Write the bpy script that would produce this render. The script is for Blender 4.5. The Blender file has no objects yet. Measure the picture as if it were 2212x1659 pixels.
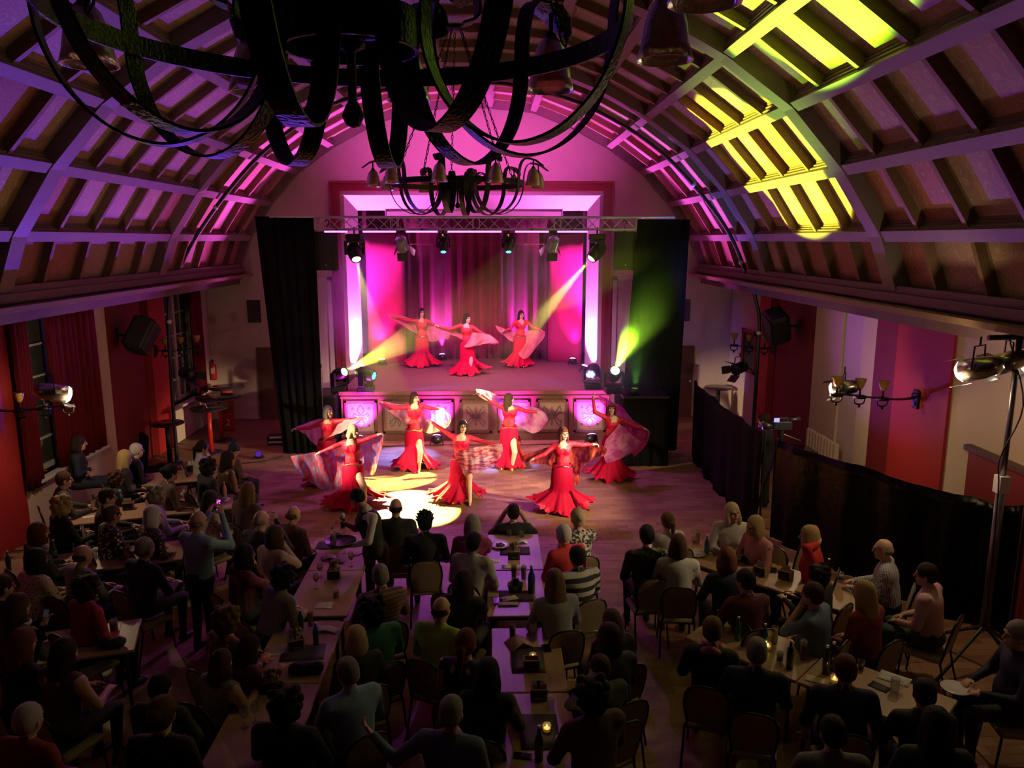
import bpy, math, random
import numpy as np
from mathutils import Vector, Matrix
random.seed(7)
rng = np.random.default_rng(7)
S = bpy.context.scene
COL = S.collection
PI = math.pi

# ---------------------------------------------------------------- camera
CAM_H = 5.0
FPX = 1661.0
CXP, CYP = 1106.0, 829.5
PITCH = math.atan(311 / FPX)
YAW = math.atan(46 / FPX)
cam_d = bpy.data.cameras.new('camera')
cam_d.sensor_width = 36.0
cam_d.lens = FPX / 2212 * 36.0
cam_d.clip_start = 0.05
cam_d.clip_end = 200
cam = bpy.data.objects.new('camera', cam_d)
COL.objects.link(cam)
cam.location = (0, 0, CAM_H)
cam.rotation_euler = (PI / 2 - PITCH, 0, -YAW)
S.camera = cam
_f = Vector((math.sin(YAW) * math.cos(PITCH), math.cos(YAW) * math.cos(PITCH), -math.sin(PITCH)))
_r = Vector((math.cos(YAW), -math.sin(YAW), 0))
_u = _r.cross(_f)

def ray(px, py):
    return _f + _r * ((px - CXP) / FPX) - _u * ((py - CYP) / FPX)

def PY(px, py, Y):
    d = ray(px, py)
    return Vector((0, 0, CAM_H)) + d * (Y / d.y)

def PZ(px, py, z):
    d = ray(px, py)
    return Vector((0, 0, CAM_H)) + d * ((z - CAM_H) / d.z)

def PX(px, py, x):
    d = ray(px, py)
    return Vector((0, 0, CAM_H)) + d * (x / d.x)

# ---------------------------------------------------------------- world, exposure
W = bpy.data.worlds.new('world')
S.world = W
W.use_nodes = True
W.node_tree.nodes['Background'].inputs[0].default_value = (0.02, 0.01, 0.02, 1)
W.node_tree.nodes['Background'].inputs[1].default_value = 0.05
S.view_settings.view_transform = 'Standard'
S.view_settings.look = 'None'
S.view_settings.exposure = -0.45
S.view_settings.gamma = 1.0
S.view_settings.use_curve_mapping = False
S.cycles.max_bounces = 6
S.cycles.diffuse_bounces = 3
S.cycles.glossy_bounces = 2
S.cycles.transmission_bounces = 4
S.cycles.volume_bounces = 0
S.cycles.transparent_max_bounces = 8
S.cycles.sample_clamp_indirect = 3.0
S.cycles.caustics_reflective = False
S.cycles.caustics_refractive = False

# ---------------------------------------------------------------- object helpers
def tag(o, label=None, cat=None, group=None, kind=None):
    if label: o['label'] = label
    if cat: o['category'] = cat
    if group: o['group'] = group
    if kind: o['kind'] = kind
    return o

def empty(name, loc=(0, 0, 0), rz=0.0, label=None, cat=None, group=None, parent=None):
    o = bpy.data.objects.new(name, None)
    o.empty_display_size = 0.1
    COL.objects.link(o)
    o.location = loc
    o.rotation_euler = (0, 0, rz)
    if parent: o.parent = parent
    return tag(o, label, cat, group)

def link(name, me, parent=None, loc=None, rz=None):
    o = bpy.data.objects.new(name, me)
    COL.objects.link(o)
    if parent is not None: o.parent = parent
    if loc is not None: o.location = loc
    if rz is not None: o.rotation_euler = (0, 0, rz)
    return o

def copy_tree(o, parent=None):
    c = o.copy()
    COL.objects.link(c)
    c.parent = parent
    for ch in list(o.children):
        copy_tree(ch, c)
    return c

class MB:
    def __init__(s):
        s.v = []; s.f = []; s.m = []; s.cur = 0
    def add(s, vs, fs, m=None):
        n = len(s.v)
        s.v += [tuple(p) for p in vs]
        s.f += [tuple(i + n for i in f) for f in fs]
        s.m += [s.cur if m is None else m] * len(fs)
        return s
    def box(s, c, d, R=None, m=None):
        x, y, z = d[0] / 2, d[1] / 2, d[2] / 2
        vs = [Vector(p) for p in ((-x, -y, -z), (x, -y, -z), (x, y, -z), (-x, y, -z), (-x, -y, z), (x, -y, z), (x, y, z), (-x, y, z))]
        if R is not None: vs = [R @ p for p in vs]
        c = Vector(c)
        return s.add([p + c for p in vs], [(3, 2, 1, 0), (4, 5, 6, 7), (0, 1, 5, 4), (1, 2, 6, 5), (2, 3, 7, 6), (3, 0, 4, 7)], m)
    def span(s, a, b, m=None):
        a = Vector(a); b = Vector(b)
        return s.box((a + b) / 2, (abs(b.x - a.x), abs(b.y - a.y), abs(b.z - a.z)), None, m)
    def bbox(s, c, d, b=0.01, R=None, m=None):
        # box with chamfered vertical edges and top/bottom rims
        x, y, z = d[0] / 2, d[1] / 2, d[2] / 2
        def ring(k, zz):
            X, Y = x - k, y - k
            return [(-X + b, -Y, zz), (X - b, -Y, zz), (X, -Y + b, zz), (X, Y - b, zz), (X - b, Y, zz), (-X + b, Y, zz), (-X, Y - b, zz), (-X, -Y + b, zz)]
        vs = ring(b, -z) + ring(0, -z + b) + ring(0, z - b) + ring(b, z)
        fs = [tuple(range(7, -1, -1)), tuple(range(24, 32))]
        for k in range(3):
            for i in range(8):
                j = (i + 1) % 8
                fs.append((k * 8 + i, k * 8 + j, k * 8 + 8 + j, k * 8 + 8 + i))
        vs = [Vector(p) for p in vs]
        if R is not None: vs = [R @ p for p in vs]
        c = Vector(c)
        return s.add([p + c for p in vs], fs, m)
    def cyl(s, a, b, r, r2=None, n=12, m=None, caps=True):
        a = Vector(a); b = Vector(b)
        r2 = r if r2 is None else r2
        d = (b - a)
        q = d.to_track_quat('Z', 'Y') if d.length > 1e-9 else Matrix.Identity(3).to_quaternion()
        vs = []
        for p, rr in ((a, r), (b, r2)):
            for i in range(n):
                t = 2 * PI * i / n
                vs.append(p + q @ Vector((rr * math.cos(t), rr * math.sin(t), 0)))
        fs = [(i, (i + 1) % n, n + (i + 1) % n, n + i) for i in range(n)]
        if caps: fs += [tuple(range(n - 1, -1, -1)), tuple(range(n, 2 * n))]
        return s.add(vs, fs, m)
    def tube(s, pts, r, n=8, m=None, closed=False):
        pts = [Vector(p) for p in pts]
        L = len(pts)
        rs = r if isinstance(r, (list, tuple)) else [r] * L
        vs = []
        prev = None
        for i, p in enumerate(pts):
            if closed: t = pts[(i + 1) % L] - pts[i - 1]
            else: t = pts[min(i + 1, L - 1)] - pts[max(i - 1, 0)]
            t.normalize()
            if prev is None:
                ref = Vector((0, 0, 1)) if abs(t.z) < 0.9 else Vector((1, 0, 0))
                prev = (ref - t * ref.dot(t)).normalized()
            else:
                prev = (prev - t * prev.dot(t))
                prev = prev.normalized() if prev.length > 1e-6 else Vector((1, 0, 0))
            w = t.cross(prev)
            for k in range(n):
                a = 2 * PI * k / n
                vs.append(p + (prev * math.cos(a) + w * math.sin(a)) * rs[i])
        fs = []
        for i in range(L if closed else L - 1):
            j = (i + 1) % L
            for k in range(n):
                l = (k + 1) % n
                fs.append((i * n + k, i * n + l, j * n + l, j * n + k))
        if not closed:
            fs += [tuple(range(n - 1, -1, -1)), tuple(range((L - 1) * n, L * n))]
        return s.add(vs, fs, m)
    def lathe(s, prof, n=16, M=None, m=None):
        # prof: list of (r, z)
        vs = []; fs = []
        for r, z in prof:
            for i in range(n):
                t = 2 * PI * i / n
                vs.append(Vector((r * math.cos(t), r * math.sin(t), z)))
        for k in range(len(prof) - 1):
            for i in range(n):
                j = (i + 1) % n
                fs.append((k * n + i, k * n + j, k * n + n + j, k * n + n + i))
        if prof[0][0] > 1e-6: fs.append(tuple(range(n - 1, -1, -1)))
        if prof[-1][0] > 1e-6: fs.append(tuple(range((len(prof) - 1) * n, len(prof) * n)))
        if M is not None: vs = [M @ p for p in vs]
        return s.add(vs, fs, m)
    def strap(s, pts, width, thick, side, m=None):
        # flat iron band along pts; `side` = width direction (vector or list)
        pts = [Vector(p) for p in pts]
        L = len(pts); vs = []; fs = []
        for i, p in enumerate(pts):
            t = (pts[min(i + 1, L - 1)] - pts[max(i - 1, 0)]).normalized()
            w = Vector(side[i] if isinstance(side, list) else side).normalized()
            nrm = t.cross(w).normalized()
            hw = (width[i] if isinstance(width, list) else width) / 2
            for a, b in ((-1, -1), (1, -1), (1, 1), (-1, 1)):
                vs.append(p + w * hw * a + nrm * thick / 2 * b)
        for i in range(L - 1):
            for k in range(4):
                l = (k + 1) % 4
                fs.append((i * 4 + k, i * 4 + l, i * 4 + 4 + l, i * 4 + 4 + k))
        fs += [(3, 2, 1, 0), tuple(range((L - 1) * 4, L * 4))]
        return s.add(vs, fs, m)
    def grid(s, G, m=None):
        R_, C_ = len(G), len(G[0])
        vs = [p for row in G for p in row]
        fs = [(i * C_ + j, i * C_ + j + 1, (i + 1) * C_ + j + 1, (i + 1) * C_ + j) for i in range(R_ - 1) for j in range(C_ - 1)]
        return s.add(vs, fs, m)
    def sphere(s, c, r, n=10, m=None, sc=(1, 1, 1), R=None):
        prof = [(math.sin(PI * k / n), -math.cos(PI * k / n)) for k in range(n + 1)]
        M = Matrix.Translation(Vector(c)) @ (R.to_4x4() if R is not None else Matrix.Identity(4)) @ Matrix.Diagonal((r * sc[0], r * sc[1], r * sc[2], 1))
        return s.lathe(prof, max(8, n + 2), M, m)
    def mesh(s, name, mats, smooth=False):
        me = bpy.data.meshes.new(name)
        me.from_pydata(s.v, [], s.f)
        for mm in (mats if isinstance(mats, (list, tuple)) else [mats]): me.materials.append(mm)
        if any(s.m): me.polygons.foreach_set('material_index', s.m)
        if smooth: me.polygons.foreach_set('use_smooth', [True] * len(s.f))
        me.update()
        return me
    def obj(s, name, mats, parent=None, smooth=False, loc=None, rz=None):
        return link(name, s.mesh(name, mats, smooth), parent, loc, rz)

def struct(name, mb, mats, parent=None, smooth=False):
    o = mb.obj(name, mats, parent, smooth)
    if parent is None: o['kind'] = 'structure'
    return o

# ---------------------------------------------------------------- materials
MATS = {}
def mat(name, col=(0.5, 0.5, 0.5), rough=0.6, metal=0.0, var=0.12, scale=6.0, bump=0.0, bscale=None, col2=None, emit=None, estr=0.0, trans=0.0, alpha=1.0, coat=0.0, sheen=0.0, stretch=None, spec=None, sss=0.0):
    if name in MATS: return MATS[name]
    M = bpy.data.materials.new(name)
    M.use_nodes = True
    nt = M.node_tree; N = nt.nodes; L = nt.links
    b = N['Principled BSDF']
    b.inputs['Roughness'].default_value = rough
    b.inputs['Metallic'].default_value = metal
    if trans: b.inputs['Transmission Weight'].default_value = trans
    if alpha < 1: b.inputs['Alpha'].default_value = alpha
    if coat: b.inputs['Coat Weight'].default_value = coat
    if sheen: b.inputs['Sheen Weight'].default_value = sheen
    if spec is not None: b.inputs['Specular IOR Level'].default_value = spec
    tc = N.new('ShaderNodeTexCoord')
    src = tc.outputs['Object']
    if stretch:
        mp = N.new('ShaderNodeMapping'); mp.inputs['Scale'].default_value = stretch
        L.new(src, mp.inputs[0]); src = mp.outputs[0]
    nz = N.new('ShaderNodeTexNoise')
    nz.inputs['Scale'].default_value = scale
    nz.inputs['Detail'].default_value = 3.0
    L.new(src, nz.inputs['Vector'])
    c2 = col2 if col2 else tuple(max(0, c * (1 - var * 2)) for c in col)
    mx = N.new('ShaderNodeMix'); mx.data_type = 'RGBA'
    mx.inputs[6].default_value = (*col, 1); mx.inputs[7].default_value = (*c2, 1)
    L.new(nz.outputs['Fac'], mx.inputs[0])
    L.new(mx.outputs[2], b.inputs['Base Color'])
    if bump:
        bp = N.new('ShaderNodeBump'); bp.inputs['Strength'].default_value = bump
        bp.inputs['Distance'].default_value = 0.02
        if bscale:
            n2 = N.new('ShaderNodeTexNoise'); n2.inputs['Scale'].default_value = bscale
            L.new(src, n2.inputs['Vector']); L.new(n2.outputs['Fac'], bp.inputs['Height'])
        else: L.new(nz.outputs['Fac'], bp.inputs['Height'])
        L.new(bp.outputs[0], b.inputs['Normal'])
    if emit:
        b.inputs['Emission Color'].default_value = (*emit, 1)
        b.inputs['Emission Strength'].default_value = estr
    MATS[name] = M
    return M

def pattern(name, kind, cA, cB, scale=20.0, rough=0.7, thr=0.5, cC=None, detail=0.0, alpha=1.0, bump=0.0, coat=0.0):
    if name in MATS: return MATS[name]
    M = bpy.data.materials.new(name); M.use_nodes = True
    nt = M.node_tree; N = nt.nodes; L = nt.links
    b = N['Principled BSDF']; b.inputs['Roughness'].default_value = rough
    if alpha < 1: b.inputs['Alpha'].default_value = alpha
    if coat: b.inputs['Coat Weight'].default_value = coat
    tc = N.new('ShaderNodeTexCoord')
    if kind in ('voronoi', 'spots'):
        t = N.new('ShaderNodeTexVoronoi'); t.inputs['Scale'].default_value = scale; out = t.outputs['Distance']
    elif kind == 'noise':
        t = N.new('ShaderNodeTexNoise'); t.inputs['Scale'].default_value = scale; t.inputs['Detail'].default_value = 3; out = t.outputs['Fac']
    elif kind == 'wavez':
        t = N.new('ShaderNodeTexWave'); t.bands_direction = 'Z'; t.inputs['Scale'].default_value = scale; t.inputs['Distortion'].default_value = detail; out = t.outputs['Fac']
    elif kind == 'check':
        t = N.new('ShaderNodeTexBrick'); t.inputs['Scale'].default_value = scale; t.inputs['Mortar Size'].default_value = 0.06
        t.offset = 0.0; t.inputs['Brick Width'].default_value = 0.25; t.inputs['Row Height'].default_value = 0.25; out = t.outputs['Fac']
    L.new(tc.outputs['Object'], t.inputs['Vector'])
    cr = N.new('ShaderNodeValToRGB')
    e = cr.color_ramp.elements
    e[0].position = max(0, thr - 0.06); e[0].color = (*cA, 1)
    e[1].position = min(1, thr + 0.06); e[1].color = (*cB, 1)
    if cC:
        x = cr.color_ramp.elements.new(min(1, thr + 0.22)); x.color = (*cC, 1)
    L.new(out, cr.inputs[0])
    L.new(cr.outputs[0], b.inputs['Base Color'])
    if bump:
        bp = N.new('ShaderNodeBump'); bp.inputs['Strength'].default_value = bump; bp.inputs['Distance'].default_value = 0.01
        L.new(out, bp.inputs['Height']); L.new(bp.outputs[0], b.inputs['Normal'])
    MATS[name] = M
    return M

def glow(name, col, strength):
    if name in MATS: return MATS[name]
    M = bpy.data.materials.new(name); M.use_nodes = True
    nt = M.node_tree; N = nt.nodes
    N.remove(N['Principled BSDF'])
    e = N.new('ShaderNodeEmission'); e.inputs[0].default_value = (*col, 1); e.inputs[1].default_value = strength
    nt.links.new(e.outputs[0], N['Material Output'].inputs[0])
    MATS[name] = M
    return M

# ---------------------------------------------------------------- lamps
def spot(name, loc, target, power, col, angle=40, blend=0.5, radius=0.05, parent=None):
    d = bpy.data.lights.new(name, 'SPOT')
    d.energy = power; d.color = col; d.spot_size = math.radians(angle); d.spot_blend = blend
    d.shadow_soft_size = radius
    o = bpy.data.objects.new(name, d); COL.objects.link(o)
    loc = Vector(loc); v = Vector(target) - loc
    if parent is not None:
        bpy.context.view_layer.update()
        o.parent = parent
        o.matrix_parent_inverse = parent.matrix_world.inverted()
    o.location = loc
    o.rotation_euler = v.to_track_quat('-Z', 'Y').to_euler()
    return o

def point(name, loc, power, col, radius=0.05, parent=None):
    d = bpy.data.lights.new(name, 'POINT')
    d.energy = power; d.color = col; d.shadow_soft_size = radius
    o = bpy.data.objects.new(name, d); COL.objects.link(o)
    if parent is not None:
        bpy.context.view_layer.update()
        o.parent = parent; o.matrix_parent_inverse = parent.matrix_world.inverted()
    o.location = loc
    return o

MAGENTA = (1.0, 0.03, 0.85); VIOLET = (0.20, 0.05, 1.0); BLUE = (0.06, 0.12, 1.0)
PINK = (1.0, 0.04, 0.75); YELLOW = (1.0, 0.92, 0.02); LIME = (0.55, 1.0, 0.08)
WARM = (1.0, 0.72, 0.42); COOL = (1.0, 0.9, 0.82)
# ================================================================ room shell
XC = -0.51                       # hall axis
XL, XR = XC - 7.34, XC + 7.31    # side walls
YG = 21.5                        # stage wall
YB = -3.2
plaster = mat('plaster', (0.70, 0.58, 0.50), 0.8, var=0.06, scale=2.5, bump=0.08, bscale=30)
cream = mat('cream_paint', (0.66, 0.52, 0.34), 0.75, var=0.05, scale=2)
red_paint = mat('red_paint', (0.40, 0.022, 0.022), 0.6, var=0.08, scale=2)
dark_red = mat('dark_red_paint', (0.17, 0.012, 0.010), 0.65, var=0.08, scale=2)
rib_paint = mat('rib_paint', (0.24, 0.18, 0.17), 0.55, var=0.12, scale=5, bump=0.06, bscale=20)
thin_paint = mat('coffer_wood', (0.26, 0.16, 0.09), 0.6, var=0.2, scale=5, stretch=(1, 1, 4))
trim_red = mat('trim_red', (0.24, 0.02, 0.018), 0.5, var=0.08)
wood_dark = mat('dark_oak', (0.13, 0.06, 0.035), 0.45, var=0.25, scale=4, stretch=(1, 6, 6))
black_cloth = mat('black_cloth', (0.006, 0.006, 0.008), 0.95, var=0.1, scale=8, spec=0.08)
black_iron = mat('black_iron', (0.012, 0.011, 0.010), 0.42, metal=0.4, var=0.3, scale=30, bump=0.5, bscale=55)
black_metal = mat('black_metal', (0.012, 0.012, 0.014), 0.4, var=0.1)
chrome = mat('aluminium', (0.85, 0.85, 0.88), 0.4, metal=0.2, var=0.05)
white_paint = mat('white_paint', (0.72, 0.68, 0.62), 0.5, var=0.04)
glass_dark = mat('night_glass', (0.10, 0.09, 0.085), 0.15, var=0.3, scale=3)

# ceiling panels painted with pale scroll flowers on a rosy ground
def panel_material(name, ground, flower, seed):
    M = bpy.data.materials.new(name); M.use_nodes = True
    nt = M.node_tree; N = nt.nodes; L = nt.links
    b = N['Principled BSDF']; b.inputs['Roughness'].default_value = 0.6
    tc = N.new('ShaderNodeTexCoord')
    mp = N.new('ShaderNodeMapping'); mp.inputs['Location'].default_value = (seed, seed * 0.7, 0); L.new(tc.outputs['Object'], mp.inputs[0])
    v = N.new('ShaderNodeTexVoronoi'); v.feature = 'F1'; v.inputs['Scale'].default_value = 4.0; L.new(mp.outputs[0], v.inputs['Vector'])
    m1 = N.new('ShaderNodeMath'); m1.operation = 'MULTIPLY'; m1.inputs[1].default_value = 26.0; L.new(v.outputs['Distance'], m1.inputs[0])
    m2 = N.new('ShaderNodeMath'); m2.operation = 'SINE'; L.new(m1.outputs[0], m2.inputs[0])
    cr = N.new('ShaderNodeValToRGB'); cr.color_ramp.elements[0].position = 0.82; cr.color_ramp.elements[1].position = 0.97
    cr.color_ramp.elements[0].color = (0, 0, 0, 1); cr.color_ramp.elements[1].color = (0.55, 0.55, 0.55, 1)
    L.new(m2.outputs[0], cr.inputs[0])
    nz = N.new('ShaderNodeTexNoise'); nz.inputs['Scale'].default_value = 3.0; L.new(mp.outputs[0], nz.inputs['Vector'])
    g = N.new('ShaderNodeMix'); g.data_type = 'RGBA'; g.inputs[6].default_value = (*ground, 1); g.inputs[7].default_value = (*[c * 0.75 for c in ground], 1)
    L.new(nz.outputs['Fac'], g.inputs[0])
    mx = N.new('ShaderNodeMix'); mx.data_type = 'RGBA'; mx.inputs[7].default_value = (*flower, 1)
    L.new(cr.outputs[0], mx.inputs[0]); L.new(g.outputs[2], mx.inputs[6]); L.new(mx.outputs[2], b.inputs['Base Color'])
    return M
panel_mats = [panel_material('ceiling_panel_rose', (0.50, 0.33, 0.27), (0.66, 0.52, 0.42), 0.0),
              panel_material('ceiling_panel_red', (0.42, 0.17, 0.12), (0.52, 0.32, 0.24), 3.1),
              panel_material('ceiling_panel_ochre', (0.52, 0.36, 0.22), (0.68, 0.54, 0.36), 5.7)]

# --- floor and parquet blocks
fl = MB(); fl.span((XL - 0.3, YB, -0.3), (XR + 0.3, YG + 0.3, -0.012))
floor_mat = mat('parquet_ground', (0.20, 0.105, 0.055), 0.45, var=0.2, scale=1.4)
floor = struct('floor', fl, floor_mat)
pq_mats = [mat('parquet_%d' % i, c, 0.5, var=0.18, scale=9, stretch=(1, 5, 1), spec=0.35) for i, c in enumerate([(0.36, 0.20, 0.11), (0.31, 0.17, 0.09), (0.41, 0.24, 0.14), (0.28, 0.145, 0.075), (0.37, 0.21, 0.105)])]
BW, BH = 0.36, 0.14
blocks = []
j = 0
y = 1.2
while y < 19.0:
    x = XL + (0.18 if j % 2 else 0.0)
    while x < XR:
        blocks.append((x + BW / 2, y + BH / 2, (j * 7 + int((x - XL) / BW) * 3 + random.randrange(3)) % 5))
        x += BW
    y += BH; j += 1
def pq_rank(b):
    x, y, _ = b
    if not (-4.2 < x < 4.0 and 11.3 < y < 18.6): return 1e9
    return y
blocks.sort(key=pq_rank)
pq_me = []
for i in range(5):
    b = MB(); b.box((0, 0, -0.006), (BW - 0.003, BH - 0.003, 0.012)); pq_me.append(b.mesh('parquet_block', pq_mats[i]))
for bx, by, k in blocks[:300]:
    link('parquet_block', pq_me[k], floor, (bx, by, 0.0006 * (k - 2)))
rest = MB()
for bx, by, k in blocks[300:]:
    z = 0.0006 * (k - 2)
    hx, hy = (BW - 0.003) / 2, (BH - 0.003) / 2
    rest.add([(bx - hx, by - hy, z), (bx + hx, by - hy, z), (bx + hx, by + hy, z), (bx - hx, by + hy, z)], [(0, 1, 2, 3)], k)
o = rest.obj('parquet', pq_mats, floor); o['kind'] = 'stuff'

# --- vaulted, coffered ceiling
half = [(0.51, 8.48), (1.67, 8.37), (2.68, 7.99), (3.71, 7.45), (4.65, 6.79), (5.41, 5.96), (6.02, 5.06), (6.36, 4.16)]
prof = [(XC - a, z) for a, z in reversed(half)] + [(XC + a, z) for a, z in half]
NP = len(prof)
MAIN_Y = [0.5, 5.75, 11.0, 16.25, 21.5]
def seg_frame(i):
    a = Vector((prof[i][0], 0, prof[i][1])); b = Vector((prof[i + 1][0], 0, prof[i + 1][1]))
    t = (b - a).normalized(); n = Vector((-t.z, 0, t.x))
    if n.z < 0 and 3 <= i <= NP - 5: n = -n
    c = Vector((XC, 0, 3.0))
    if n.dot((a + b) / 2 - c) < 0: n = -n
    return a, b, t, n
def off_prof(d):
    # profile offset outward by d (mitred)
    out = []
    for i in range(NP):
        ns = []
        if i > 0: ns.append(seg_frame(i - 1)[3])
        if i < NP - 1: ns.append(seg_frame(i)[3])
        n = sum(ns, Vector()).normalized()
        k = 1 / max(0.5, n.dot(ns[0]))
        out.append(Vector((prof[i][0], 0, prof[i][1])) + n * d * k)
    return out
OUT = off_prof(0.30); INN = off_prof(0.0)
shell = MB()
G = [[Vector((p.x, y, p.z)) for p in OUT] for y in (YB, YG + 0.3)]
shell.grid(G)
G2 = [[Vector((p.x, y, p.z)) for p in off_prof(0.4)] for y in (YB, YG + 0.3)]
shell.grid(G2)
# soffit strips between vault foot and the side walls
for sx, xw in ((0, XL), (NP - 1, XR)):
    shell.span((min(prof[sx][0], xw) - 0.35, YB, 4.02), (max(prof[sx][0], xw) + 0.35, YG, 4.1))
ceiling = struct('ceiling', shell, thin_paint)
def arch(name, y0, y1, din, dout, m):
    A = off_prof(din); B = off_prof(dout)
    mb = MB()
    vs = []
    for i in range(NP):
        vs += [(A[i].x, y0, A[i].z), (A[i].x, y1, A[i].z), (B[i].x, y1, B[i].z), (B[i].x, y0, B[i].z)]
    fs = []
    for i in range(NP - 1):
        for k in range(4):
            l = (k + 1) % 4
            fs.append((i * 4 + k, i * 4 + l, i * 4 + 4 + l, i * 4 + 4 + k))
    mb.add(vs, fs)
    return mb.obj(name, m, ceiling)
for y in MAIN_Y:
    arch('main_rib', y - 0.17, min(y + 0.17, YG), -0.04, 0.30, rib_paint)
thin_y = []
for b in range(4):
    s = (MAIN_Y[b + 1] - MAIN_Y[b]) / 5
    for k in range(1, 5):
        thin_y.append(MAIN_Y[b] + s * k)
for y in thin_y:
    arch('thin_rib', y - 0.04, y + 0.04, 0.03, 0.30, thin_paint)
# purlins: long beams with a moulded edge
for i in range(1, NP - 1):
    n = (seg_frame(i - 1)[3] + seg_frame(i)[3]).normalized()
    t = Vector((-n.z, 0, n.x))
    p = INN[i]
    mb = MB()
    for w, d0, d1 in ((0.16, -0.03, 0.28), (0.20, 0.04, 0.08), (0.23, 0.10, 0.28)):
        q = [p + t * (w / 2) + n * d0, p - t * (w / 2) + n * d0, p - t * (w / 2) + n * d1, p + t * (w / 2) + n * d1]
        vs = [(a.x, y, a.z) for y in (YB, YG) for a in q]
        mb.add(vs, [(0, 1, 5, 4), (1, 2, 6, 5), (2, 3, 7, 6), (3, 0, 4, 7), (0, 3, 2, 1), (4, 5, 6, 7)])
    mb.obj('purlin', rib_paint, ceiling)
# cornice beams at the springing
for sgn, i in ((-1, 0), (1, NP - 1)):
    x, z = prof[i]
    mb = MB()
    for (dx0, dx1, z0, z1) in ((-0.05, 0.9, -0.22, -0.02), (-0.16, 0.5, -0.02, 0.10), (-0.09, 0.5, 0.10, 0.20), (0.02, 0.5, -0.34, -0.22)):
        mb.span((x + sgn * dx0, YB, z + z0), (x + sgn * dx1, YG, z + z1))
    mb.obj('cornice', mat('cornice_wood', (0.13, 0.085, 0.075), 0.5, var=0.15, scale=3), ceiling)
# one panel object per coffer, sharing mesh per row
segY = []
for b in range(4):
    s = (MAIN_Y[b + 1] - MAIN_Y[b]) / 5
    for k in range(5):
        segY.append((MAIN_Y[b] + s * k, MAIN_Y[b] + s * (k + 1)))
pan_me = {}
for i in range(NP - 1):
    a, bb, t, n = seg_frame(i)
    Lr = (bb - a).length
    ux = t; uy = Vector((0, 1, 0))
    for mi in range(3):
        mb = MB()
        hw, hl = 0.50, Lr / 2 - 0.10
        def q(u, v, w): return t * u + uy * v + n * w
        # raised rim then sunk field
        o0 = [q(-hl, -hw, 0), q(hl, -hw, 0), q(hl, hw, 0), q(-hl, hw, 0)]
        i0 = [q(-hl + .02, -hw + .02, 0), q(hl - .02, -hw + .02, 0), q(hl - .02, hw - .02, 0), q(-hl + .02, hw - .02, 0)]
        i1 = [q(-hl + .035, -hw + .035, .02), q(hl - .035, -hw + .035, .02), q(hl - .035, hw - .035, .02), q(-hl + .035, hw - .035, .02)]
        bk = [q(-hl, -hw, 0.05), q(hl, -hw, 0.05), q(hl, hw, 0.05), q(-hl, hw, 0.05)]
        mb.add(o0 + i0, [(k, (k + 1) % 4, 4 + (k + 1) % 4, 4 + k) for k in range(4)], 1)
        mb.add(i0 + i1, [(k, (k + 1) % 4, 4 + (k + 1) % 4, 4 + k) for k in range(4)], 1)
        mb.add(i1, [(0, 1, 2, 3)], 0)
        mb.add(o0 + bk, [(k, (k + 1) % 4, 4 + (k + 1) % 4, 4 + k) for k in range(4)], 1)
        pan_me[(i, mi)] = mb.mesh('ceiling_panel', [panel_mats[mi], thin_paint])
    c = (a + bb) / 2 + n * 0.15
    for bk_, (y0, y1) in enumerate(segY):
        r = random.random()
        low = i in (0, 1, NP - 3, NP - 2)
        mi = (1 if r < 0.5 else 2 if r < 0.7 else 0) if low else (1 if r < 0.12 else 2 if r < 0.2 else 0)
        link('ceiling_panel', pan_me[(i, mi)], ceiling, (c.x, (y0 + y1) / 2, c.z))

# --- stage wall with the proscenium opening
OX0, OX1, OZ1 = -4.07, 3.11, 6.30
wb = MB()
wb.span((XL - 0.4, YG, 0), (OX0, YG + 0.3, 8.9)); wb.span((OX1, YG, 0), (XR + 0.4, YG + 0.3, 8.9)); wb.span((OX0, YG, OZ1), (OX1, YG + 0.3, 8.9))
wall_back = struct('wall_back', wb, plaster)
# --- side walls as painted strips; recesses and pilasters are real relief
def side_wall(name, xw, sgn, strips, nm):
    mb = MB()
    mats = []
    for y0, y1, m, dx in strips:
        if m not in mats: mats.append(m)
        mb.span((xw - sgn * dx, y0, 0), (xw + sgn * 0.6, y1, 4.1), mats.index(m))
    return struct(name, mb, mats)
wall_left = side_wall('wall_left', XL, -1, [(YB, 12.65, red_paint, 0.0), (12.65, 12.9, plaster, 0.0), (15.2, 15.85, cream, 0.0), (15.85, 17.8, dark_red, -0.12), (17.8, 18.65, red_paint, 0.02), (20.6, YG, plaster, 0.0)], 'l')
wall_right = side_wall('wall_right', XR, 1, [(YB, 10.95, cream, 0.0), (10.95, 12.5, red_paint, 0.05), (12.5, 13.3, dark_red, 0.0), (13.3, 13.8, cream, 0.0), (13.8, 14.85, plaster, -0.15), (14.85, 16.1, cream, -0.1), (16.1, 18.45, dark_red, -0.14), (18.45, 19.2, red_paint, 0.02), (19.2, YG, plaster, 0.0)], 'r')
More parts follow.
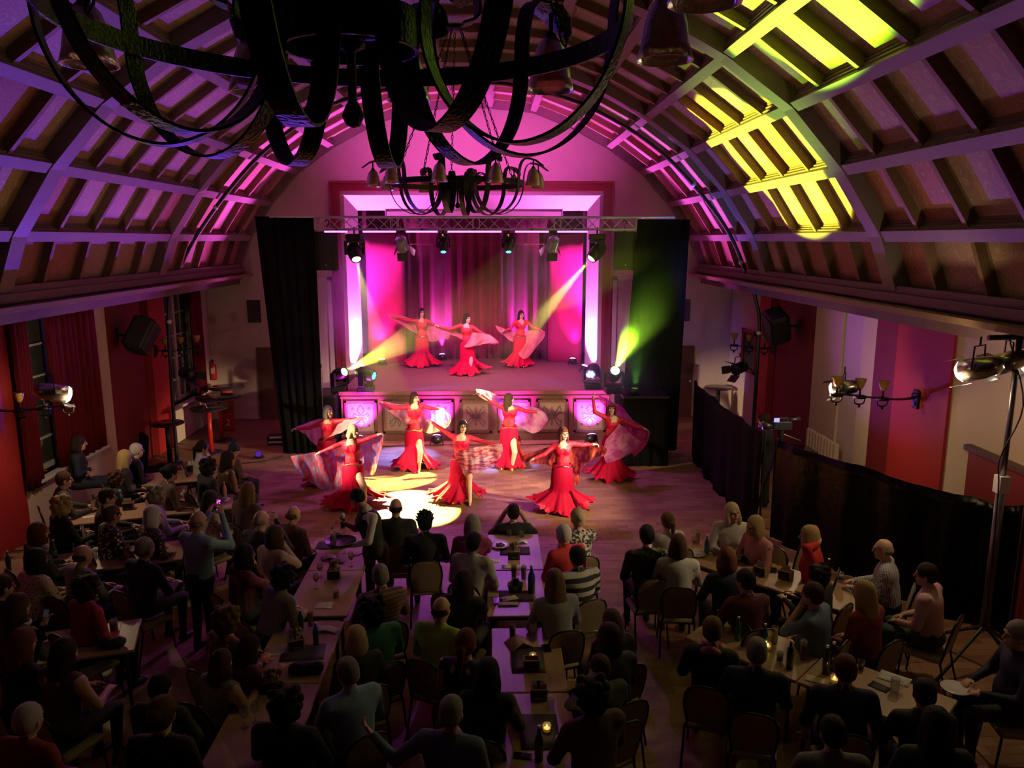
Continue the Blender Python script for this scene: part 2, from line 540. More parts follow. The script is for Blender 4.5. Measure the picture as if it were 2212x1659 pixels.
# fill round the extinguisher-side windows: below sill, above head, reveals
for (y0, y1) in ((12.9, 15.2), (18.65, 20.6)):
    mb = MB()
    mb.span((XL - 0.6, y0, 0), (XL, y1, 0.95)); mb.span((XL - 0.6, y0, 3.75), (XL, y1, 4.1))
    mb.obj('window_surround', plaster, wall_left)
for wi, (y0, y1) in enumerate(((12.9, 15.2), (18.65, 20.6))):
    win = empty('window_%d' % (wi + 1), (XL - 0.22, (y0 + y1) / 2, 0.95)); win['kind'] = 'structure'
    w = y1 - y0; h = 2.8
    mb = MB()
    mb.span((-0.04, -w / 2, 0), (0.05, -w / 2 + .09, h)); mb.span((-0.04, w / 2 - .09, 0), (0.05, w / 2, h))
    mb.span((-0.04, -w / 2, 0), (0.05, w / 2, .09)); mb.span((-0.04, -w / 2, h - .09), (0.05, w / 2, h)); mb.span((-0.05, -0.06, 0), (0.07, 0.06, h))
    mb.obj('window_frame', white_paint, win)
    for s in (-1, 1):
        for k in range(1, 5):
            mb = MB(); yy = s * w / 4
            mb.span((-0.02, yy - w / 4 + .09, k * h / 5 - .018), (0.04, yy + w / 4 - .06, k * h / 5 + .018)); mb.obj('glazing_bar', white_paint, win)
        mb = MB(); mb.span((-0.015, s * w / 4 - .016, .09), (0.035, s * w / 4 + .016, h - .09)); mb.obj('glazing_bar', white_paint, win)
        for q in (0, 1):
            for k in range(5):
                mb = MB(); ya = s * (0.06 if q == 0 else w / 4); yb = s * (w / 4 if q == 0 else w / 2 - .09)
                mb.span((-0.006, min(ya, yb), k * h / 5 + .01), (0.0, max(ya, yb), (k + 1) * h / 5 - .01)); mb.obj('pane', glass_dark, win)
    mb = MB(); mb.bbox((0.16, 0, -0.03), (0.44, w + 0.1, 0.06), 0.012); mb.obj('window_sill', white_paint, win)
mb = MB(); mb.span((XL - 0.6, YB, 0), (XR + 0.6, YB - 0.2, 9)); struct('wall_front', mb, dark_red)
# --- stage house
SZ = 1.27
stage_mat = mat('stage_boards', (0.20, 0.12, 0.10), 0.55, var=0.22, scale=7, bump=0.15, bscale=60)
stg = MB()
stg.span((OX0 + .05, YG, 0.4), (OX1 - .05, 25.2, SZ)); stg.span((-3.76, 19.0, 0.5), (2.98, YG, SZ))
struct('floor_stage', stg, stage_mat)
sw = MB()
sw.span((-6.5, 25.0, 0), (6, 25.2, 8)); sw.span((-6.6, YG + .3, 0), (-6.4, 25.2, 8)); sw.span((5.4, YG + .3, 0), (5.6, 25.2, 8)); sw.span((-6.6, YG + .3, 7.4), (5.6, 25.2, 7.6))
struct('wall_stage', sw, mat('stage_black', (0.02, 0.014, 0.016), 0.8))
# splayed jambs of the proscenium
IX0, IX1, IZ1, YI = -3.86, 2.88, 5.93, 22.4
jm = MB()
def quad3(mb, a, b, c, d, th):
    a, b, c, d = map(Vector, (a, b, c, d)); n = (b - a).cross(d - a).normalized() * th
    mb.add([a, b, c, d, a + n, b + n, c + n, d + n], [(0, 1, 2, 3), (7, 6, 5, 4), (0, 4, 5, 1), (1, 5, 6, 2), (2, 6, 7, 3), (3, 7, 4, 0)])
quad3(jm, (OX0, YG, SZ), (IX0, YI, SZ), (IX0, YI, IZ1), (OX0, YG, OZ1), 0.12)
quad3(jm, (IX1, YI, SZ), (OX1, YG, SZ), (OX1, YG, OZ1), (IX1, YI, IZ1), 0.12)
quad3(jm, (OX0, YG, OZ1), (IX0, YI, IZ1), (IX1, YI, IZ1), (OX1, YG, OZ1), 0.12)
struct('trim_1', jm, mat('jamb_white', (0.74, 0.66, 0.62), 0.6, var=0.05, scale=3, bump=0.06, bscale=40))
fr = MB()
for (w0, w1, d) in ((0.0, 0.25, 0.05), (0.0, 0.09, 0.10), (0.20, 0.25, 0.09)):
    fr.span((OX0 - w1, YG - d, 0.0), (OX0 - w0, YG, OZ1 + w1)); fr.span((OX1 + w0, YG - d, 0.0), (OX1 + w1, YG, OZ1 + w1)); fr.span((OX0 - w0, YG - d, OZ1 + w0), (OX1 + w0, YG, OZ1 + w1))
struct('trim_2', fr, trim_red)
# side doors flanking the proscenium
def flat_door(name, x0, x1, z1):
    mb = MB(); mb.span((x0, YG - .03, 0), (x1, YG, z1)); d = struct(name, mb, white_paint)
    mb = MB()
    for a, b in ((x0 - .02, x0 + .1), (x1 - .1, x1 + .02)): mb.span((a, YG - .08, 0), (b, YG - .02, z1 + .1))
    mb.span((x0 - .02, YG - .08, z1), (x1 + .02, YG - .02, z1 + .1)); mb.obj('door_frame', white_paint, d)
    mb = MB(); mb.span((x0 + .2, YG - .05, 1.4), (x1 - .2, YG - .02, z1 - .15)); mb.obj('door_panel', white_paint, d)
flat_door('door_1', -5.4, -4.40, 3.9); flat_door('door_2', 3.42, 4.6, 3.9)
for nm, x0, x1, z1 in (('door_3', -6.55, -5.9, 2.05), ('door_4', 5.1, 5.75, 2.05)):
    mb = MB(); mb.span((x0, YG - .05, 0), (x1, YG, z1)); d = struct(nm, mb, wood_dark)
    mb = MB(); mb.sphere((x1 - .08, YG - .09, 1.05), 0.035, 8); mb.obj('door_handle', chrome, d, True)
# wall vents
for x in (-6.55, 5.42):
    v = empty('wall_vent', (x, YG, 2.75), 0, 'dark louvred grille set in plaster beside the %s drape' % ('extinguisher-side' if x < 0 else 'fence-side'), 'vent')
    mb = MB(); mb.span((-.18, -.03, 0), (.18, 0, .62)); mb.obj('frame', black_metal, v)
    for k in range(8):
        mb = MB(); mb.box((0, -.04, .06 + k * .07), (.30, .02, .035), Matrix.Rotation(.5, 3, 'X')); mb.obj('slat', mat('grey_slat', (.10, .08, .08), .6), v)
# ================================================================ stage dressing
def wavy(name, x0, x1, y, z0, z1, amp, waves, mats, parent=None, n=None, taper=None, smooth=True, seed=0, axis='x'):
    # hanging cloth with irregular folds and real thickness
    n = n or int(waves * 8)
    r = np.random.default_rng(seed)
    ph = r.uniform(0, 6.28, 4)
    top = []; 
    rows = []
    zs = [z1 - (z1 - z0) * k / 8 for k in range(9)]
    for zi, z in enumerate(zs):
        f = zi / 8
        row = []
        for i in range(n + 1):
            u = i / n
            xx = x0 + (x1 - x0) * u
            if taper: xx = (x0 + (taper[0] - x0) * f) * (1 - u) + (x1 + (taper[1] - x1) * f) * u
            w = math.sin(u * waves * 2 * PI + ph[0] + 1.3 * math.sin(u * 7 + ph[1])) + 0.45 * math.sin(u * waves * 3.7 * PI + ph[2])
            d = amp * w * (0.7 + 0.3 * f)
            row.append((xx, y + d, z) if axis == 'x' else (y + d, xx, z))
        rows.append(row)
    mb = MB(); mb.grid(rows)
    o = mb.obj(name, mats, parent, smooth)
    sm = o.modifiers.new('thickness', 'SOLIDIFY'); sm.thickness = 0.012
    return o
stage_curtain = mat('stage_curtain_velvet', (0.24, 0.02, 0.055), 0.8, var=0.2, scale=3, sheen=0.3)
flat_cloth = mat('red_flat_cloth', (0.62, 0.025, 0.17), 0.75, var=0.12, scale=3, bump=0.1)
tag(wavy('stage_curtain', -3.05, 1.95, 24.35, SZ, 6.6, 0.075, 16, stage_curtain, seed=3), 'pleated dark red backdrop curtain behind the three stage dancers', 'curtain')
tag(wavy('stage_border_curtain', -3.9, 2.95, 23.9, 5.30, 6.9, 0.05, 20, mat('border_velvet', (0.10, 0.015, 0.03), 0.85), seed=5), 'dark pleated border curtain across the top of the stage opening', 'curtain')
def flat(x0, x1, y0, y1, zt0, zt1, label):
    rows = []
    for k in range(7):
        f = k / 6; row = []
        for i in range(9):
            u = i / 8
            row.append((x0 + (x1 - x0) * u, y0 + (y1 - y0) * u + 0.012 * math.sin(u * 9 + f * 4), SZ + 0.01 + (zt0 + (zt1 - zt0) * u - SZ) * (1 - f)))
        rows.append(row)
    mb = MB(); mb.grid(rows)
    r = empty('stage_flat', ((x0 + x1) / 2, (y0 + y1) / 2, SZ), 0, label, 'stage flat')
    o = mb.obj('cloth', flat_cloth, r, True, loc=(-(x0 + x1) / 2, -(y0 + y1) / 2, -SZ)); o.modifiers.new('t', 'SOLIDIFY').thickness = 0.02
    mb = MB()
    for xx, yy, zt in ((x0, y0, zt0), (x1, y1, zt1)): mb.cyl((xx, yy + .05, SZ), (xx, yy + .05, zt), 0.025, n=8)
    mb.cyl((x0, y0 + .05, zt0 - .05), (x1, y1 + .05, zt1 - .05), 0.025, n=8)
    mb.obj('batten', black_metal, r, loc=(-(x0 + x1) / 2, -(y0 + y1) / 2, -SZ))
flat(-3.72, -2.62, 23.35, 23.75, 5.25, 5.15, 'bright red cloth flat standing on stage on the extinguisher side')
flat(1.78, 2.78, 23.75, 23.35, 5.12, 5.2, 'bright red cloth flat standing on stage on the fence side')
mb = MB(); mb.cyl((-2.7, 23.4, 4.88), (1.9, 23.4, 4.88), 0.008, n=6); tag(mb.obj('stage_wire', mat('red_wire', (.4, .02, .05), .4)), 'thin red wire stretched between the two red flats', 'wire')
sc = empty('screen_case', (-.45, 22.32, 5.72), 0, 'long white roll-up projection screen case under the arch head', 'screen')
mb = MB(); mb.bbox((0, 0, 0), (4.95, .16, .19), .03); mb.obj('case', white_paint, sc)
for s in (-1, 1):
    mb = MB(); mb.bbox((s * 2.49, 0, 0), (.04, .18, .2), .01); mb.obj('end_cap', mat('grey_plastic', (.4, .4, .42), .5), sc)

# --- panelled stage front
front_wood = mat('stage_front_wood', (0.17, 0.085, 0.05), 0.5, var=0.2, scale=3, stretch=(5, 1, 1))
panel_board = mat('painted_board', (0.36, 0.27, 0.17), 0.6, var=0.12, scale=5, bump=0.05)
ornament_paint = mat('ornament_paint', (0.11, 0.09, 0.075), 0.6)
sf = empty('stage_facade', (-.39, 18.98, 0), 0, 'panelled wooden stage front with painted scroll ornaments', 'facade')
YF = 18.98
def sfo(mb, name, m, parent=sf, smooth=False):
    return mb.obj(name, m, parent, smooth, loc=(.39, -YF, 0) if parent is sf else None)
mb = MB(); mb.span((-3.76, YF, 0), (2.98, YF + .12, 1.18)); sfo(mb, 'boarding', front_wood)
mb = MB(); mb.span((-3.80, YF - .07, 1.19), (3.02, YF + .1, SZ + .01)); mb.span((-3.78, YF - .04, 1.09), (3.0, YF + .1, 1.15)); sfo(mb, 'nosing', front_wood)
mb = MB(); mb.span((-3.78, YF - .05, 0), (3.0, YF + .1, .17)); sfo(mb, 'plinth', front_wood)
pw = 6.74 / 7
def curl(pts, r=.009):
    return pts
for k in range(7):
    cx = -3.76 + pw * (k + .5)
    lit = k % 2 == 0
    p = empty('panel', (cx + .39, 0, .62), parent=sf)
    mb = MB()
    hw, hh = .40, .42
    for (a, b, c, d) in ((-hw, hw, hh - .05, hh), (-hw, hw, -hh, -hh + .05), (-hw, -hw + .05, -hh, hh), (hw - .05, hw, -hh, hh)): mb.span((a, -.035, c), (b, 0.0, d))
    mb.obj('panel_frame', front_wood, p)
    mb = MB(); mb.span((-hw + .05, -.012, -hh + .05), (hw - .05, 0, hh - .05)); mb.obj('board', panel_board, p)
    mb = MB(); z = -.016
    def pl(pts): mb.tube([(a, z, b) for a, b in pts], .0085, 5)
    def circ(cx_, cz_, r_): mb.tube([(cx_ + r_ * math.cos(t * PI / 5), z, cz_ + r_ * math.sin(t * PI / 5)) for t in range(10)], .007, 5, closed=True)
    if lit:
        for s in (1, -1):
            pl([(0, s * .04), (.06, s * .12), (.085, s * .17), (.05, s * .24), (0, s * .31), (-.05, s * .24), (-.085, s * .17), (-.06, s * .12), (0, s * .04)])
        for sx in (1, -1):
            pl([(sx * .02, .02), (sx * .10, .05), (sx * .17, .09), (sx * .20, .04), (sx * .16, .01)]); pl([(sx * .02, -.02), (sx * .10, -.05), (sx * .17, -.09), (sx * .20, -.04), (sx * .16, -.01)])
            circ(sx * .2, .22, .02); circ(sx * .2, -.22, .02)
    else:
        for sx in (1, -1):
            for s in (1, -1):
                pl([(sx * .02, s * .03), (sx * .10, s * .12), (sx * .15, s * .21), (sx * .20, s * .26), (sx * .22, s * .21)])
                pl([(sx * .05, s * .03), (sx * .14, s * .06), (sx * .20, s * .12), (sx * .25, s * .10)])
                circ(sx * .23, s * .17, .016)
        for s in (1, -1):
            pl([(0, s * .06), (.03, s * .16), (0, s * .25), (-.03, s * .16), (0, s * .06)])
        circ(0, 0, .05); circ(.1, 0, .03); circ(-.1, 0, .03)
    mb.obj('ornament', ornament_paint, p)
    mb = MB(); m_ = [(-hw + .075, -hh + .075), (hw - .075, -hh + .075), (hw - .075, hh - .075), (-hw + .075, hh - .075)]
    mb.tube([(a, z, b) for a, b in m_], .006, 4, closed=True); mb.obj('border_line', ornament_paint, p)
sk = empty('stage_socket', PY(1026, 849, YF - .05), 0, 'small white double socket on the stage front nosing', 'socket')
mb = MB(); mb.bbox((0, 0, 0), (.15, .02, .10), .008); mb.obj('plate', white_paint, sk)
for s in (-1, 1):
    mb = MB(); mb.cyl((s * .035, -.012, 0), (s * .035, .0, 0), .022, n=10); mb.obj('hole', black_metal, sk)

# --- drapes, side platforms
tag(wavy('black_drape', -5.28, -3.95, 17.8, 0.02, 5.52, 0.03, 5, black_cloth, taper=(-4.94, -3.97), seed=11), 'tall black masking drape hanging on the fire extinguisher side of the stage', 'drape')
tag(wavy('black_drape', 3.36, 4.56, 17.8, 0.02, 5.46, 0.03, 5, black_cloth, taper=(3.05, 4.46), seed=12), 'tall black masking drape hanging on the camera fence side, caught by green light', 'drape')
for x0, x1, yp, zp, lab in ((-4.72, -3.84, 19.1, 1.25, 'black draped block beside stage under the yellow beam light'), (2.92, 3.95, 17.1, 1.6, 'black draped block beside stage under the green beam light')):
    r = empty('lighting_platform', ((x0 + x1) / 2, yp, 0), 0, lab, 'platform')
    w = x1 - x0
    mb = MB(); mb.bbox((0, 0, zp - .03), (w, 1.1, .06), .01); mb.obj('deck', black_metal, r)
    pts = []
    for z in (zp - .05, .6, 0.01):
        row = []
        for i in range(41):
            t = i / 40 * (w + 2.2) - 1.1
            if t < 0: q = Vector((-w / 2, -t - .55, z))
            elif t > w: q = Vector((w / 2, t - w - .55, z))
            else: q = Vector((-w / 2 + t, -.55, z))
            q += Vector((.02 * math.sin(i * 1.9), .02 * math.sin(i * 2.3), 0)) * (1.3 - z)
            row.append(q)
        pts.append(row)
    mb = MB(); mb.grid(pts); mb.obj('skirt', black_cloth, r, True)

# ================================================================ lighting truss
TZ1, TZ0, TY, TX0, TX1 = 5.51, 5.24, 17.78, -3.96, 3.32
tr = empty('lighting_truss', (-.32, TY, TZ0), 0, 'long aluminium box truss carrying lights across the stage front', 'truss')
def tro(mb, name, m): return mb.obj(name, m, tr, True, loc=(.32, -TY, -TZ0))
for yy in (TY, TY + .28):
    for zz in (TZ0, TZ1):
        mb = MB(); mb.cyl((TX0, yy, zz), (TX1, yy, zz), .025, n=10); tro(mb, 'chord', chrome)
nb = 26
for yy, ph in ((TY, 0), (TY + .28, 1)):
    mb = MB()
    for k in range(nb):
        xa = TX0 + (TX1 - TX0) * k / nb; xb = TX0 + (TX1 - TX0) * (k + 1) / nb
        u = (k + ph) % 2
        mb.cyl((xa, yy, TZ1 if u else TZ0), (xb, yy, TZ0 if u else TZ1), .010, n=6)
    tro(mb, 'lattice', chrome)
for f in (0, .235, .255, .49, .51, .745, .765, 1):
    x = TX0 + (TX1 - TX0) * f
    mb = MB()
    for yy in (TY, TY + .28): mb.cyl((x, yy, TZ0), (x, yy, TZ1), .010, n=6)
    for zz in (TZ0, TZ1): mb.cyl((x, TY, zz), (x, TY + .28, zz), .010, n=6)
    tro(mb, 'brace', chrome)
for s, xa, xb in ((-1, -4.95, -3.96), (1, 3.32, 4.2)):
    mb = MB(); mb.cyl((xa, TY, TZ1), (xb, TY, TZ1), .024, n=8); tro(mb, 'drape_bar', chrome)
for x, lab in ((-4.02, 'silver truss support pole hidden beside the black drape and hung speaker'), (3.37, 'slim silver truss support pole beside the green-lit drape')):
    t = empty('support_stand', (x, TY + .14, 0), 0, lab, 'stand')
    mb = MB(); mb.cyl((0, 0, 2.1), (0, 0, TZ1), .022, n=8); mb.cyl((0, 0, .1), (0, 0, 2.1), .034, n=8); mb.obj('pole', chrome, t, True)
    mb = MB(); mb.cyl((0, 0, 2.06), (0, 0, 2.14), .05, n=8); mb.obj('collar', black_metal, t)
    mb = MB(); mb.box((0, 0, .05), (.5, .3, .1)); mb.obj('base', black_metal, t)
# magenta LED battens clipped under the truss
bar_glow = glow('led_bar_glow', (1.0, 0.20, 1.0), 5.0)
for i, (pa, pb) in enumerate([(783, 856), (876, 946), (966, 1084), (1112, 1186), (1203, 1270), (700, 752)]):
    xa = PY(pa, 494, TY - .05).x; xb = PY(pb, 494, TY - .05).x
    t = empty('led_bar', ((xa + xb) / 2, TY - .06, TZ0 - .055), 0, 'slim glowing magenta LED batten under the truss ' + ['between pale mover and silver spotlight', 'between extinguisher-side silver spotlight and blue head', 'longest one, between the two blue heads', 'between blue head and fence-side silver spotlight', 'beside the floor-spot mover', 'shortest one, by the hung loudspeaker'][i], 'light bar')
    w = xb - xa
    mb = MB(); mb.bbox((0, .02, .012), (w, .06, .05), .008); mb.obj('housing', chrome, t)
    mb = MB(); mb.box((0, -.016, -.004), (w - .02, .02, .028)); mb.obj('led_strip', bar_glow, t)
    mb = MB(); mb.box((0, .03, .045), (.05, .04, .05)); mb.obj('clamp', black_metal, t)
    if i in (1, 3):
        spot('led_bar_light', ((xa + xb) / 2, TY - .12, TZ0 - .1), ((xa + xb) / 2 * 1.5, 15.6, 0), 900, (.55, .08, 1), 80, 1.0, .15, t)
        spot('led_bar_light', ((xa + xb) / 2, TY + .12, TZ0 - .1), ((xa + xb) / 2, 20.6, 1.2), 1500, (1, .28, .58), 95, 1.0, .15, t)
    if i in (0, 2, 4):
        x_ = (xa + xb) / 2; spot('led_bar_light', (x_, TY + .45, TZ1 + .1), (x_ * .6 - .2, 20.9, 8.2), 420, (1, .11, .78), 115, 1.0, .1, t)
# hung speakers
sp_black = mat('speaker_black', (.015, .015, .018), .6, var=.1, bump=.2, bscale=200)
def hung_speaker(px, lab):
    c = PY(px, 541, 18.15)
    t = empty('hung_speaker', (c.x, c.y, c.z - .45), 0, lab, 'loudspeaker')
    mb = MB()
    ring = [(-.27, -.16), (-.2, -.23), (0, -.255), (.2, -.23), (.27, -.16), (.2, .22), (-.2, .22)]
    vs = [(a, b, z) for z in (0, .88) for a, b in ring]; n = 7
    mb.add(vs, [tuple(range(n - 1, -1, -1)), tuple(range(n, 2 * n))] + [(i, (i + 1) % n, n + (i + 1) % n, n + i) for i in range(n)])
    mb.obj('cabinet', sp_black, t)
    mb = MB(); mb.sphere((0, -.258, .12), .014, 6); mb.obj('badge', white_paint, t)
    mb = MB(); mb.cyl((0, 0, .88), (0, 0, 1.02), .02, n=8); mb.tube([(0, 0, 1.0), (.05, 0, 1.05), (.05, 0, 1.12), (0, 0, 1.15), (-.04, 0, 1.1)], .015, 6); mb.obj('hanging_hook', black_metal, t)
hung_speaker(708, 'black hung loudspeaker beside the extinguisher-side magenta stage jamb'); hung_speaker(1348, 'black hung loudspeaker in front of the green-lit drape edge')

# ---------------------------------------------------------------- moving heads and other luminaires
def aim(v):
    return Vector(v).to_track_quat('Z', 'Y').to_matrix()
def moving_head(loc, target, lab, lens, hang=False, s=1.0, leds=False, digit=False):
    loc = Vector(loc)
    t = empty('moving_head', loc, 0, lab, 'stage light')
    k = -1 if hang else 1
    mb = MB(); mb.bbox((0, 0, k * .06 * s), (.30 * s, .26 * s, .12 * s), .02); mb.obj('base', black_metal, t)
    d = Vector(target) - loc; yaw = math.atan2(d.y, d.x)
    Rz = Matrix.Rotation(yaw - PI / 2, 3, 'Z')
    pz = k * .34 * s
    mb = MB()
    for sd in (-1, 1):
        mb.bbox(Rz @ Vector((sd * .165 * s, 0, k * .26 * s)), (.045 * s, .12 * s, .26 * s), .01, Rz)
    mb.bbox(Vector((0, 0, k * .145 * s)), (.36 * s, .13 * s, .05 * s), .012, Rz)
    mb.obj('yoke', black_metal, t)
    Rd = aim(Vector(target) - (loc + Vector((0, 0, pz))))
    mb = MB()
    M = Matrix.Translation((0, 0, pz)) @ Rd.to_4x4()
    mb.lathe([(.05 * s, -.20 * s), (.10 * s, -.17 * s), (.135 * s, -.05 * s), (.135 * s, .06 * s), (.11 * s, .16 * s), (.095 * s, .19 * s), (.085 * s, .17 * s)], 14, M)
    mb.obj('head', black_metal, t, True)
    mb = MB()
    if leds:
        for q in range(7):
            r = 0 if q == 0 else .05 * s
            c = M @ Vector((r * math.cos(q * PI / 3), r * math.sin(q * PI / 3), .176 * s))
            mb.sphere(c, .022 * s, 6)
    else:
        mb.lathe([(.078 * s, .172 * s), (.06 * s, .19 * s), (.0, .20 * s)], 12, M)
    mb.obj('lens', lens, t, True)
    if digit:
        mb = MB()
        for a, b in (((-.012, -.135, .03), (-.012, -.135, .008)), ((-.012, -.135, .008), (.012, -.135, .008)), ((.008, -.135, .03), (.008, -.135, -.02))):
            mb.cyl(Vector(a) + Vector((0, 0, k * .06)), Vector(b) + Vector((0, 0, k * .06)), .004, n=5)
        mb.obj('display', glow('red_digit', (1, .15, .05), 4), t)
    if hang:
        mb = MB(); mb.cyl((0, 0, 0), (0, 0, .10), .02, n=8); mb.tube([(-.03, 0, .1), (0, 0, .14), (.03, 0, .1)], .014, 6); mb.obj('clamp', black_metal, t)
    return t, M @ Vector((0, 0, .25 * s)) + loc
lens_y = glow('lens_yellow', (1, .95, .45), 25); lens_g = glow('lens_green', (.9, 1, .45), 30); lens_b = glow('lens_blue', (.05, .3, 1), 9); lens_w = glow('lens_white', (1, .97, .85), 25)

YEL_T = Vector((4.55, 13.4, 6.3)); GRN_T = Vector((3.05, 8.6, 7.6))
p = PY(732, 806, 19.15); p.z = 1.25
t, e = moving_head(p, YEL_T, 'moving head throwing the yellow beam across the stage from black block', lens_y, s=1.25)
BEAM_L = spot('yellow_beam', e, YEL_T, 52000, (.95, 1, .06), 16.5, .12, .03, t)
p = PY(1325, 812, 17.0); p.z = 1.6
t, e = moving_head(p, GRN_T, 'moving head throwing the bright green beam upward', lens_g, s=1.25)
BEAM_R = spot('green_beam', e, GRN_T, 52000, (0.45, 1.0, 0.02), 15, .4, .03, t)
spot('green_halo', e, e + Vector((.35, -1.0, 1.1)), 3200, (0.5, 1.0, 0.05), 32, 1.0, .03, t)
# LED wash heads beside them (blue)
p = PY(790, 826, 18.95); p.z = 1.27
t, e = moving_head(p, p + Vector((1.6, -.6, .15)), 'stocky LED wash head with blue lenses next to yellow beam light', lens_b, s=1.35, leds=True)
spot('blue_wash', e, e + Vector((1.6, .6, -.2)), 600, BLUE, 40, .8, .05, t)
p = PY(1280, 824, 19.2); p.z = 1.27
t, e = moving_head(p, p + Vector((-.55, -1.6, .1)), 'stocky LED wash head with blue-white lenses next to green beam light', glow('lens_bluewhite', (.25, .55, 1), 16), s=1.35, leds=True)
spot('blue_wash', e, e + Vector((-1.0, 1.6, -.1)), 700, BLUE, 45, .8, .05, t)
# truss spots
FL_Y = PZ(892, 1092, 0); FL_C = Vector((-1.96, 15.7, 0))
p = PY(1290, 505, TY); p.z = TZ0 - .10
t, e = moving_head(p, FL_C, 'truss moving head throwing the slanting yellow beam onto the raised veil', lens_y, True, 1.2)
spot('yellow_veil_beam', e, FL_C, 60000, (1.0, .92, .16), 11.5, .2, .03, t)
p = PY(765, 505, TY); p.z = TZ0 - .10
t, e = moving_head(p, FL_Y, 'truss moving head throwing the yellow floor pool, beside the hung loudspeaker', lens_w, True, 1.2)
spot('yellow_floor_beam', e, FL_Y, 110000, (1.0, .90, .14), 16, .15, .03, t)
spot('pale_beam', e, PY(805, 720, 22.0), 1500, (.9, 1, .75), 16, .5, .03, t)
for px, tg in ((957, PZ(870, 985, 0)), (1098, PZ(1085, 1000, 0))):
    p = PY(px, 503, TY); p.z = TZ0 - .08
    t, e = moving_head(p, p + Vector((.03, -.35, -1)), 'small truss LED head with blue lenses and red digit, over the %s' % ('tall dancer' if px < 1000 else 'yellow veil'), lens_b, True, .85, True, True)
    spot('blue_floor_wash', e, tg, 9000, (.08, .20, 1), 22, .5, .05, t)
    if px > 1000: spot('violet_table_wash', e, (.25, 9.2, .7), 520, (.55, .12, 1), 26, .8, .05, t)
    else: spot('violet_floor_wash', e, (-2.6, 11.5, .5), 900, (.5, .10, .9), 40, .9, .05, t)
def fresnel(loc, target, lab, body=None, s=1.0, on=None, hang=True):
    loc = Vector(loc)
    t = empty('barndoor_spotlight', loc, 0, lab, 'spotlight')
    R = aim(Vector(target) - loc); M = R.to_4x4()
    mb = MB(); mb.lathe([(.09 * s, -.16 * s), (.115 * s, -.13 * s), (.115 * s, .10 * s), (.125 * s, .105 * s), (.125 * s, .13 * s)], 14, M); mb.obj('body', body or black_metal, t, True)
    mb = MB(); mb.lathe([(.11 * s, .10 * s), (.0, .115 * s)], 14, M); mb.obj('lens', on or mat('fresnel_glass', (.6, .6, .65), .2, var=.02), t, True)
    for q in range(4):
        a = q * PI / 2
        mb = MB()
        R2 = R @ Matrix.Rotation(a, 3, 'Z') @ Matrix.Rotation(-.55, 3, 'X')
        mb.box(R @ (Matrix.Rotation(a, 3, 'Z') @ Vector((0, .165 * s, .20 * s))), (.22 * s if q % 2 == 0 else .16 * s, .006, .17 * s), R2)
        mb.obj('barn_door', black_metal, t)
    mb = MB(); X = R @ Vector((.135 * s, 0, 0)); top = Vector((0, 0, .24 * s))
    mb.tube([X, X * .9 + top * .8, top, -X * .9 + top * .8, -X], .012 * s, 6)
    if hang: mb.cyl(top, top + Vector((0, 0, .08)), .015, n=6)
    mb.obj('yoke', black_metal, t)
    return t
grey_body = mat('silver_body', (.45, .42, .5), .35, metal=.6, var=.05)
fr1 = fresnel(PY(868, 527, TY) , (-1.4, 22, 1), 'silver barn-door spotlight hanging in front of the extinguisher-side red flat', grey_body, 1.15)
spot('fresnel_beam', PY(876, 556, TY + .25), (-1.4, 22.0, 2.0), 1000, (1, .22, .42), 60, .9, .1, fr1)
fr2 = fresnel(PY(1194, 527, TY), (.6, 22, 1), 'silver barn-door spotlight hanging in front of the fence-side red flat', grey_body, 1.15)
spot('fresnel_beam', PY(1186, 556, TY + .25), (.6, 22.0, 2.0), 1000, (1, .22, .48), 60, .9, .1, fr2)

# floor uplights
def uplight(loc, target, lab, power, col, lens, angle=50, s=1.0, blend=.9, group=None):
    loc = Vector(loc)
    t = empty('floor_uplight', loc, 0, lab, 'uplight', group)
    d = (Vector(target) - (loc + Vector((0, 0, .13 * s)))).normalized(); R = aim(d); M = Matrix.Translation((0, 0, .13 * s)) @ R.to_4x4()
    mb = MB(); mb.lathe([(.05 * s, -.09 * s), (.105 * s, -.06 * s), (.115 * s, .05 * s), (.105 * s, .055 * s)], 14, M); mb.obj('housing', black_metal, t, True)
    mb = MB(); mb.lathe([(.10 * s, .052 * s), (.08 * s, .078 * s), (.0, .09 * s)], 14, M); mb.obj('lens', lens, t, True)
    for sx in (-1, 1):
        mb = MB(); mb.tube([(sx * .13 * s, .1 * s, .012), (sx * .12 * s, 0, .13 * s), (sx * .13 * s, -.1 * s, .012)], .01, 5); mb.obj('stand_foot', black_metal, t)
    spot('uplight_beam', loc + Vector((0, 0, .13 * s)) + d * .13 * s, target, power, col, angle, blend, .04, t)
    return t
lens_m = glow('lens_magenta', (1, .25, 1), 14); lens_p = glow('lens_pink', (1, .35, .8), 14); lens_v = glow('lens_violet', (.7, .25, 1), 10)
for k in (0, 2, 4, 6):
    cx = -3.76 + pw * (k + .5)
    uplight((cx, 18.50, 0), (cx, 18.98, .85), 'low magenta uplight washing the %s ornamented stage front panel' % {0: 'extinguisher-side end', 2: 'second lit', 4: 'third lit', 6: 'fence-side end'}[k], 1500, MAGENTA, lens_m, 85, 1.2)
# jamb uplights
uplight((-3.66, 21.7, SZ), (-4.7, 21.85, 4.4), 'uplight at the foot of the extinguisher-side white jamb', 7500, (1, .12, .95), lens_m, 115, 1.0)
uplight((2.68, 21.7, SZ), (3.72, 21.85, 4.4), 'uplight at the foot of the fence-side white jamb', 7500, (1, .12, .95), lens_m, 115, 1.0)
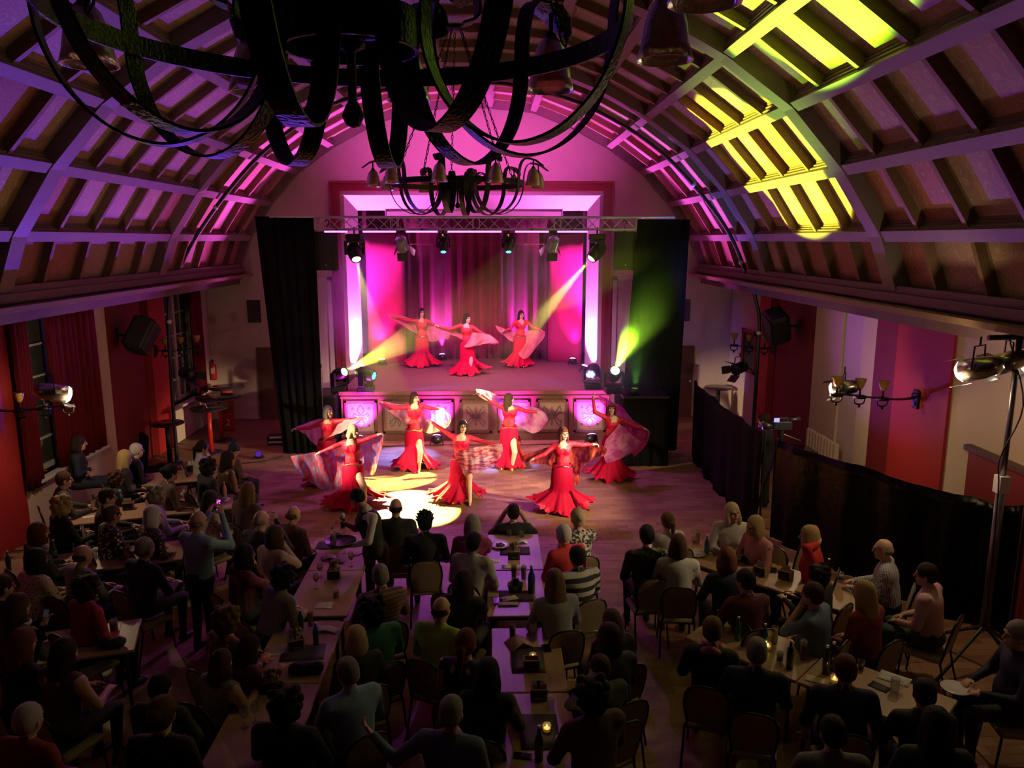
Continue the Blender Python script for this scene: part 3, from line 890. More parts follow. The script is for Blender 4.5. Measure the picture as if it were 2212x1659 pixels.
# backdrop uplights
for px, lab, pw_, col_, ln in ((825, 'uplight with white-pink lens before the extinguisher-side red flat', 760, (1, .03, .40), lens_p), (1237, 'uplight with white-pink lens before the fence-side red flat', 620, (1, .03, .40), lens_p), (955, 'small uplight with violet lens below the curtain behind the black-haired dancer', 1100, (.85, .05, 1), lens_v), (1122, 'small uplight with violet lens behind the stage dancer with the silver belt', 1400, (.7, .05, 1), lens_v)):
    yy = 23.0 if ln is lens_p else 24.0
    x = PY(px, 770, yy).x
    uplight((x, yy, SZ), (x + (-.1 if px < 1000 else .1), yy + .7, 3.4), lab, pw_, col_, ln, 55, 1.0)
# ================================================================ iron chandeliers
amber = mat('amber_glass', (.88, .56, .30), .25, var=.2, scale=25, trans=.55, bump=.2, bscale=40)
def catmull(pts, n=6):
    pts = [Vector(p) for p in pts]; out = []
    for i in range(len(pts) - 1):
        p0 = pts[max(i - 1, 0)]; p1 = pts[i]; p2 = pts[i + 1]; p3 = pts[min(i + 2, len(pts) - 1)]
        for k in range(n):
            t = k / n
            out.append(0.5 * ((2 * p1) + (p2 - p0) * t + (2 * p0 - 5 * p1 + 4 * p2 - p3) * t * t + (3 * p1 - p0 - 3 * p2 + p3) * t ** 3))
    out.append(pts[-1]); return out
def chain(mb, a, b, link=.075, r=.007):
    a = Vector(a); b = Vector(b); n = max(2, int((b - a).length / link)); d = (b - a) / n
    q = d.to_track_quat('Z', 'Y')
    for i in range(n):
        c = a + d * (i + .5)
        w = .017; h = d.length * .62
        pts = []
        for k in range(8):
            t = 2 * PI * k / 8
            x, z = w * math.cos(t), h * math.sin(t)
            pts.append(c + q @ (Vector((x, 0, z)) if i % 2 else Vector((0, x, z))))
        mb.tube(pts, r, 4, closed=True)
def chandelier(loc, label, NA, rot, top):
    ch = empty('chandelier', loc, 0, label, 'chandelier')
    R0 = 1.14
    mb = MB()
    n = 60
    for rr, zz, hh in ((R0, 0, .09), (.27, -.04, .15)):
        vs = []
        for i in range(n):
            t = 2 * PI * i / n
            for r_, z_ in ((rr - .008, zz - hh / 2), (rr + .008, zz - hh / 2), (rr + .008, zz + hh / 2), (rr - .008, zz + hh / 2)):
                vs.append((r_ * math.cos(t), r_ * math.sin(t), z_))
        mb.add(vs, [(i * 4 + k, i * 4 + (k + 1) % 4, ((i + 1) % n) * 4 + (k + 1) % 4, ((i + 1) % n) * 4 + k) for i in range(n) for k in range(4)])
    mb.obj('ring', black_iron, ch)
    mb = MB()
    mb.lathe([(.0, -.42), (.03, -.41), (.048, -.37), (.03, -.33), (.018, -.31), (.02, -.12), (.06, -.10), (.06, -.02), (.02, .0), (.0, .04)], 14)
    for k in range(NA // 2):
        a = rot + 4 * PI * k / NA
        mb.strap([(.03 * math.cos(a), .03 * math.sin(a), -.06), (.27 * math.cos(a), .27 * math.sin(a), -.06)], .05, .012, (-math.sin(a), math.cos(a), 0))
    mb.obj('hub', black_iron, ch, True)
    arm2 = catmull([Vector((a, b, 0)) for a, b in ((1.40, .335), (1.30, .365), (1.21, .31), (1.165, .16), (1.155, 0), (1.13, -.16), (1.05, -.33), (.91, -.46), (.74, -.51), (.57, -.46), (.44, -.34), (.36, -.18), (.34, -.02), (.37, .12), (.45, .17), (.53, .13), (.53, .05), (.47, .02))], 5)
    for k in range(NA):
        a = rot + 2 * PI * k / NA
        ca, sa = math.cos(a), math.sin(a)
        arm = empty('arm', parent=ch)
        mb = MB(); mb.strap([(p.x * ca, p.x * sa, p.y) for p in arm2], .092, .011, (-sa, ca, 0)); mb.obj('strap', black_iron, arm)
        # pointed leaf above the lamp
        mb = MB()
        L = [(1.28, .372, .05), (1.38, .365, .10), (1.48, .33, .085), (1.56, .27, .04), (1.60, .245, .004)]
        vs = []
        for r_, z_, w_ in L:
            for s in (-1, 0, 1):
                vs.append((r_ * ca - s * w_ * sa, r_ * sa + s * w_ * ca, z_ - (.02 if s else 0)))
        fs = [(i * 3 + j, i * 3 + j + 1, i * 3 + 4 + j, i * 3 + 3 + j) for i in range(4) for j in range(2)]
        mb.add(vs, fs); lf = mb.obj('leaf', black_iron, arm, True); lf.modifiers.new('t', 'SOLIDIFY').thickness = .006
        M = Matrix.Translation((1.42 * ca, 1.42 * sa, 0))
        mb = MB(); mb.lathe([(.0, .335), (.012, .33), (.012, .235), (.03, .225), (.032, .18), (.0, .18)], 10, M); mb.obj('lamp_holder', black_iron, arm, True)
        mb = MB(); mb.lathe([(.036, .205), (.07, .17), (.098, .09), (.112, .0), (.132, -.07), (.127, -.07), (.106, .0), (.092, .09), (.064, .165), (.034, .195)], 14, M); mb.obj('lamp_shade', amber, arm, True)
    for k in range(5):
        a = rot + .3 + 2 * PI * k / 5
        mb = MB(); chain(mb, (1.1 * math.cos(a), 1.1 * math.sin(a), .05), (.12 * math.cos(a), .12 * math.sin(a), top)); mb.obj('chain', black_iron, ch)
    mb = MB(); mb.lathe([(.0, top), (.16, top + .01), (.17, top + .08), (.03, top + .1)], 12); mb.obj('ceiling_rose', black_iron, ch, True)
    return ch
chandelier((-.56, 13.62, 5.95), 'black wrought-iron ring chandelier with amber bells hanging before the stage arch', 10, .16, 2.45)
chandelier((-.57, 3.38, 5.88), 'huge close black wrought-iron chandelier of looping flat straps over the tables', 10, .25, 2.55)

# ================================================================ hoop, wall fittings
hp = [(-7.28, 0.0), (-7.27, 1.5), (-7.2, 3.4), (-7.0, 4.1), (-6.39, 5.18), (-5.19, 6.6), (-3.95, 7.55), (-3.0, 7.98), (-1.5, 8.27), (-.5, 8.33), (.6, 8.25), (2.12, 7.84), (3.77, 6.88), (5.18, 5.39), (5.85, 4.1), (6.08, 3.5), (6.15, 3.0), (6.15, 1.5), (6.15, 0)]
ho = empty('lighting_hoop', (-.56, 17.4, 0), 0, 'black pipe hoop following the vault from wall to wall', 'pipe hoop')
mb = MB(); mb.tube([(p.x + .56, 0, p.y) for p in catmull([Vector((a, b, 0)) for a, b in hp], 6)], .045, 8); mb.obj('pipe', black_metal, ho, True)
for (a, b) in ((-7.2, 3.2), (-6.0, 5.7), (-4.6, 7.1), (4.5, 6.2), (5.65, 4.5), (6.15, 2.9)):
    mb = MB(); mb.sphere((a + .56, 0, b), .06, 6); mb.obj('coupler', chrome, ho, True)
fresnel(PY(405, 808, 17.25), PZ(820, 960, 1), 'black barn-door spotlight clamped to the hoop foot near the far window', None, 1.15, glow('fresnel_lit', (1, .95, .9), 3))
fresnel(PY(1597, 795, 17.25), PZ(1200, 960, 1), 'black barn-door spotlight clamped to the hoop foot near the camera fence', None, 1.15, glow('fresnel_lit2', (1, .95, .9), 2))
cup_glass = mat('amber_cup', (.75, .42, .10), .2, var=.25, scale=20, trans=.25)
def sconce(loc, ry, lab, reach=1.3):
    # wall bracket reaching into the room along local +X
    t = empty('wall_sconce', loc, ry, lab, 'wall lamp')
    mb = MB(); mb.bbox((.02, 0, 0), (.04, .16, .3), .01); mb.obj('wall_plate', black_iron, t)
    mb = MB(); mb.strap(catmull([(.03, 0, .03), (.3, 0, 0), (.7, 0, .03), (reach, 0, .10)], 5), .09, .018, (0, 1, 0)); mb.strap(catmull([(.05, 0, -.10), (.10, .02, .08), (.04, .03, .10)], 4), .05, .01, (0, 1, 0)); mb.obj('arm', black_iron, t)
    for k, r in enumerate((reach - .74, reach - .37, reach)):
        z = .03 + .035 * k
        c = empty('lamp_cup', (r, 0, z), parent=t)
        mb = MB(); mb.cyl((0, 0, -.02), (0, 0, .12), .016, n=8); mb.tube(catmull([(-.09, 0, -.03), (-.07, 0, -.12), (0, 0, -.14), (.07, 0, -.12), (.09, 0, -.03)], 4), .012, 6); mb.sphere((0, 0, -.17), .025, 6); mb.cyl((0, 0, -.04), (0, 0, .0), .10, n=10); mb.obj('holder', black_iron, c, True)
        mb = MB(); mb.lathe([(.0, .11), (.035, .115), (.055, .16), (.08, .24), (.088, .27), (.083, .27), (.075, .24), (.05, .165), (.0, .12)], 14); mb.obj('glass', cup_glass, c, True)
    return t
sconce((XR - .05, 11.75, 2.52), PI, 'iron wall lamp with three amber cups on the bright red pilaster')
sconce((XL, 12.0, 2.36), 0, 'iron wall lamp with amber cups on the red wall by the near window', 1.2)
sconce((XL, 18.0, 2.45), 0, 'iron wall lamp with amber cups beside the far window', 1.0)
sconce((XR, 18.05, 2.45), PI, 'iron wall lamp with amber cups behind the camera fence', 1.0)
lamp_on = glow('par_lamp', (1, .86, .62), 26)
par_metal = mat('par_chrome', (.55, .5, .42), .25, metal=1.0, var=.2, scale=40)
def par_can(loc, target, lab, power, angle=34, s=1.0, group=None):
    loc = Vector(loc); t = empty('par_can', loc, 0, lab, 'spotlight', group)
    R = aim(Vector(target) - loc); M = R.to_4x4()
    mb = MB(); mb.lathe([(.05 * s, -.22 * s), (.09 * s, -.16 * s), (.11 * s, -.05 * s), (.11 * s, .14 * s), (.105 * s, .14 * s), (.10 * s, .0)], 14, M); mb.obj('can', par_metal, t, True)
    mb = MB(); mb.lathe([(.104 * s, .135 * s), (.10 * s, .155 * s), (.07 * s, .185 * s), (.0, .20 * s)], 14, M); mb.obj('lamp', lamp_on, t, True)
    mb = MB(); X = R @ Vector((.13 * s, 0, 0)); up = Vector((0, 0, .22 * s)); mb.tube([X, X * .85 + up, -X * .85 + up, -X], .01, 6); mb.cyl(up, up + Vector((0, 0, .1)), .012, n=6); mb.obj('bracket', black_metal, t)
    for sy in (-1, 1):
        mb = MB(); mb.box(R @ Vector((0, sy * .13 * s, .19 * s)), (.2 * s, .004, .12 * s), R); mb.obj('barn_door', black_metal, t)
    spot('par_beam', loc + (Vector(target) - loc).normalized() * .26 * s, target, power, WARM, angle, .6, .08, t)
    q_ = loc + (Vector(target) - loc).normalized() * .34 * s
    if power > 1000: point('par_spill', q_ + Vector((0, -.05, -.1)), 65, WARM, .08, t)
    return t
par_can(PY(116, 848, 11.7), (-1.6, 15.2, 1.0), 'glaring PAR can hung on the amber wall lamp by the near window', 6800, 28, 1.25)
par_can(PY(1822, 838, 11.9), (.6, 15.0, 1.0), 'glaring PAR can hung on the amber wall lamp of the red pilaster', 6800, 28, 1.1)
# two unseen wall lamps, added behind the view as dim audience fill
for x_, a_, l_ in ((XL, 0, 'unseen iron wall lamp added as fill on the red wall'), (XR, PI, 'unseen iron wall lamp added as fill on the cream wall')):
    t = sconce((x_, 4.6, 2.5), a_, l_)
    point('added_fill_bulb', (x_ + (1.0 if a_ == 0 else -1.0), 4.6, 2.95), 4, (1, .72, .48), .06, t)
# tall T-bar stand with three PAR cans
st = empty('light_stand', (5.78, 8.2, 0), 0, 'tall wind-up T-bar light stand by the black fence', 'stand')
mb = MB(); mb.cyl((0, 0, .5), (0, 0, 2.3), .05, n=8); mb.cyl((.0, 0, 2.2), (0, 0, 3.95), .032, n=8); mb.obj('pole', mat('stand_steel', (.16, .15, .17), .35, metal=.8), st, True)
for k in range(4):
    a = k * PI / 2 + .4
    mb = MB(); mb.cyl((0, 0, .55), (.75 * math.cos(a), .75 * math.sin(a), .03), .022, n=6); mb.obj('leg', black_metal, st)
mb = MB(); mb.box((0, 0, 2.28), (.12, .12, .2)); mb.cyl((0, 0, 2.2), (.16, .1, 2.24), .012, n=6); mb.obj('collar', chrome, st)
mb = MB(); mb.cyl((-.35, .0, 3.95), (.95, 0, 3.98), .03, n=8); mb.obj('crossbar', black_metal, st)
mb = MB(); mb.tube(catmull([(-.1, 0, 3.9), (.1, -.05, 3.2), (-.1, -.06, 2.6), (-.07, -.06, 2.2), (-.03, -.05, .8)], 5), .009, 5); mb.obj('cable', black_metal, st)
q = PY(2112, 796, 8.2)
for i, (dx, dz, pwr) in enumerate(((0, 0, 5600), (.36, .06, 0), (.72, .1, 0))):
    lab = ['glaring PAR can at the room end of the T-bar stand', 'middle PAR can hanging on the T-bar stand crossbar', 'PAR can hanging over the T-bar stand pole'][i]
    if pwr: par_can(q + Vector((dx, 0, dz)), (1.0, 14.6, .9), lab, pwr, 30, 1.15)
    else: par_can(q + Vector((dx, .05, dz)), ((-1.9, 10.6, .9) if i == 1 else (-.2, 8.9, .8)), lab, (990, 620)[i - 1], 34, 1.05)
# wall speakers
def wall_speaker(c, rz, lab):
    t = empty('wall_speaker', c, rz, lab, 'loudspeaker')
    R = Matrix.Rotation(.35, 3, 'X') @ Matrix.Rotation(.5, 3, 'Y')
    mb = MB(); mb.bbox((0, 0, 0), (.55, .45, .75), .06, R); mb.obj('cabinet', sp_black, t)
    mb = MB(); mb.bbox(R @ Vector((0, -.23, 0)), (.48, .02, .68), .008, R); mb.obj('grille', black_metal, t)
    mb = MB(); mb.cyl((0, .2, 0), (0, .45, 0), .03, n=8); mb.box((0, .47, 0), (.1, .04, .3)); mb.obj('bracket', black_metal, t)
wall_speaker((XL + .38, 16.55, 3.0), -PI / 2 + PI, 'black box loudspeaker tilted on the dark red recess by the near window curtain')
wall_speaker((XR - .38, 17.05, 3.1), PI / 2 + PI, 'black box loudspeaker tilted on the dark red recess behind the camera fence')
# window curtains
cur = mat('window_curtain', (.11, .006, .009), .9, var=.2, scale=4, spec=.1)
tag(wavy('window_curtain', 13.6, 15.2, XL + .10, .95, 3.85, .045, 8, cur, seed=21, axis='y'), 'wide dark red window curtain beside the cream pilaster', 'curtain')
tag(wavy('window_curtain', 12.55, 12.98, XL + .10, .85, 3.85, .035, 4, cur, seed=22, axis='y'), 'narrow dark red window curtain against the red wall', 'curtain')
tag(wavy('window_curtain', 20.05, 20.75, XL + .10, .95, 3.85, .04, 4, cur, seed=23, axis='y'), 'dark red window curtain drawn aside near the fire extinguisher', 'curtain')
# fire extinguisher
fe = empty('fire_extinguisher', PY(461, 800, 21.4), 0, 'red fire extinguisher hanging on the plaster corner wall', 'extinguisher')
redm = mat('extinguisher_red', (.5, .02, .02), .3, var=.05)
mb = MB(); mb.lathe([(.0, -.28), (.08, -.27), (.085, -.24), (.085, .12), (.06, .18), (.025, .2), (.025, .24), (0, .24)], 14); mb.obj('cylinder', redm, fe, True)
mb = MB(); mb.box((0, -.02, .26), (.04, .14, .03)); mb.box((0, -.05, .3), (.03, .12, .02)); mb.obj('valve', black_metal, fe)
mb = MB(); mb.tube(catmull([(0, 0, .24), (-.1, -.02, .22), (-.12, -.03, .05), (-.10, -.04, -.1)], 4), .012, 6); mb.obj('hose', black_metal, fe, True)
mb = MB(); mb.box((.0, -.086, .0), (.08, .004, .16)); mb.obj('label_plate', white_paint, fe)
# ================================================================ haze over the stage
HZ = bpy.data.materials.new('stage_haze'); HZ.use_nodes = True
_n = HZ.node_tree.nodes; _n.remove(_n['Principled BSDF'])
_v = _n.new('ShaderNodeVolumeScatter'); 
_nz = _n.new('ShaderNodeTexNoise'); _nz.inputs['Scale'].default_value = 0.55; _nz.inputs['Detail'].default_value = 2.0
_tc = _n.new('ShaderNodeTexCoord'); HZ.node_tree.links.new(_tc.outputs['Object'], _nz.inputs['Vector'])
_mr = _n.new('ShaderNodeMapRange'); _mr.inputs['From Min'].default_value = .38; _mr.inputs['From Max'].default_value = .68; _mr.inputs['To Min'].default_value = .012; _mr.inputs['To Max'].default_value = .055
HZ.node_tree.links.new(_nz.outputs['Fac'], _mr.inputs['Value'])
_prev = None
for _c, _rr, _k in (((-3.2, 19.6, 2.0), 2.5, 1.0), ((3.1, 16.4, 2.6), 2.4, 2.6), ((2.3, 17.9, 4.6), 1.8, .8), ((-3.4, 21.0, 3.6), 1.8, .8)):
    _d = _n.new('ShaderNodeVectorMath'); _d.operation = 'DISTANCE'; _d.inputs[1].default_value = _c
    HZ.node_tree.links.new(_tc.outputs['Object'], _d.inputs[0])
    _m = _n.new('ShaderNodeMapRange'); _m.inputs['From Min'].default_value = .4; _m.inputs['From Max'].default_value = _rr; _m.inputs['To Min'].default_value = _k; _m.inputs['To Max'].default_value = .04
    HZ.node_tree.links.new(_d.outputs['Value'], _m.inputs['Value'])
    if _prev is None: _prev = _m.outputs[0]
    else:
        _x = _n.new('ShaderNodeMath'); _x.operation = 'MAXIMUM'; HZ.node_tree.links.new(_prev, _x.inputs[0]); HZ.node_tree.links.new(_m.outputs[0], _x.inputs[1]); _prev = _x.outputs[0]
_mu = _n.new('ShaderNodeMath'); _mu.operation = 'MULTIPLY'; HZ.node_tree.links.new(_prev, _mu.inputs[0]); HZ.node_tree.links.new(_mr.outputs[0], _mu.inputs[1])
HZ.node_tree.links.new(_mu.outputs[0], _v.inputs['Density'])
_v.inputs['Anisotropy'].default_value = 0.25
HZ.node_tree.links.new(_v.outputs[0], _n['Material Output'].inputs['Volume'])
mb = MB(); mb.span((-4.4, 15.4, 1.85), (4.3, 24.2, 6.2))
hz = mb.obj('stage_haze', HZ)
tag(hz, 'thin theatrical haze hanging over the stage and catching light beams', 'haze', kind='stuff')
# made-up LED pars, added to tint the vault and the fence-side drape
def added_wash(loc, target, col, power, angle, lab):
    uplight(loc, target, lab, power, col, glow('wash_' + lab[:22], col, .5), angle, .75, 1.0)
added_wash((-5.4, 17.4, 0), (-5.0, 11.0, 7.0), VIOLET, 3600, 80, 'violet LED par on the floor by the black drape aiming at the vault')
added_wash((-5.9, 16.5, 0), (-6.2, 14.0, 6.4), (1, .12, .20), 700, 60, 'rosy LED par on the floor between drape and hoop foot')
added_wash((5.2, 16.8, 0), (4.4, 11.0, 7.0), (.45, .08, 1), 1500, 80, 'violet LED par on the floor behind the fence aiming at the vault')
added_wash((5.1, 16.2, 0), (5.0, 17.2, 6.2), BLUE, 2200, 36, 'blue LED par on the floor behind the fence')
added_wash((3.2, 16.75, 1.6), (3.6, 17.8, 4.9), (.25, 1, .05), 280, 50, 'small green LED par beside the green beam light washing the drape')
# ================================================================ figures: smooth-blended bodies
import openvdb as vdb
def cap(a, b, ra, rb=None, m=0, k=.02): return ('c', np.array(a, float), np.array(b, float), ra, ra if rb is None else rb, m, k)
def ell(c, r, m=0, R=None, k=.02): return ('e', np.array(c, float), np.array(r, float), None if R is None else np.array(R, float), None, m, k)
def cut(c, r, R=None): return ('n', np.array(c, float), np.array(r, float), None if R is None else np.array(R, float), None, 0, 0)
def prim_d(p, X, Y, Z):
    if p[0] == 'c':
        a, b, ra, rb = p[1], p[2], p[3], p[4]
        ba = b - a; L2 = float(ba @ ba) + 1e-9
        px, py, pz = X - a[0], Y - a[1], Z - a[2]
        t = np.clip((px * ba[0] + py * ba[1] + pz * ba[2]) / L2, 0, 1)
        return np.sqrt((px - t * ba[0]) ** 2 + (py - t * ba[1]) ** 2 + (pz - t * ba[2]) ** 2) - (ra + (rb - ra) * t)
    c, r, R = p[1], p[2], p[3]
    px, py, pz = X - c[0], Y - c[1], Z - c[2]
    if R is not None:
        px, py, pz = (R[0, 0] * px + R[1, 0] * py + R[2, 0] * pz, R[0, 1] * px + R[1, 1] * py + R[2, 1] * pz, R[0, 2] * px + R[1, 2] * py + R[2, 2] * pz)
    k0 = np.sqrt((px / r[0]) ** 2 + (py / r[1]) ** 2 + (pz / r[2]) ** 2)
    k1 = np.sqrt((px / r[0] ** 2) ** 2 + (py / r[1] ** 2) ** 2 + (pz / r[2] ** 2) ** 2) + 1e-9
    return k0 * (k0 - 1) / k1
def prim_box(p):
    if p[0] == 'c': return np.minimum(p[1] - p[3], p[2] - p[4]), np.maximum(p[1] + p[3], p[2] + p[4])
    m = p[2].max() if p[3] is not None else p[2]
    return p[1] - m, p[1] + m
def sdf_mesh(name, prims, vox, mats, adapt=.35):
    pos = [p for p in prims if p[0] != 'n']
    for p in pos:
        if p[0] == 'c' and p[3] != p[4]: pass
    bb = [(lambda q: (q[0] if p[0] != 'c' else np.minimum(p[1], p[2]) - max(p[3], p[4]), q[1] if p[0] != 'c' else np.maximum(p[1], p[2]) + max(p[3], p[4])))(prim_box(p)) for p in pos]
    lo = np.min([b[0] for b in bb], axis=0) - 5 * vox; hi = np.max([b[1] for b in bb], axis=0) + 5 * vox
    n = np.ceil((hi - lo) / vox).astype(int) + 1
    ax = [lo[i] + vox * np.arange(n[i]) for i in range(3)]
    F = np.full(n, 1.0, np.float32)
    for p in prims:
        if p[0] == 'n': b0, b1 = prim_box(p)
        else: b0, b1 = bb[pos.index(p)] if False else (None, None)
        if b0 is None:
            if p[0] == 'c': b0 = np.minimum(p[1], p[2]) - max(p[3], p[4]); b1 = np.maximum(p[1], p[2]) + max(p[3], p[4])
            else: b0, b1 = prim_box(p)
        mg = 0.045
        i0 = np.clip(((b0 - mg - lo) / vox).astype(int), 0, n - 1); i1 = np.clip(((b1 + mg - lo) / vox).astype(int) + 2, 1, n)
        if np.any(i1 <= i0): continue
        sl = tuple(slice(i0[i], i1[i]) for i in range(3))
        X = ax[0][sl[0]][:, None, None]; Y = ax[1][sl[1]][None, :, None]; Z = ax[2][sl[2]][None, None, :]
        d = prim_d(p, X, Y, Z).astype(np.float32)
        f = F[sl]
        if p[0] == 'n': F[sl] = np.maximum(f, -d)
        else:
            k = p[6]
            h = np.clip(.5 + .5 * (f - d) / k, 0, 1)
            F[sl] = f + (d - f) * h - k * h * (1 - h)
    bg = 3 * vox
    F = np.clip(F, -bg, bg)
    g = vdb.FloatGrid(bg)
    g.copyFromArray(F)
    P, T, Q = g.convertToPolygons(isovalue=0.0, adaptivity=adapt)
    P = P * vox + lo
    nt, nq = len(T), len(Q)
    loops = np.concatenate([np.asarray(T).ravel(), np.asarray(Q).ravel()]).astype(np.int32)
    starts = np.concatenate([np.arange(nt) * 3, nt * 3 + np.arange(nq) * 4]).astype(np.int32)
    # orientation: compare first face normals with centre direction via signed volume
    tri = np.concatenate([np.asarray(T).reshape(-1, 3), np.asarray(Q).reshape(-1, 4)[:, :3]]) if nt + nq else np.zeros((0, 3), int)
    a, b, c = P[tri[:, 0]], P[tri[:, 1]], P[tri[:, 2]]
    vol = np.einsum('ij,ij->i', a - P.mean(0), np.cross(b - P.mean(0), c - P.mean(0))).sum()
    if vol < 0:
        loops = np.concatenate([np.asarray(T).reshape(-1, 3)[:, ::-1].ravel(), np.asarray(Q).reshape(-1, 4)[:, ::-1].ravel()]).astype(np.int32)
    me = bpy.data.meshes.new(name)
    me.vertices.add(len(P)); me.vertices.foreach_set('co', P.astype(np.float32).ravel())
    me.loops.add(len(loops)); me.loops.foreach_set('vertex_index', loops)
    me.polygons.add(nt + nq); me.polygons.foreach_set('loop_start', starts)
    me.update(calc_edges=True)
    me.polygons.foreach_set('use_smooth', np.ones(nt + nq, bool))
    for mm in mats: me.materials.append(mm)
    if len(mats) > 1:
        C = np.zeros((nt + nq, 3))
        if nt: C[:nt] = P[np.asarray(T).reshape(-1, 3)].mean(1)
        if nq: C[nt:] = P[np.asarray(Q).reshape(-1, 4)].mean(1)
        best = np.full(nt + nq, 9.0); mi = np.zeros(nt + nq, np.int32)
        for p in pos:
            d = prim_d(p, C[:, 0], C[:, 1], C[:, 2])
            w = d < best - 1e-6
            best[w] = d[w]; mi[w] = p[5]
        me.polygons.foreach_set('material_index', mi)
    me.validate()
    return me

SKIN, TOP, BOT, SHOE, EYE, LIP, HAIR = range(7)
def rotz(a): return np.array(Matrix.Rotation(a, 3, 'Z'))
def rotx(a): return np.array(Matrix.Rotation(a, 3, 'X'))
def roty(a): return np.array(Matrix.Rotation(a, 3, 'Y'))
def head_prims(c, R, s=1.0, fem=False, glasses=False, beard=False):
    c = np.array(c, float)
    def q(x, y, z): return c + R @ (np.array((x, y, z)) * s)
    def e(x, y, z, r, m=SKIN, k=.012): return ell(q(x, y, z), np.array(r) * s, m, R, k)
    j = .055 if fem else .061
    P = [e(0, -.012, .03, (.074, .092, .090)), e(0, .020, -.040, (j, .066, .076)), e(0, .060, -.092, (.026, .024, .022)),
         cap(q(0, .082, .020), q(0, .104, -.022), .008 * s, .013 * s, SKIN, .010),
         e(.028, .068, .030, (.026, .018, .012)), e(-.028, .068, .030, (.026, .018, .012)),
         e(.034, .058, -.028, (.024, .024, .024)), e(-.034, .058, -.028, (.024, .024, .024))]
    for sx in (-1, 1):
        P += [e(sx * .074, -.008, -.010, (.012, .020, .032)), e(sx * .029, .0805, .010, (.0145, .010, .0075), EYE, .002),
              cap(q(sx * .014, .090, .034), q(sx * .046, .078, .036), .0048 * s, .004 * s, HAIR, .002)]
    P += [e(0, .0855, -.056, (.023, .012, .0085), LIP, .003)]
    if beard: P += [e(0, .045, -.085, (.055, .052, .045), HAIR)]
    if glasses:
        for sx in (-1, 1):
            P += [cap(q(sx * .012, .100, .012), q(sx * .055, .088, .012), .006 * s, None, EYE, .001), cap(q(sx * .062, .085, .014), q(sx * .080, -.005, .012), .004 * s, None, EYE, .001)]
    return P
def hair_prims(c, R, style, s=1.0):
    c = np.array(c, float)
    def q(x, y, z): return c + R @ (np.array((x, y, z)) * s)
    def e(x, y, z, r, k=.02): return ell(q(x, y, z), np.array(r) * s, 0, R, k)
    face = cut(q(0, .105, -.045), np.array((.068, .075, .105)) * s, R)
    P = []
    if style == 'bald': 
        P = [e(0, -.035, -.005, (.080, .080, .052)), cut(q(0, .06, .0), np.array((.10, .075, .2)) * s, R), cut(q(0, -.02, .085), np.array((.07, .085, .06)) * s, R)]
        return P
    P = [e(0, -.018, .038, (.086, .100, .097))]
    if style == 'short': P += [e(0, -.045, -.01, (.080, .070, .070))]
    elif style == 'spiky':
        P += [e(0, -.045, -.01, (.082, .070, .07))]
        for a in range(40):
            t = a * 2.4; v = a / 40; r = .092 * math.sqrt(1 - (1 - 1.1 * v) ** 2 if v < .95 else 1); z = .04 + .105 * (1 - 1.1 * v)
            P.append(cap(q(r * .9 * math.cos(t), r * .9 * math.sin(t) - .02, z), q(r * 1.16 * math.cos(t), r * 1.16 * math.sin(t) - .02, z + .022), .016 * s, .006 * s, 0, .010))
    elif style == 'curly':
        P += [e(0, -.05, -.02, (.100, .085, .100))]
        for a in range(26):
            t = a * 2.4; z = .12 - a * .0085; r = math.sqrt(max(.001, 1 - ((z - .03) / .135) ** 2))
            P.append(ell(q(.092 * r * math.cos(t), -.03 + .092 * r * math.sin(t), z), np.full(3, .034 * s), 0, None, .012))
    elif style == 'bob':
        P += [e(0, -.045, -.045, (.096, .075, .105)), e(.072, .0, -.06, (.030, .055, .085)), e(-.072, .0, -.06, (.030, .055, .085))]
    elif style == 'long':
        P += [e(0, -.05, -.04, (.098, .072, .11)), e(.075, -.015, -.08, (.028, .045, .12)), e(-.075, -.015, -.08, (.028, .045, .12)), e(0, -.085, -.17, (.095, .042, .17))]
    elif style == 'wavy':
        P += [e(0, -.05, -.04, (.105, .075, .11))]
        for sx in (-1, 1):
            for a in range(4): P.append(e(sx * (.078 + .012 * (a % 2)), -.01 - .012 * a, -.03 - .055 * a, (.036, .042, .040)))
        for a in range(4): P.append(e(.03 * (-1) ** a, -.085, -.08 - .05 * a, (.075, .04, .045)))
    elif style == 'side':          # long hair falling over one shoulder
        P += [e(0, -.05, -.03, (.092, .07, .10)), e(.07, .0, -.10, (.032, .045, .12)), e(.072, .03, -.22, (.034, .036, .11))]
    elif style == 'ponytail':
        P += [e(0, -.045, -.005, (.082, .072, .075)), e(0, -.125, .0, (.030, .035, .03)), cap(q(0, -.135, -.01), q(0, -.135, -.22), .032 * s, .014 * s, 0, .02)]
    elif style == 'bun':
        P += [e(0, -.045, -.005, (.082, .072, .075)), e(0, -.115, .045, (.048, .042, .045), .008)]
    elif style == 'bangs':
        P += [e(0, -.04, -.03, (.094, .075, .10)), e(.068, .005, -.06, (.028, .05, .085)), e(-.068, .005, -.06, (.028, .05, .085))]
        P.append(face); P.append(e(0, .070, .062, (.060, .030, .028)))
        return P
    elif style == 'hat':
        P = [e(0, -.012, .05, (.094, .108, .095)), e(0, -.012, .0, (.098, .112, .03)), e(0, -.02, .165, (.04, .04, .04))]
    P.append(face)
    return P
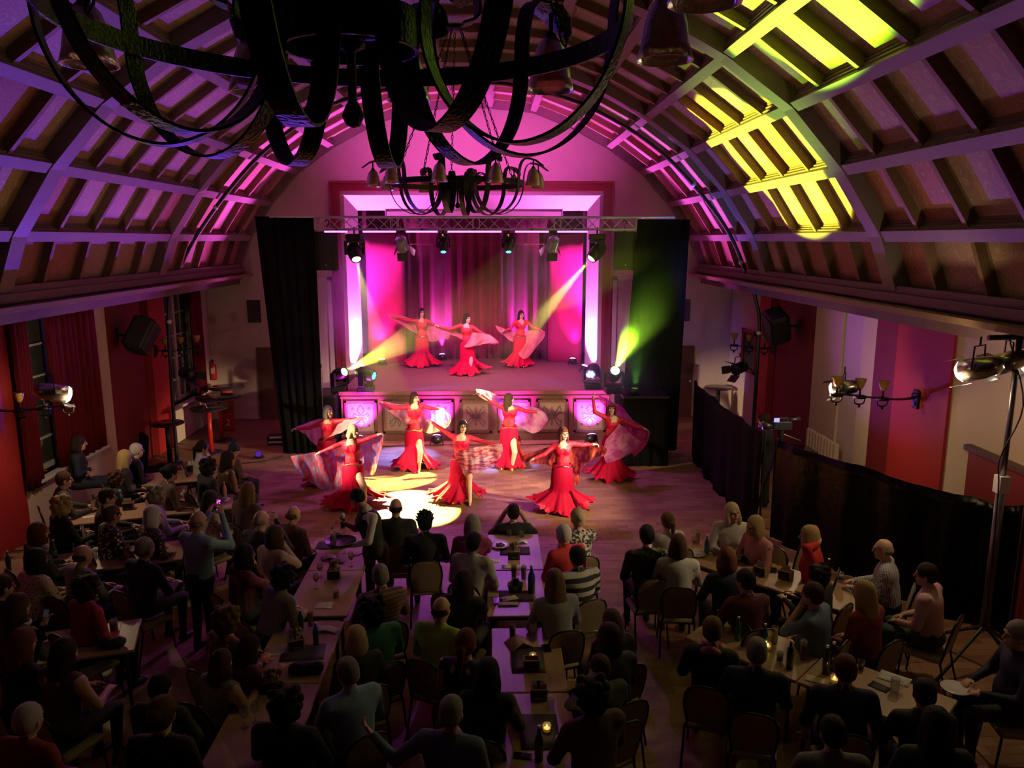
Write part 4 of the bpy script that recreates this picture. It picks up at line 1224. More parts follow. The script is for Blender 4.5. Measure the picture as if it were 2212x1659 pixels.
def hand_prims(w, d, nrm, side, curl=.5, s=1.0, m=SKIN):
    # w wrist, d pointing direction, nrm palm normal; five separate bent fingers
    w = np.array(w, float); d = np.array(d, float); d = d / np.linalg.norm(d)
    nrm = np.array(nrm, float); nrm = nrm - d * (nrm @ d)
    nrm = nrm / (np.linalg.norm(nrm) + 1e-9)
    x = np.cross(d, nrm) * side
    P = [ell(w + d * .045 * s, np.array((.038, .050, .017)) * s, m, np.column_stack([x, d, nrm]), .012)]
    for i, (o, L) in enumerate(((-.030, .062), (-.010, .075), (.011, .080), (.031, .070))):
        b = w + d * .078 * s + x * o * s
        d1 = d * math.cos(curl * .6) + nrm * math.sin(curl * .6) + x * o * 2.2; d1 /= np.linalg.norm(d1)
        d2 = d * math.cos(curl * 1.7) + nrm * math.sin(curl * 1.7) + x * o * 2.0; d2 /= np.linalg.norm(d2)
        k1 = b + d1 * L * .52 * s
        P += [cap(b, k1, .0092 * s, .0085 * s, m, .005), cap(k1, k1 + d2 * L * .48 * s, .0085 * s, .007 * s, m, .004)]
    b = w + d * .025 * s + x * .030 * s
    t1 = x * .75 + d * .65 + nrm * .25; t1 /= np.linalg.norm(t1)
    k1 = b + t1 * .04 * s; t2 = x * .25 + d * .9 + nrm * .3; t2 /= np.linalg.norm(t2)
    P += [cap(b, k1, .011 * s, .010 * s, m, .006), cap(k1, k1 + t2 * .032 * s, .010 * s, .008 * s, m, .004)]
    return P

skins = [mat('skin_%d' % i, c, .5, var=.06, scale=14) for i, c in enumerate([(.62, .36, .25), (.55, .30, .20), (.70, .44, .33), (.16, .075, .045), (.40, .21, .13)])]
eye_m = mat('eye_dark', (.02, .015, .012), .3); lip_m = mat('lips', (.42, .09, .08), .4)
lip_red = mat('lips_red', (.55, .02, .04), .35)
shoe_m = mat('shoe_black', (.02, .018, .018), .4)
HC = dict(black=(.012, .010, .010), dark=(.035, .020, .014), brown=(.09, .045, .022), lbrown=(.20, .11, .055), auburn=(.20, .06, .025), blond=(.62, .42, .18), lblond=(.80, .62, .36), grey=(.38, .35, .32), white=(.85, .82, .78), reddish=(.16, .05, .03), navy=(.01, .012, .03))
def hairm(k): return mat('hair_' + k, HC[k], .62, var=.3, scale=40, bump=.6, bscale=70, stretch=(4, 4, .6), spec=.18)
def pants(k): return mat('trousers_' + k, dict(black=(.012, .012, .014), navy=(.02, .025, .05), grey=(.07, .07, .075), brown=(.08, .05, .035), teal=(.03, .07, .07), beige=(.25, .2, .14))[k], .8, var=.12, bump=.1, bscale=40)
# ================================================================ dancers
def cloth_mix(name, col, col2, alpha=.25, scale=5.0, kind='noise', trans=.45, stretch=None, cC=None):
    if name in MATS: return MATS[name]
    M = bpy.data.materials.new(name); M.use_nodes = True
    nt = M.node_tree; N = nt.nodes; L = nt.links; N.remove(N['Principled BSDF'])
    tc = N.new('ShaderNodeTexCoord'); src = tc.outputs['Object']
    if stretch:
        mp = N.new('ShaderNodeMapping'); mp.inputs['Scale'].default_value = stretch; L.new(src, mp.inputs[0]); src = mp.outputs[0]
    nz = N.new('ShaderNodeTexNoise'); nz.inputs['Scale'].default_value = scale; nz.inputs['Detail'].default_value = 4; L.new(src, nz.inputs['Vector'])
    cr = N.new('ShaderNodeValToRGB'); cr.color_ramp.elements[0].position = .40; cr.color_ramp.elements[1].position = .58
    cr.color_ramp.elements[0].color = (*col, 1); cr.color_ramp.elements[1].color = (*col2, 1)
    if cC:
        x = cr.color_ramp.elements.new(.70); x.color = (*cC, 1)
    L.new(nz.outputs['Fac'], cr.inputs[0])
    d = N.new('ShaderNodeBsdfDiffuse'); t = N.new('ShaderNodeBsdfTranslucent'); a = N.new('ShaderNodeBsdfTransparent')
    L.new(cr.outputs[0], d.inputs[0]); L.new(cr.outputs[0], t.inputs[0])
    m1 = N.new('ShaderNodeMixShader'); m1.inputs[0].default_value = trans; L.new(d.outputs[0], m1.inputs[1]); L.new(t.outputs[0], m1.inputs[2])
    m2 = N.new('ShaderNodeMixShader'); m2.inputs[0].default_value = alpha; L.new(m1.outputs[0], m2.inputs[1]); L.new(a.outputs[0], m2.inputs[2])
    L.new(m2.outputs[0], N['Material Output'].inputs[0])
    MATS[name] = M; return M
lace = pattern('red_lace', 'voronoi', (.45, .07, .06), (.56, .006, .04), 34, .6, .30, bump=.2)
red_satin = mat('red_satin', (.58, .004, .05), .5, var=.12, scale=4, spec=.2)
red_dress = mat('red_dress', (.54, .004, .05), .65, spec=.12, var=.15, scale=4, stretch=(6, 6, .6))
ruffle_m = mat('ruffle_cloth', (.80, .08, .035), .6, var=.3, scale=22, bump=.4, bscale=40)
gold = mat('gold_belt', (.75, .5, .25), .3, metal=.8, var=.4, scale=60, bump=.6, bscale=90)
silver = mat('silver_jewel', (.85, .85, .88), .2, metal=1, var=.2, scale=60)

def dancer(D):
    Y = D['Y']; zf = D.get('zf', 0.0)
    def P(q, Y=Y):
        px, py = q[0], q[1]; return np.array(PY(px, py, Y + (q[2] if len(q) > 2 else 0)))
    base = P(D['hip']); base[2] = zf
    root = empty('dancer', base, 0, D['label'], 'person', D.get('group'))
    o = base
    hip = P(D['hip']) - o; waist = P(D['waist']) - o; neck = P(D['neck']) - o; head = P(D['head']) - o
    shL, shR = P(D['shL']) - o, P(D['shR']) - o
    s = D.get('s', 1.1)
    chest = (shL + shR) / 2 * .62 + waist * .38
    X = shR - shL; X[2] *= .5; X /= np.linalg.norm(X); Zv = neck - waist; Zv /= np.linalg.norm(Zv)
    Yv = np.cross(Zv, X); Yv /= np.linalg.norm(Yv); X = np.cross(Yv, Zv)
    R = np.column_stack([X, Yv, Zv])      # Yv points away from the viewer
    fwd = -Yv if not D.get('back') else Yv
    Pm = [ell(waist, (.125 * s, .095 * s, .13 * s), TOP, R, .04), ell(chest + R @ np.array((0, .0, .02)), (.150 * s, .10 * s, .15 * s), TOP, R, .04),
          ell(hip + np.array((0, 0, .02)), (.155 * s, .12 * s, .12 * s), BOT, None, .04)]
    for sx in (-1, 1):
        Pm.append(ell(chest + X * sx * .060 * s + fwd * .066 * s - Zv * .0, np.array((.060, .055, .055)) * s, 7, R, .04))
    Pm += [cap(shL * .86 + shR * .14, shR * .86 + shL * .14, .052 * s, None, TOP, .04)]
    # bare neckline
    Pm += [ell((shL + shR) / 2 + fwd * .062 * s + Zv * .005, np.array((.075, .035, .075)) * s, SKIN, R, .01)]
    Hh = head; yaw = D.get('yaw', 0); pit = D.get('pitch', 0)
    RH = rotz(PI + yaw) @ roty(D.get('roll', 0)) @ rotx(-pit)
    Pm += [cap(neck - Zv * .03, Hh + RH @ np.array((0, -.02, -.06)), .050 * s, .044 * s, SKIN, .03)]
    Pm += head_prims(Hh, RH, .94 * s, True)
    for side, sh, el_, ha in ((-1, shL, D['elL'], D['haL']), (1, shR, D['elR'], D['haR'])):
        e_ = P(el_) - o; h_ = P(ha) - o
        Pm += [cap(sh, e_, .048 * s, .038 * s, TOP, .03), cap(e_, h_, .038 * s, .026 * s, TOP, .02)]
        d = h_ - e_; d /= np.linalg.norm(d)
        Pm += [cap(h_ - d * .01, h_ + d * .02, .026 * s, .025 * s, SKIN, .01)]
        up = np.array((0, 0, -1.0)) if abs(d[2]) < .8 else np.array((1., 0, 0))
        Pm += hand_prims(h_, d, up, side, .9 if D.get('grip', True) else .3, .98)
    for kx, (kn, ft) in enumerate(D['legs']):
        k_ = P(kn) - o; f_ = P(ft) - o; f_[2] = max(f_[2], .07)
        hp_ = hip + np.array((-.075 if kx == 0 else .075, 0, -.05))
        Pm += [cap(hp_, k_, .080 * s, .055 * s, SKIN, .03), cap(k_, f_, .052 * s, .034 * s, SKIN, .02)]
        fd = np.array((D.get('footx', (.0, .0))[kx], -.85 if not D.get('back') else -.5, 0)); fd /= np.linalg.norm(fd)
        a_ = f_.copy(); a_[2] = .045
        Pm += [cap(f_, a_, .034 * s, .034, SKIN, .02), cap(a_ - fd * .03, a_ + fd * .13 - np.array((0, 0, .018)), .034, .024, SKIN, .02)]
    mats = [skins[D.get('skin', 2)], lace, red_satin, shoe_m, eye_m, lip_red, hairm(D['hair'][1]), red_satin]
    link('body', sdf_mesh('dancer_body', Pm, .0068, mats, .3), root)
    link('hair', sdf_mesh('dancer_hair', hair_prims(Hh, RH, D['hair'][0], .95 * s), .007, [hairm(D['hair'][1])], .3), root)
    # jewellery
    mb = MB()
    for sx in (-1, 1): mb.sphere(Vector(Hh + RH @ np.array((sx * .080, .0, -.05))), .011, 6, sc=(1, 1, 2))
    e = mb
    for sx in (-1, 1):
        mb = MB(); mb.sphere(Vector(Hh + RH @ np.array((sx * .081, .0, -.055))), .010, 6, sc=(1, 1, 2.2)); mb.obj('earring', silver, root, True)
    if D.get('necklace', True):
        mb = MB(); c0 = (shL + shR) / 2 + Zv * .035
        pts = [Vector(c0 + X * .075 * math.sin(t) + fwd * (.055 + .045 * math.cos(t)) - Zv * .06 * max(0, math.cos(t))) for t in np.linspace(-1.5, 1.5, 15)]
        mb.tube(pts, .006, 5); mb.obj('necklace', silver, root, True)
    if D.get('flower'):
        mb = MB(); c0 = Hh + RH @ np.array((-.06, -.03, .09))
        for q in range(6): mb.sphere(Vector(c0) + Vector((.02 * math.cos(q), .01, .02 * math.sin(q))), .016, 6)
        mb.obj('hair_flower', red_satin, root, True)
    if D.get('band'):
        mb = MB(); pts = [Vector(Hh + RH @ np.array((.089 * math.sin(t), .02, .035 + .102 * math.cos(t)))) for t in np.linspace(-1.5, 1.5, 13)]
        mb.tube(pts, .006, 5); mb.obj('hair_band', silver, root, True)
    # mermaid skirt with gores; opens at the slit
    hl, hb, hr = P(D['hem'][0]) - o, P(D['hem'][1]) - o, P(D['hem'][2]) - o
    NT, NS = 20, 97
    slit = D.get('slit')            # angle in radians, camera side = -pi/2
    top = waist * .70 + hip * .30 + np.array((0, 0, .0)); hemc = (hl + hr) / 2; hemc[2] = .02; hemc[1] = hb[1] + .12
    hw = max(.28, np.linalg.norm((hr - hl)[:2]) / 2)
    keys_t = [0, .12, .28, .45, .6, .78, .9, 1.0]; keys_r = [.137 * s, .172 * s, .182 * s, .182 * s, .215, .215 + (hw - .215) * .42, .215 + (hw - .215) * .75, hw]
    r_ = np.random.default_rng(int(D['hip'][0])); ph = r_.uniform(0, 6.28, 5); nf = D.get('folds', 11)
    def skirt_pt(t, th, off=0.0):
        r = np.interp(t, keys_t, keys_r)
        amp = .16 * max(0, (t - .35) / .65) ** 1.3
        f = 1 + amp * (math.sin(nf * th + ph[0] + 1.2 * math.sin(2 * th + ph[1])) * .7 + math.sin((nf * 2 + 1) * th + ph[2]) * .3)
        rr = r * f + off
        sw = max(0, (t - .3) / .7) ** 1.6
        c = top * (1 - t) + np.array((top[0], top[1], 0.02)) * t
        c = c + (hemc - np.array((top[0], top[1], .02))) * sw * np.array((1, 1, 0))
        zl, zr = hl[2], hr[2]
        lift = (zl * max(0, -math.cos(th)) ** 1.5 + zr * max(0, math.cos(th)) ** 1.5) * sw * .8
        z = c[2] + lift + (.03 * math.sin(nf * th + ph[3]) * sw) + .02 * sw
        return Vector((c[0] + rr * math.cos(th), c[1] + rr * .72 * math.sin(th), max(.015, z)))
    th0 = (slit if slit is not None else PI / 2)
    rows = []
    for i in range(NT + 1):
        t = i / NT
        gap = 0.0
        if slit is not None: gap = D.get('gap', .34) * max(0, (t - D.get('slit_t', .32)) / (1 - D.get('slit_t', .32))) ** .7
        rows.append([skirt_pt(t, th0 + gap + (2 * PI - 2 * gap) * j / (NS - 1)) for j in range(NS)])
    mb = MB(); mb.grid(rows); sk_ = mb.obj('skirt', red_dress, root, True); sk_.modifiers.new('t', 'SOLIDIFY').thickness = .008
    # hem flounce
    mb = MB(); rw = []
    for v in range(3):
        row = []
        for j in range(193):
            gap = D.get('gap', .34) if slit is not None else 0
            th = th0 + gap + (2 * PI - 2 * gap) * j / 192
            wv = .018 * math.sin(j * 1.35 + ph[4]) * v
            p = skirt_pt(.93 + .035 * v, th, .012 + .022 * v + wv); p.z = max(.012, p.z + .012 * math.sin(j * .9) * v)
            row.append(p)
        rw.append(row)
    mb.grid(rw); mb.obj('hem_ruffle', D.get('ruffle', red_dress), root, True)
    if slit is not None:
        for sd in (-1, 1):
            rw = []
            for v in range(4):
                row = []
                for j in range(50):
                    t = D.get('slit_t', .32) - .02 + (1.0 - D.get('slit_t', .32)) * j / 49
                    gap = D.get('gap', .34) * max(0, (t - D.get('slit_t', .32)) / (1 - D.get('slit_t', .32))) ** .7 if t > D.get('slit_t', .32) else 0
                    th = th0 + sd * gap
                    p = skirt_pt(min(t, 1), th + sd * .03 * v, .012 + .020 * v + .022 * math.sin(j * 1.6 + v) * (v > 0))
                    p.x += sd * -.012 * v + .012 * math.sin(j * 2.1 + ph[1])
                    row.append(p)
                rw.append(row)
            mb = MB(); mb.grid(rw); mb.obj('slit_ruffle', D.get('ruffle2', ruffle_m), root, True)
    if D.get('belt', True):
        mb = MB(); pts = [skirt_pt(.04, t, .012) + Vector((0, 0, .018 * math.sin(3 * t))) for t in np.linspace(0, 2 * PI, 40, endpoint=False)]
        mb.tube(pts, .013, 5, closed=True); mb.obj('hip_belt', D.get('beltm', gold), root, True)
    return root

def veil(cols, Y, material, label, nu=34, nv=18, seed=0, wave=.025, group=None):
    # cols: columns of 3 control points (px, py, dy) from the held edge to the free edge
    r = np.random.default_rng(seed); ph = r.uniform(0, 6.28, 6)
    C3 = [catmull([PY(a, b, Y + d) for a, b, d in c], 6) for c in cols]
    rowsn = len(C3[0])
    lines = [catmull([c[i] for c in C3], 8) for i in range(rowsn)]
    base = Vector(lines[0][len(lines[0]) // 2])
    rows = []
    for i, ln in enumerate(lines):
        f = i / (rowsn - 1)
        row = []
        for j, p in enumerate(ln):
            u = j / (len(ln) - 1)
            w = wave * (math.sin(u * 26 + ph[0] + 2 * f) + .6 * math.sin(u * 47 + ph[1] - 3 * f)) * (.35 + .65 * math.sin(f * PI * .8))
            row.append(p + Vector((0, w, .5 * w * math.sin(u * 9 + ph[2]))) - base)
        rows.append(row)
    mb = MB(); mb.grid(rows)
    o = mb.obj('silk_veil', material, None, True, loc=base)
    tag(o, label, 'veil', group)
    return o

v_mag = cloth_mix('veil_magenta', (.62, .03, .22), (.75, .12, .36), .22)
v_pink = cloth_mix('veil_pink', (.86, .30, .40), (.92, .45, .50), .18)
v_salmon = cloth_mix('veil_salmon', (.90, .33, .30), (.94, .48, .42), .16)
v_cream = cloth_mix('veil_cream_pink', (.92, .55, .50), (.80, .16, .32), .15, 4)
v_multi = cloth_mix('veil_batik', (.62, .05, .03), (.16, .24, .46), .14, 7, stretch=(3, 3, 1), cC=(.75, .30, .10))
v_stripe = cloth_mix('veil_rose_streaked', (.55, .06, .10), (.88, .52, .52), .12, 6, stretch=(1.2, 1, 5))
v_dark = cloth_mix('veil_dark_marbled', (.10, .008, .012), (.40, .05, .03), .08, 6, stretch=(2, 2, 1), cC=(.55, .2, .1))
v_violet = cloth_mix('veil_lilac', (.60, .10, .40), (.80, .35, .62), .22)

DG = 'dancers in red mermaid dresses'
dancer(dict(Y=15.34, head=(709, 890), neck=(709, 911), shL=(694, 914), shR=(724, 910), elL=(668, 924, -.05), haL=(642, 926, -.05), elR=(746, 908, -.1), haR=(772, 904, -.2), waist=(708, 940), hip=(702, 966), legs=[((696, 1008), (690, 1046)), ((705, 1008), (700, 1044))], hem=[(660, 1040), (684, 1052), (722, 1042)], yaw=.95, hair=('bob', 'grey'), flower=True, label='dancer with grey hair and a red flower, arms spread, pink veil'))
veil([[(640, 922, -.04), (646, 926, .05), (652, 933, .1)], [(668, 912, .1), (672, 930, .2), (668, 948, .2)], [(692, 905, .18), (694, 938, .25), (690, 966, .2)], [(722, 912, .16), (722, 936, -.12), (704, 948, -.26)], [(744, 908, -.16), (748, 922, -.3), (733, 936, -.34)], [(770, 903, -.3), (776, 910, -.36), (762, 918, -.36)], [(790, 899, -.32), (796, 905, -.34), (786, 912, -.34)]], 15.34, v_pink, 'pale pink veil swept behind and across the grey-haired dancer', seed=1)
dancer(dict(Y=14.05, head=(764, 932), neck=(761, 952), shL=(741, 957), shR=(778, 953), elL=(721, 965, -.05), haL=(692, 977, -.05), elR=(797, 947, .0), haR=(815, 940, 0), waist=(761, 990), hip=(762, 1012), legs=[((752, 1052), (742, 1096)), ((786, 1052, -.26), (789, 1094, -.2))], hem=[(702, 1088), (765, 1102), (828, 1076)], yaw=.85, hair=('wavy', 'lblond'), slit=-.75, slit_t=0.36, gap=.30, ruffle2=mat('ruffle_pink', (.85, .12, .16), .6, var=.3, scale=22, bump=.4, bscale=40), label='dancer with wavy blond hair holding the blue and red batik veil'))
veil([[(627, 985, -.05), (634, 1004, .0), (646, 1022, .05)], [(655, 981, -.02), (664, 1014, .1), (676, 1046, .1)], [(690, 975, .02), (700, 1020, .18), (712, 1060, .16)], [(726, 962, .12), (736, 1012, .26), (734, 1050, .2)], [(770, 950, .2), (776, 985, .26), (782, 1015, .2)], [(800, 944, .08), (798, 985, .12), (806, 1026, .1)], [(828, 938, .02), (826, 962, .0), (818, 992, .0)]], 14.05, v_multi, 'blue and red batik veil spread behind the wavy blond dancer', seed=2)
dancer(dict(Y=16.43, head=(896, 860), neck=(895, 879), shL=(881, 878), shR=(911, 876), elL=(853, 882, -.05), haL=(828, 871, -.05), elR=(931, 882), haR=(948, 883, -.05), waist=(894, 919), hip=(894, 938), legs=[((884, 978), (880, 1014)), ((908, 975, -.22), (905, 1016, -.12))], hem=[(852, 1004), (905, 1020), (946, 1012)], yaw=.75, hair=('long', 'dark'), slit=-1.15, slit_t=0.39, gap=.26, label='tall dancer with long dark hair before the stage front panels'))
veil([[(815, 865, -.05), (820, 873, .0), (832, 884, .05)], [(846, 870, .05), (856, 892, .15), (866, 908, .15)], [(880, 878, .16), (884, 905, .22), (885, 924, .2)], [(912, 880, .16), (920, 905, .2), (918, 934, .15)], [(936, 880, .1), (940, 905, .05), (932, 936, .0)], [(956, 884, .0), (962, 906, -.05), (952, 930, -.05)], [(972, 896, -.02), (974, 910, -.05), (968, 922, -.05)]], 16.43, v_cream, 'cream and pink veil flaring from the tall long-haired dancer', seed=3)
dancer(dict(Y=14.34, head=(999, 922), neck=(995, 944), shL=(977, 943), shR=(1016, 946), elL=(954, 927, .05), haL=(934, 913, .1), elR=(1042, 954, -.05), haR=(1072, 962, -.1), waist=(996, 978), hip=(993, 1001), legs=[((982, 1042), (976, 1078)), ((1014, 1030, -.26), (1015, 1078, -.2))], hem=[(930, 1068), (982, 1087), (1040, 1066)], yaw=.3, pitch=-.1, hair=('long', 'dark'), band=True, slit=-.9, slit_t=0.36, gap=.30, label='dancer with dark bob and hair band holding a streaked rose veil'))
veil([[(984, 976, -.22), (986, 992, -.26), (992, 1006, -.26)], [(1006, 972, -.26), (1010, 1000, -.34), (1008, 1020, -.34)], [(1030, 966, -.24), (1034, 998, -.34), (1030, 1022, -.36)], [(1056, 962, -.16), (1062, 988, -.26), (1060, 1008, -.28)], [(1084, 958, -.12), (1086, 975, -.16), (1080, 990, -.16)]], 14.34, v_stripe, 'streaked rose veil swept in front of the hair-band dancer', seed=4)
dancer(dict(Y=16.48, head=(1100, 862), neck=(1101, 880), shL=(1086, 880), shR=(1117, 881), elL=(1062, 868, .0), haL=(1041, 852, .0), elR=(1136, 888, .1), haR=(1160, 890, .15), waist=(1100, 912), hip=(1098, 932), legs=[((1092, 975), (1084, 1012)), ((1112, 976, -.22), (1106, 1010, -.1))], hem=[(1070, 1004), (1095, 1012), (1146, 1000)], yaw=2.0, hair=('long', 'brown'), slit=-.6, slit_t=0.39, gap=.30, necklace=False, label='dancer turned aside, raising a glowing yellow veil on one arm'))
veil([[(1028, 840, 0), (1031, 850, .02), (1036, 858, .03)], [(1048, 843, .04), (1052, 858, .06), (1056, 868, .06)], [(1070, 852, .1), (1074, 868, .12), (1076, 882, .12)], [(1092, 868, .16), (1096, 884, .18), (1100, 902, .16)], [(1122, 876, .2), (1128, 902, .16), (1130, 926, .1)], [(1152, 878, .22), (1160, 906, .1), (1154, 936, .05)], [(1178, 892, .2), (1184, 908, .12), (1172, 926, .08)]], 16.48, v_violet, 'lilac veil billowing from the dancer with one arm raised in yellow light', seed=5)
dancer(dict(Y=13.69, head=(1217, 937), neck=(1215, 960), shL=(1196, 964), shR=(1234, 958), elL=(1176, 981, -.05), haL=(1154, 990, -.1), elR=(1256, 961, .0), haR=(1280, 960, 0), waist=(1215, 994), hip=(1213, 1018), legs=[((1205, 1060), (1196, 1106)), ((1225, 1060), (1224, 1106))], hem=[(1152, 1080), (1200, 1114), (1276, 1086)], yaw=.35, pitch=-.12, hair=('bangs', 'reddish'), belt=True, beltm=silver, ruffle=red_satin, folds=9, slit=-.95, slit_t=0.59, gap=.06, ruffle2=red_satin, label='dancer with auburn fringe holding a dark marbled veil behind her'))
veil([[(1122, 986, -.12), (1128, 996, -.08), (1140, 1004, -.02)], [(1150, 977, .0), (1156, 990, .06), (1166, 1002, .1)], [(1186, 966, .16), (1188, 990, .2), (1194, 1010, .2)], [(1236, 962, .18), (1240, 1000, .24), (1246, 1048, .2)], [(1262, 958, .08), (1264, 982, .14), (1256, 1012, .14)], [(1290, 957, .0), (1294, 972, .04), (1284, 990, .06)], [(1312, 970, -.02), (1310, 978, .0), (1302, 986, .0)]], 13.69, v_dark, 'dark marbled brown veil looping behind the auburn-fringed dancer', seed=6)
dancer(dict(Y=15.55, head=(1321, 884), neck=(1324, 903), shL=(1308, 902), shR=(1342, 906), elL=(1285, 890), haL=(1281, 862), elR=(1365, 919), haR=(1390, 926), waist=(1321, 936), hip=(1320, 958), legs=[((1312, 1000), (1308, 1038)), ((1330, 1000), (1332, 1036))], hem=[(1274, 1020), (1325, 1044), (1366, 1026)], yaw=-.15, pitch=-.25, hair=('bangs', 'reddish'), belt=False, label='dancer with reddish hair in magenta veil, one hand raised'))
veil([[(1288, 850, .05), (1292, 858, .12), (1296, 866, .16)], [(1312, 862, .14), (1316, 880, .2), (1318, 890, .2)], [(1344, 880, .2), (1346, 902, .22), (1346, 922, .18)], [(1366, 906, .2), (1366, 935, .14), (1350, 962, .0)], [(1392, 922, .06), (1388, 948, .0), (1366, 980, -.08)], [(1404, 932, .0), (1396, 960, -.06), (1368, 988, -.12)]], 15.55, v_mag, 'deep magenta veil trailing down from the raised hand of a dancer', seed=7)
veil([[(1338, 916, -.16), (1326, 930, -.22), (1312, 944, -.22)], [(1350, 925, -.14), (1340, 950, -.28), (1304, 968, -.28)], [(1372, 945, -.1), (1352, 972, -.25), (1306, 992, -.28)], [(1388, 955, -.06), (1362, 980, -.18), (1312, 1002, -.24)]], 15.55, v_violet, 'pale lilac veil gathered in front of the reddish-haired dancer', seed=8)
# on the stage
dancer(dict(Y=22.75, zf=SZ, head=(911, 675), neck=(911, 691), shL=(899, 693), shR=(923, 693), elL=(877, 691), haL=(856, 686), elR=(936, 701, .05), haR=(950, 708, .1), waist=(911, 720), hip=(911, 735), legs=[((905, 765), (900, 792)), ((917, 765), (915, 792))], hem=[(876, 786), (914, 795), (948, 786)], yaw=.4, hair=('long', 'black'), slit=-1.0, slit_t=0.54, gap=.12, beltm=silver, ruffle2=red_dress, label='stage dancer with black hair lifting her veil toward the pink flat'))
veil([[(838, 678, 0), (842, 686, .02), (852, 692, .05)], [(868, 682, .1), (874, 698, .14), (884, 712, .14)], [(898, 692, .16), (902, 712, .2), (906, 724, .18)], [(926, 698, .15), (932, 716, .15), (930, 738, .1)], [(952, 706, .1), (958, 718, .1), (950, 734, .08)], [(972, 718, .1), (972, 726, .1), (968, 733, .1)]], 22.75, v_salmon, 'salmon veil held wide by the stage dancer before the extinguisher-side flat', seed=9)
dancer(dict(Y=21.3, zf=SZ, head=(1009, 688), neck=(1008, 702), shL=(994, 703), shR=(1021, 706), elL=(972, 711, -.05), haL=(948, 705, -.1), elR=(1040, 719, -.05), haR=(1056, 726, -.1), waist=(1009, 733), hip=(1009, 751), legs=[((1000, 782), (998, 808)), ((1017, 782, -.1), (1018, 808, -.12))], hem=[(976, 806), (1006, 813), (1052, 796)], yaw=.9, hair=('long', 'black'), slit=-.8, slit_t=0.54, gap=.16, necklace=False, ruffle2=red_dress, belt=False, label='central stage dancer in profile holding a salmon veil across'))
veil([[(940, 700, -.12), (944, 706, -.1), (950, 711, -.08)], [(966, 706, .05), (972, 716, .1), (978, 724, .1)], [(996, 712, .16), (1000, 724, .18), (1000, 736, .16)], [(1022, 716, .1), (1020, 732, -.14), (1004, 750, -.22)], [(1042, 720, -.1), (1040, 734, -.2), (1024, 748, -.24)], [(1060, 724, -.14), (1068, 736, -.18), (1050, 742, -.2)], [(1072, 734, -.14), (1078, 742, -.16), (1070, 746, -.16)]], 21.3, v_salmon, 'salmon veil wrapped around the central stage dancer', seed=10)
dancer(dict(Y=22.65, zf=SZ, head=(1126, 680), neck=(1125, 693), shL=(1113, 695), shR=(1138, 695), elL=(1104, 709), haL=(1090, 714, -.05), elR=(1153, 708), haR=(1168, 714, -.05), waist=(1124, 719), hip=(1123, 736), legs=[((1116, 766), (1113, 790)), ((1130, 766), (1131, 790))], hem=[(1090, 786), (1122, 792), (1148, 788)], yaw=.35, hair=('long', 'black'), beltm=silver, ruffle2=red_dress, label='stage dancer with silver belt smiling before the violet curtain folds'))
veil([[(1070, 702, 0), (1074, 712, 0), (1082, 720, 0)], [(1090, 710, .06), (1094, 724, .1), (1102, 736, .1)], [(1112, 714, .16), (1118, 732, .18), (1116, 742, .16)], [(1140, 714, .1), (1138, 740, -.12), (1122, 768, -.2)], [(1160, 714, .0), (1152, 738, -.12), (1138, 774, -.2)], [(1178, 716, -.02), (1176, 728, -.04), (1166, 740, -.06)]], 22.65, v_salmon, 'salmon veil falling to the knees of the silver-belted stage dancer', seed=11)
# ================================================================ tables and chairs
table_wood = mat('table_laminate', (.46, .29, .17), .42, var=.12, scale=3, stretch=(1, 8, 1))
table_leg = mat('table_leg', (.03, .028, .028), .4, metal=.5)
def table_proto():
    r = empty('banquet_table')
    mb = MB(); mb.bbox((0, 0, .722), (1.24, .74, .036), .008); mb.obj('table_top', table_wood, r)
    mb = MB()
    for y in (-.30, .30): mb.box((0, y, .675), (1.06, .03, .06))
    for x in (-.53, .53): mb.box((x, 0, .675), (.03, .6, .06))
    mb.obj('apron', table_leg, r)
    for sx in (-1, 1):
        for sy in (-1, 1):
            mb = MB(); mb.cyl((sx * .54, sy * .30, 0), (sx * .52, sy * .29, .70), .018, .022, 8); mb.obj('leg', table_leg, r)
    return r
TP = table_proto(); TP_used = [False]
TABLES = {}
def table(key, x, y, ang, label):
    o = TP if not TP_used[0] else copy_tree(TP)
    TP_used[0] = True
    o.location = (x, y, 0); o.rotation_euler = (0, 0, ang)
    tag(o, label, 'table', 'banquet tables of the audience')
    TABLES[key] = o
U18 = Vector((math.cos(math.radians(18)), math.sin(math.radians(18)))); V18 = Vector((-U18.y, U18.x))
U45 = Vector((.707, -.707)); V45 = Vector((.707, .707))
for k, y, l in (('c1a', 10.10, 'table before the photographer at the dance floor edge'), ('c1b', 8.84, 'table with the tall blue bottle, joined to the photographer table'), ('c2a', 7.32, 'table with the dark phone and folded paper behind the blue bottle table'), ('c2b', 6.06, 'dim table with two lit candles'), ('c2c', 4.80, 'unlit table behind the candle table')):
    table(k, .31 if k[1] == '1' else .36, y, PI / 2, 'wooden banquet ' + l)
for k, y, l in (('l1a', 10.15, 'table under the waiter tray'), ('l1b', 8.90, 'table with the single white sheet, joined to the waiter table'), ('l2a', 7.53, 'table with the two small blue bottles'), ('l2b', 6.28, 'dark table with a tall beer between light stripes'), ('l2c', 5.02, 'unlit table behind the tall beer table')):
    table(k, -2.05, y, PI / 2, 'wooden banquet ' + l)
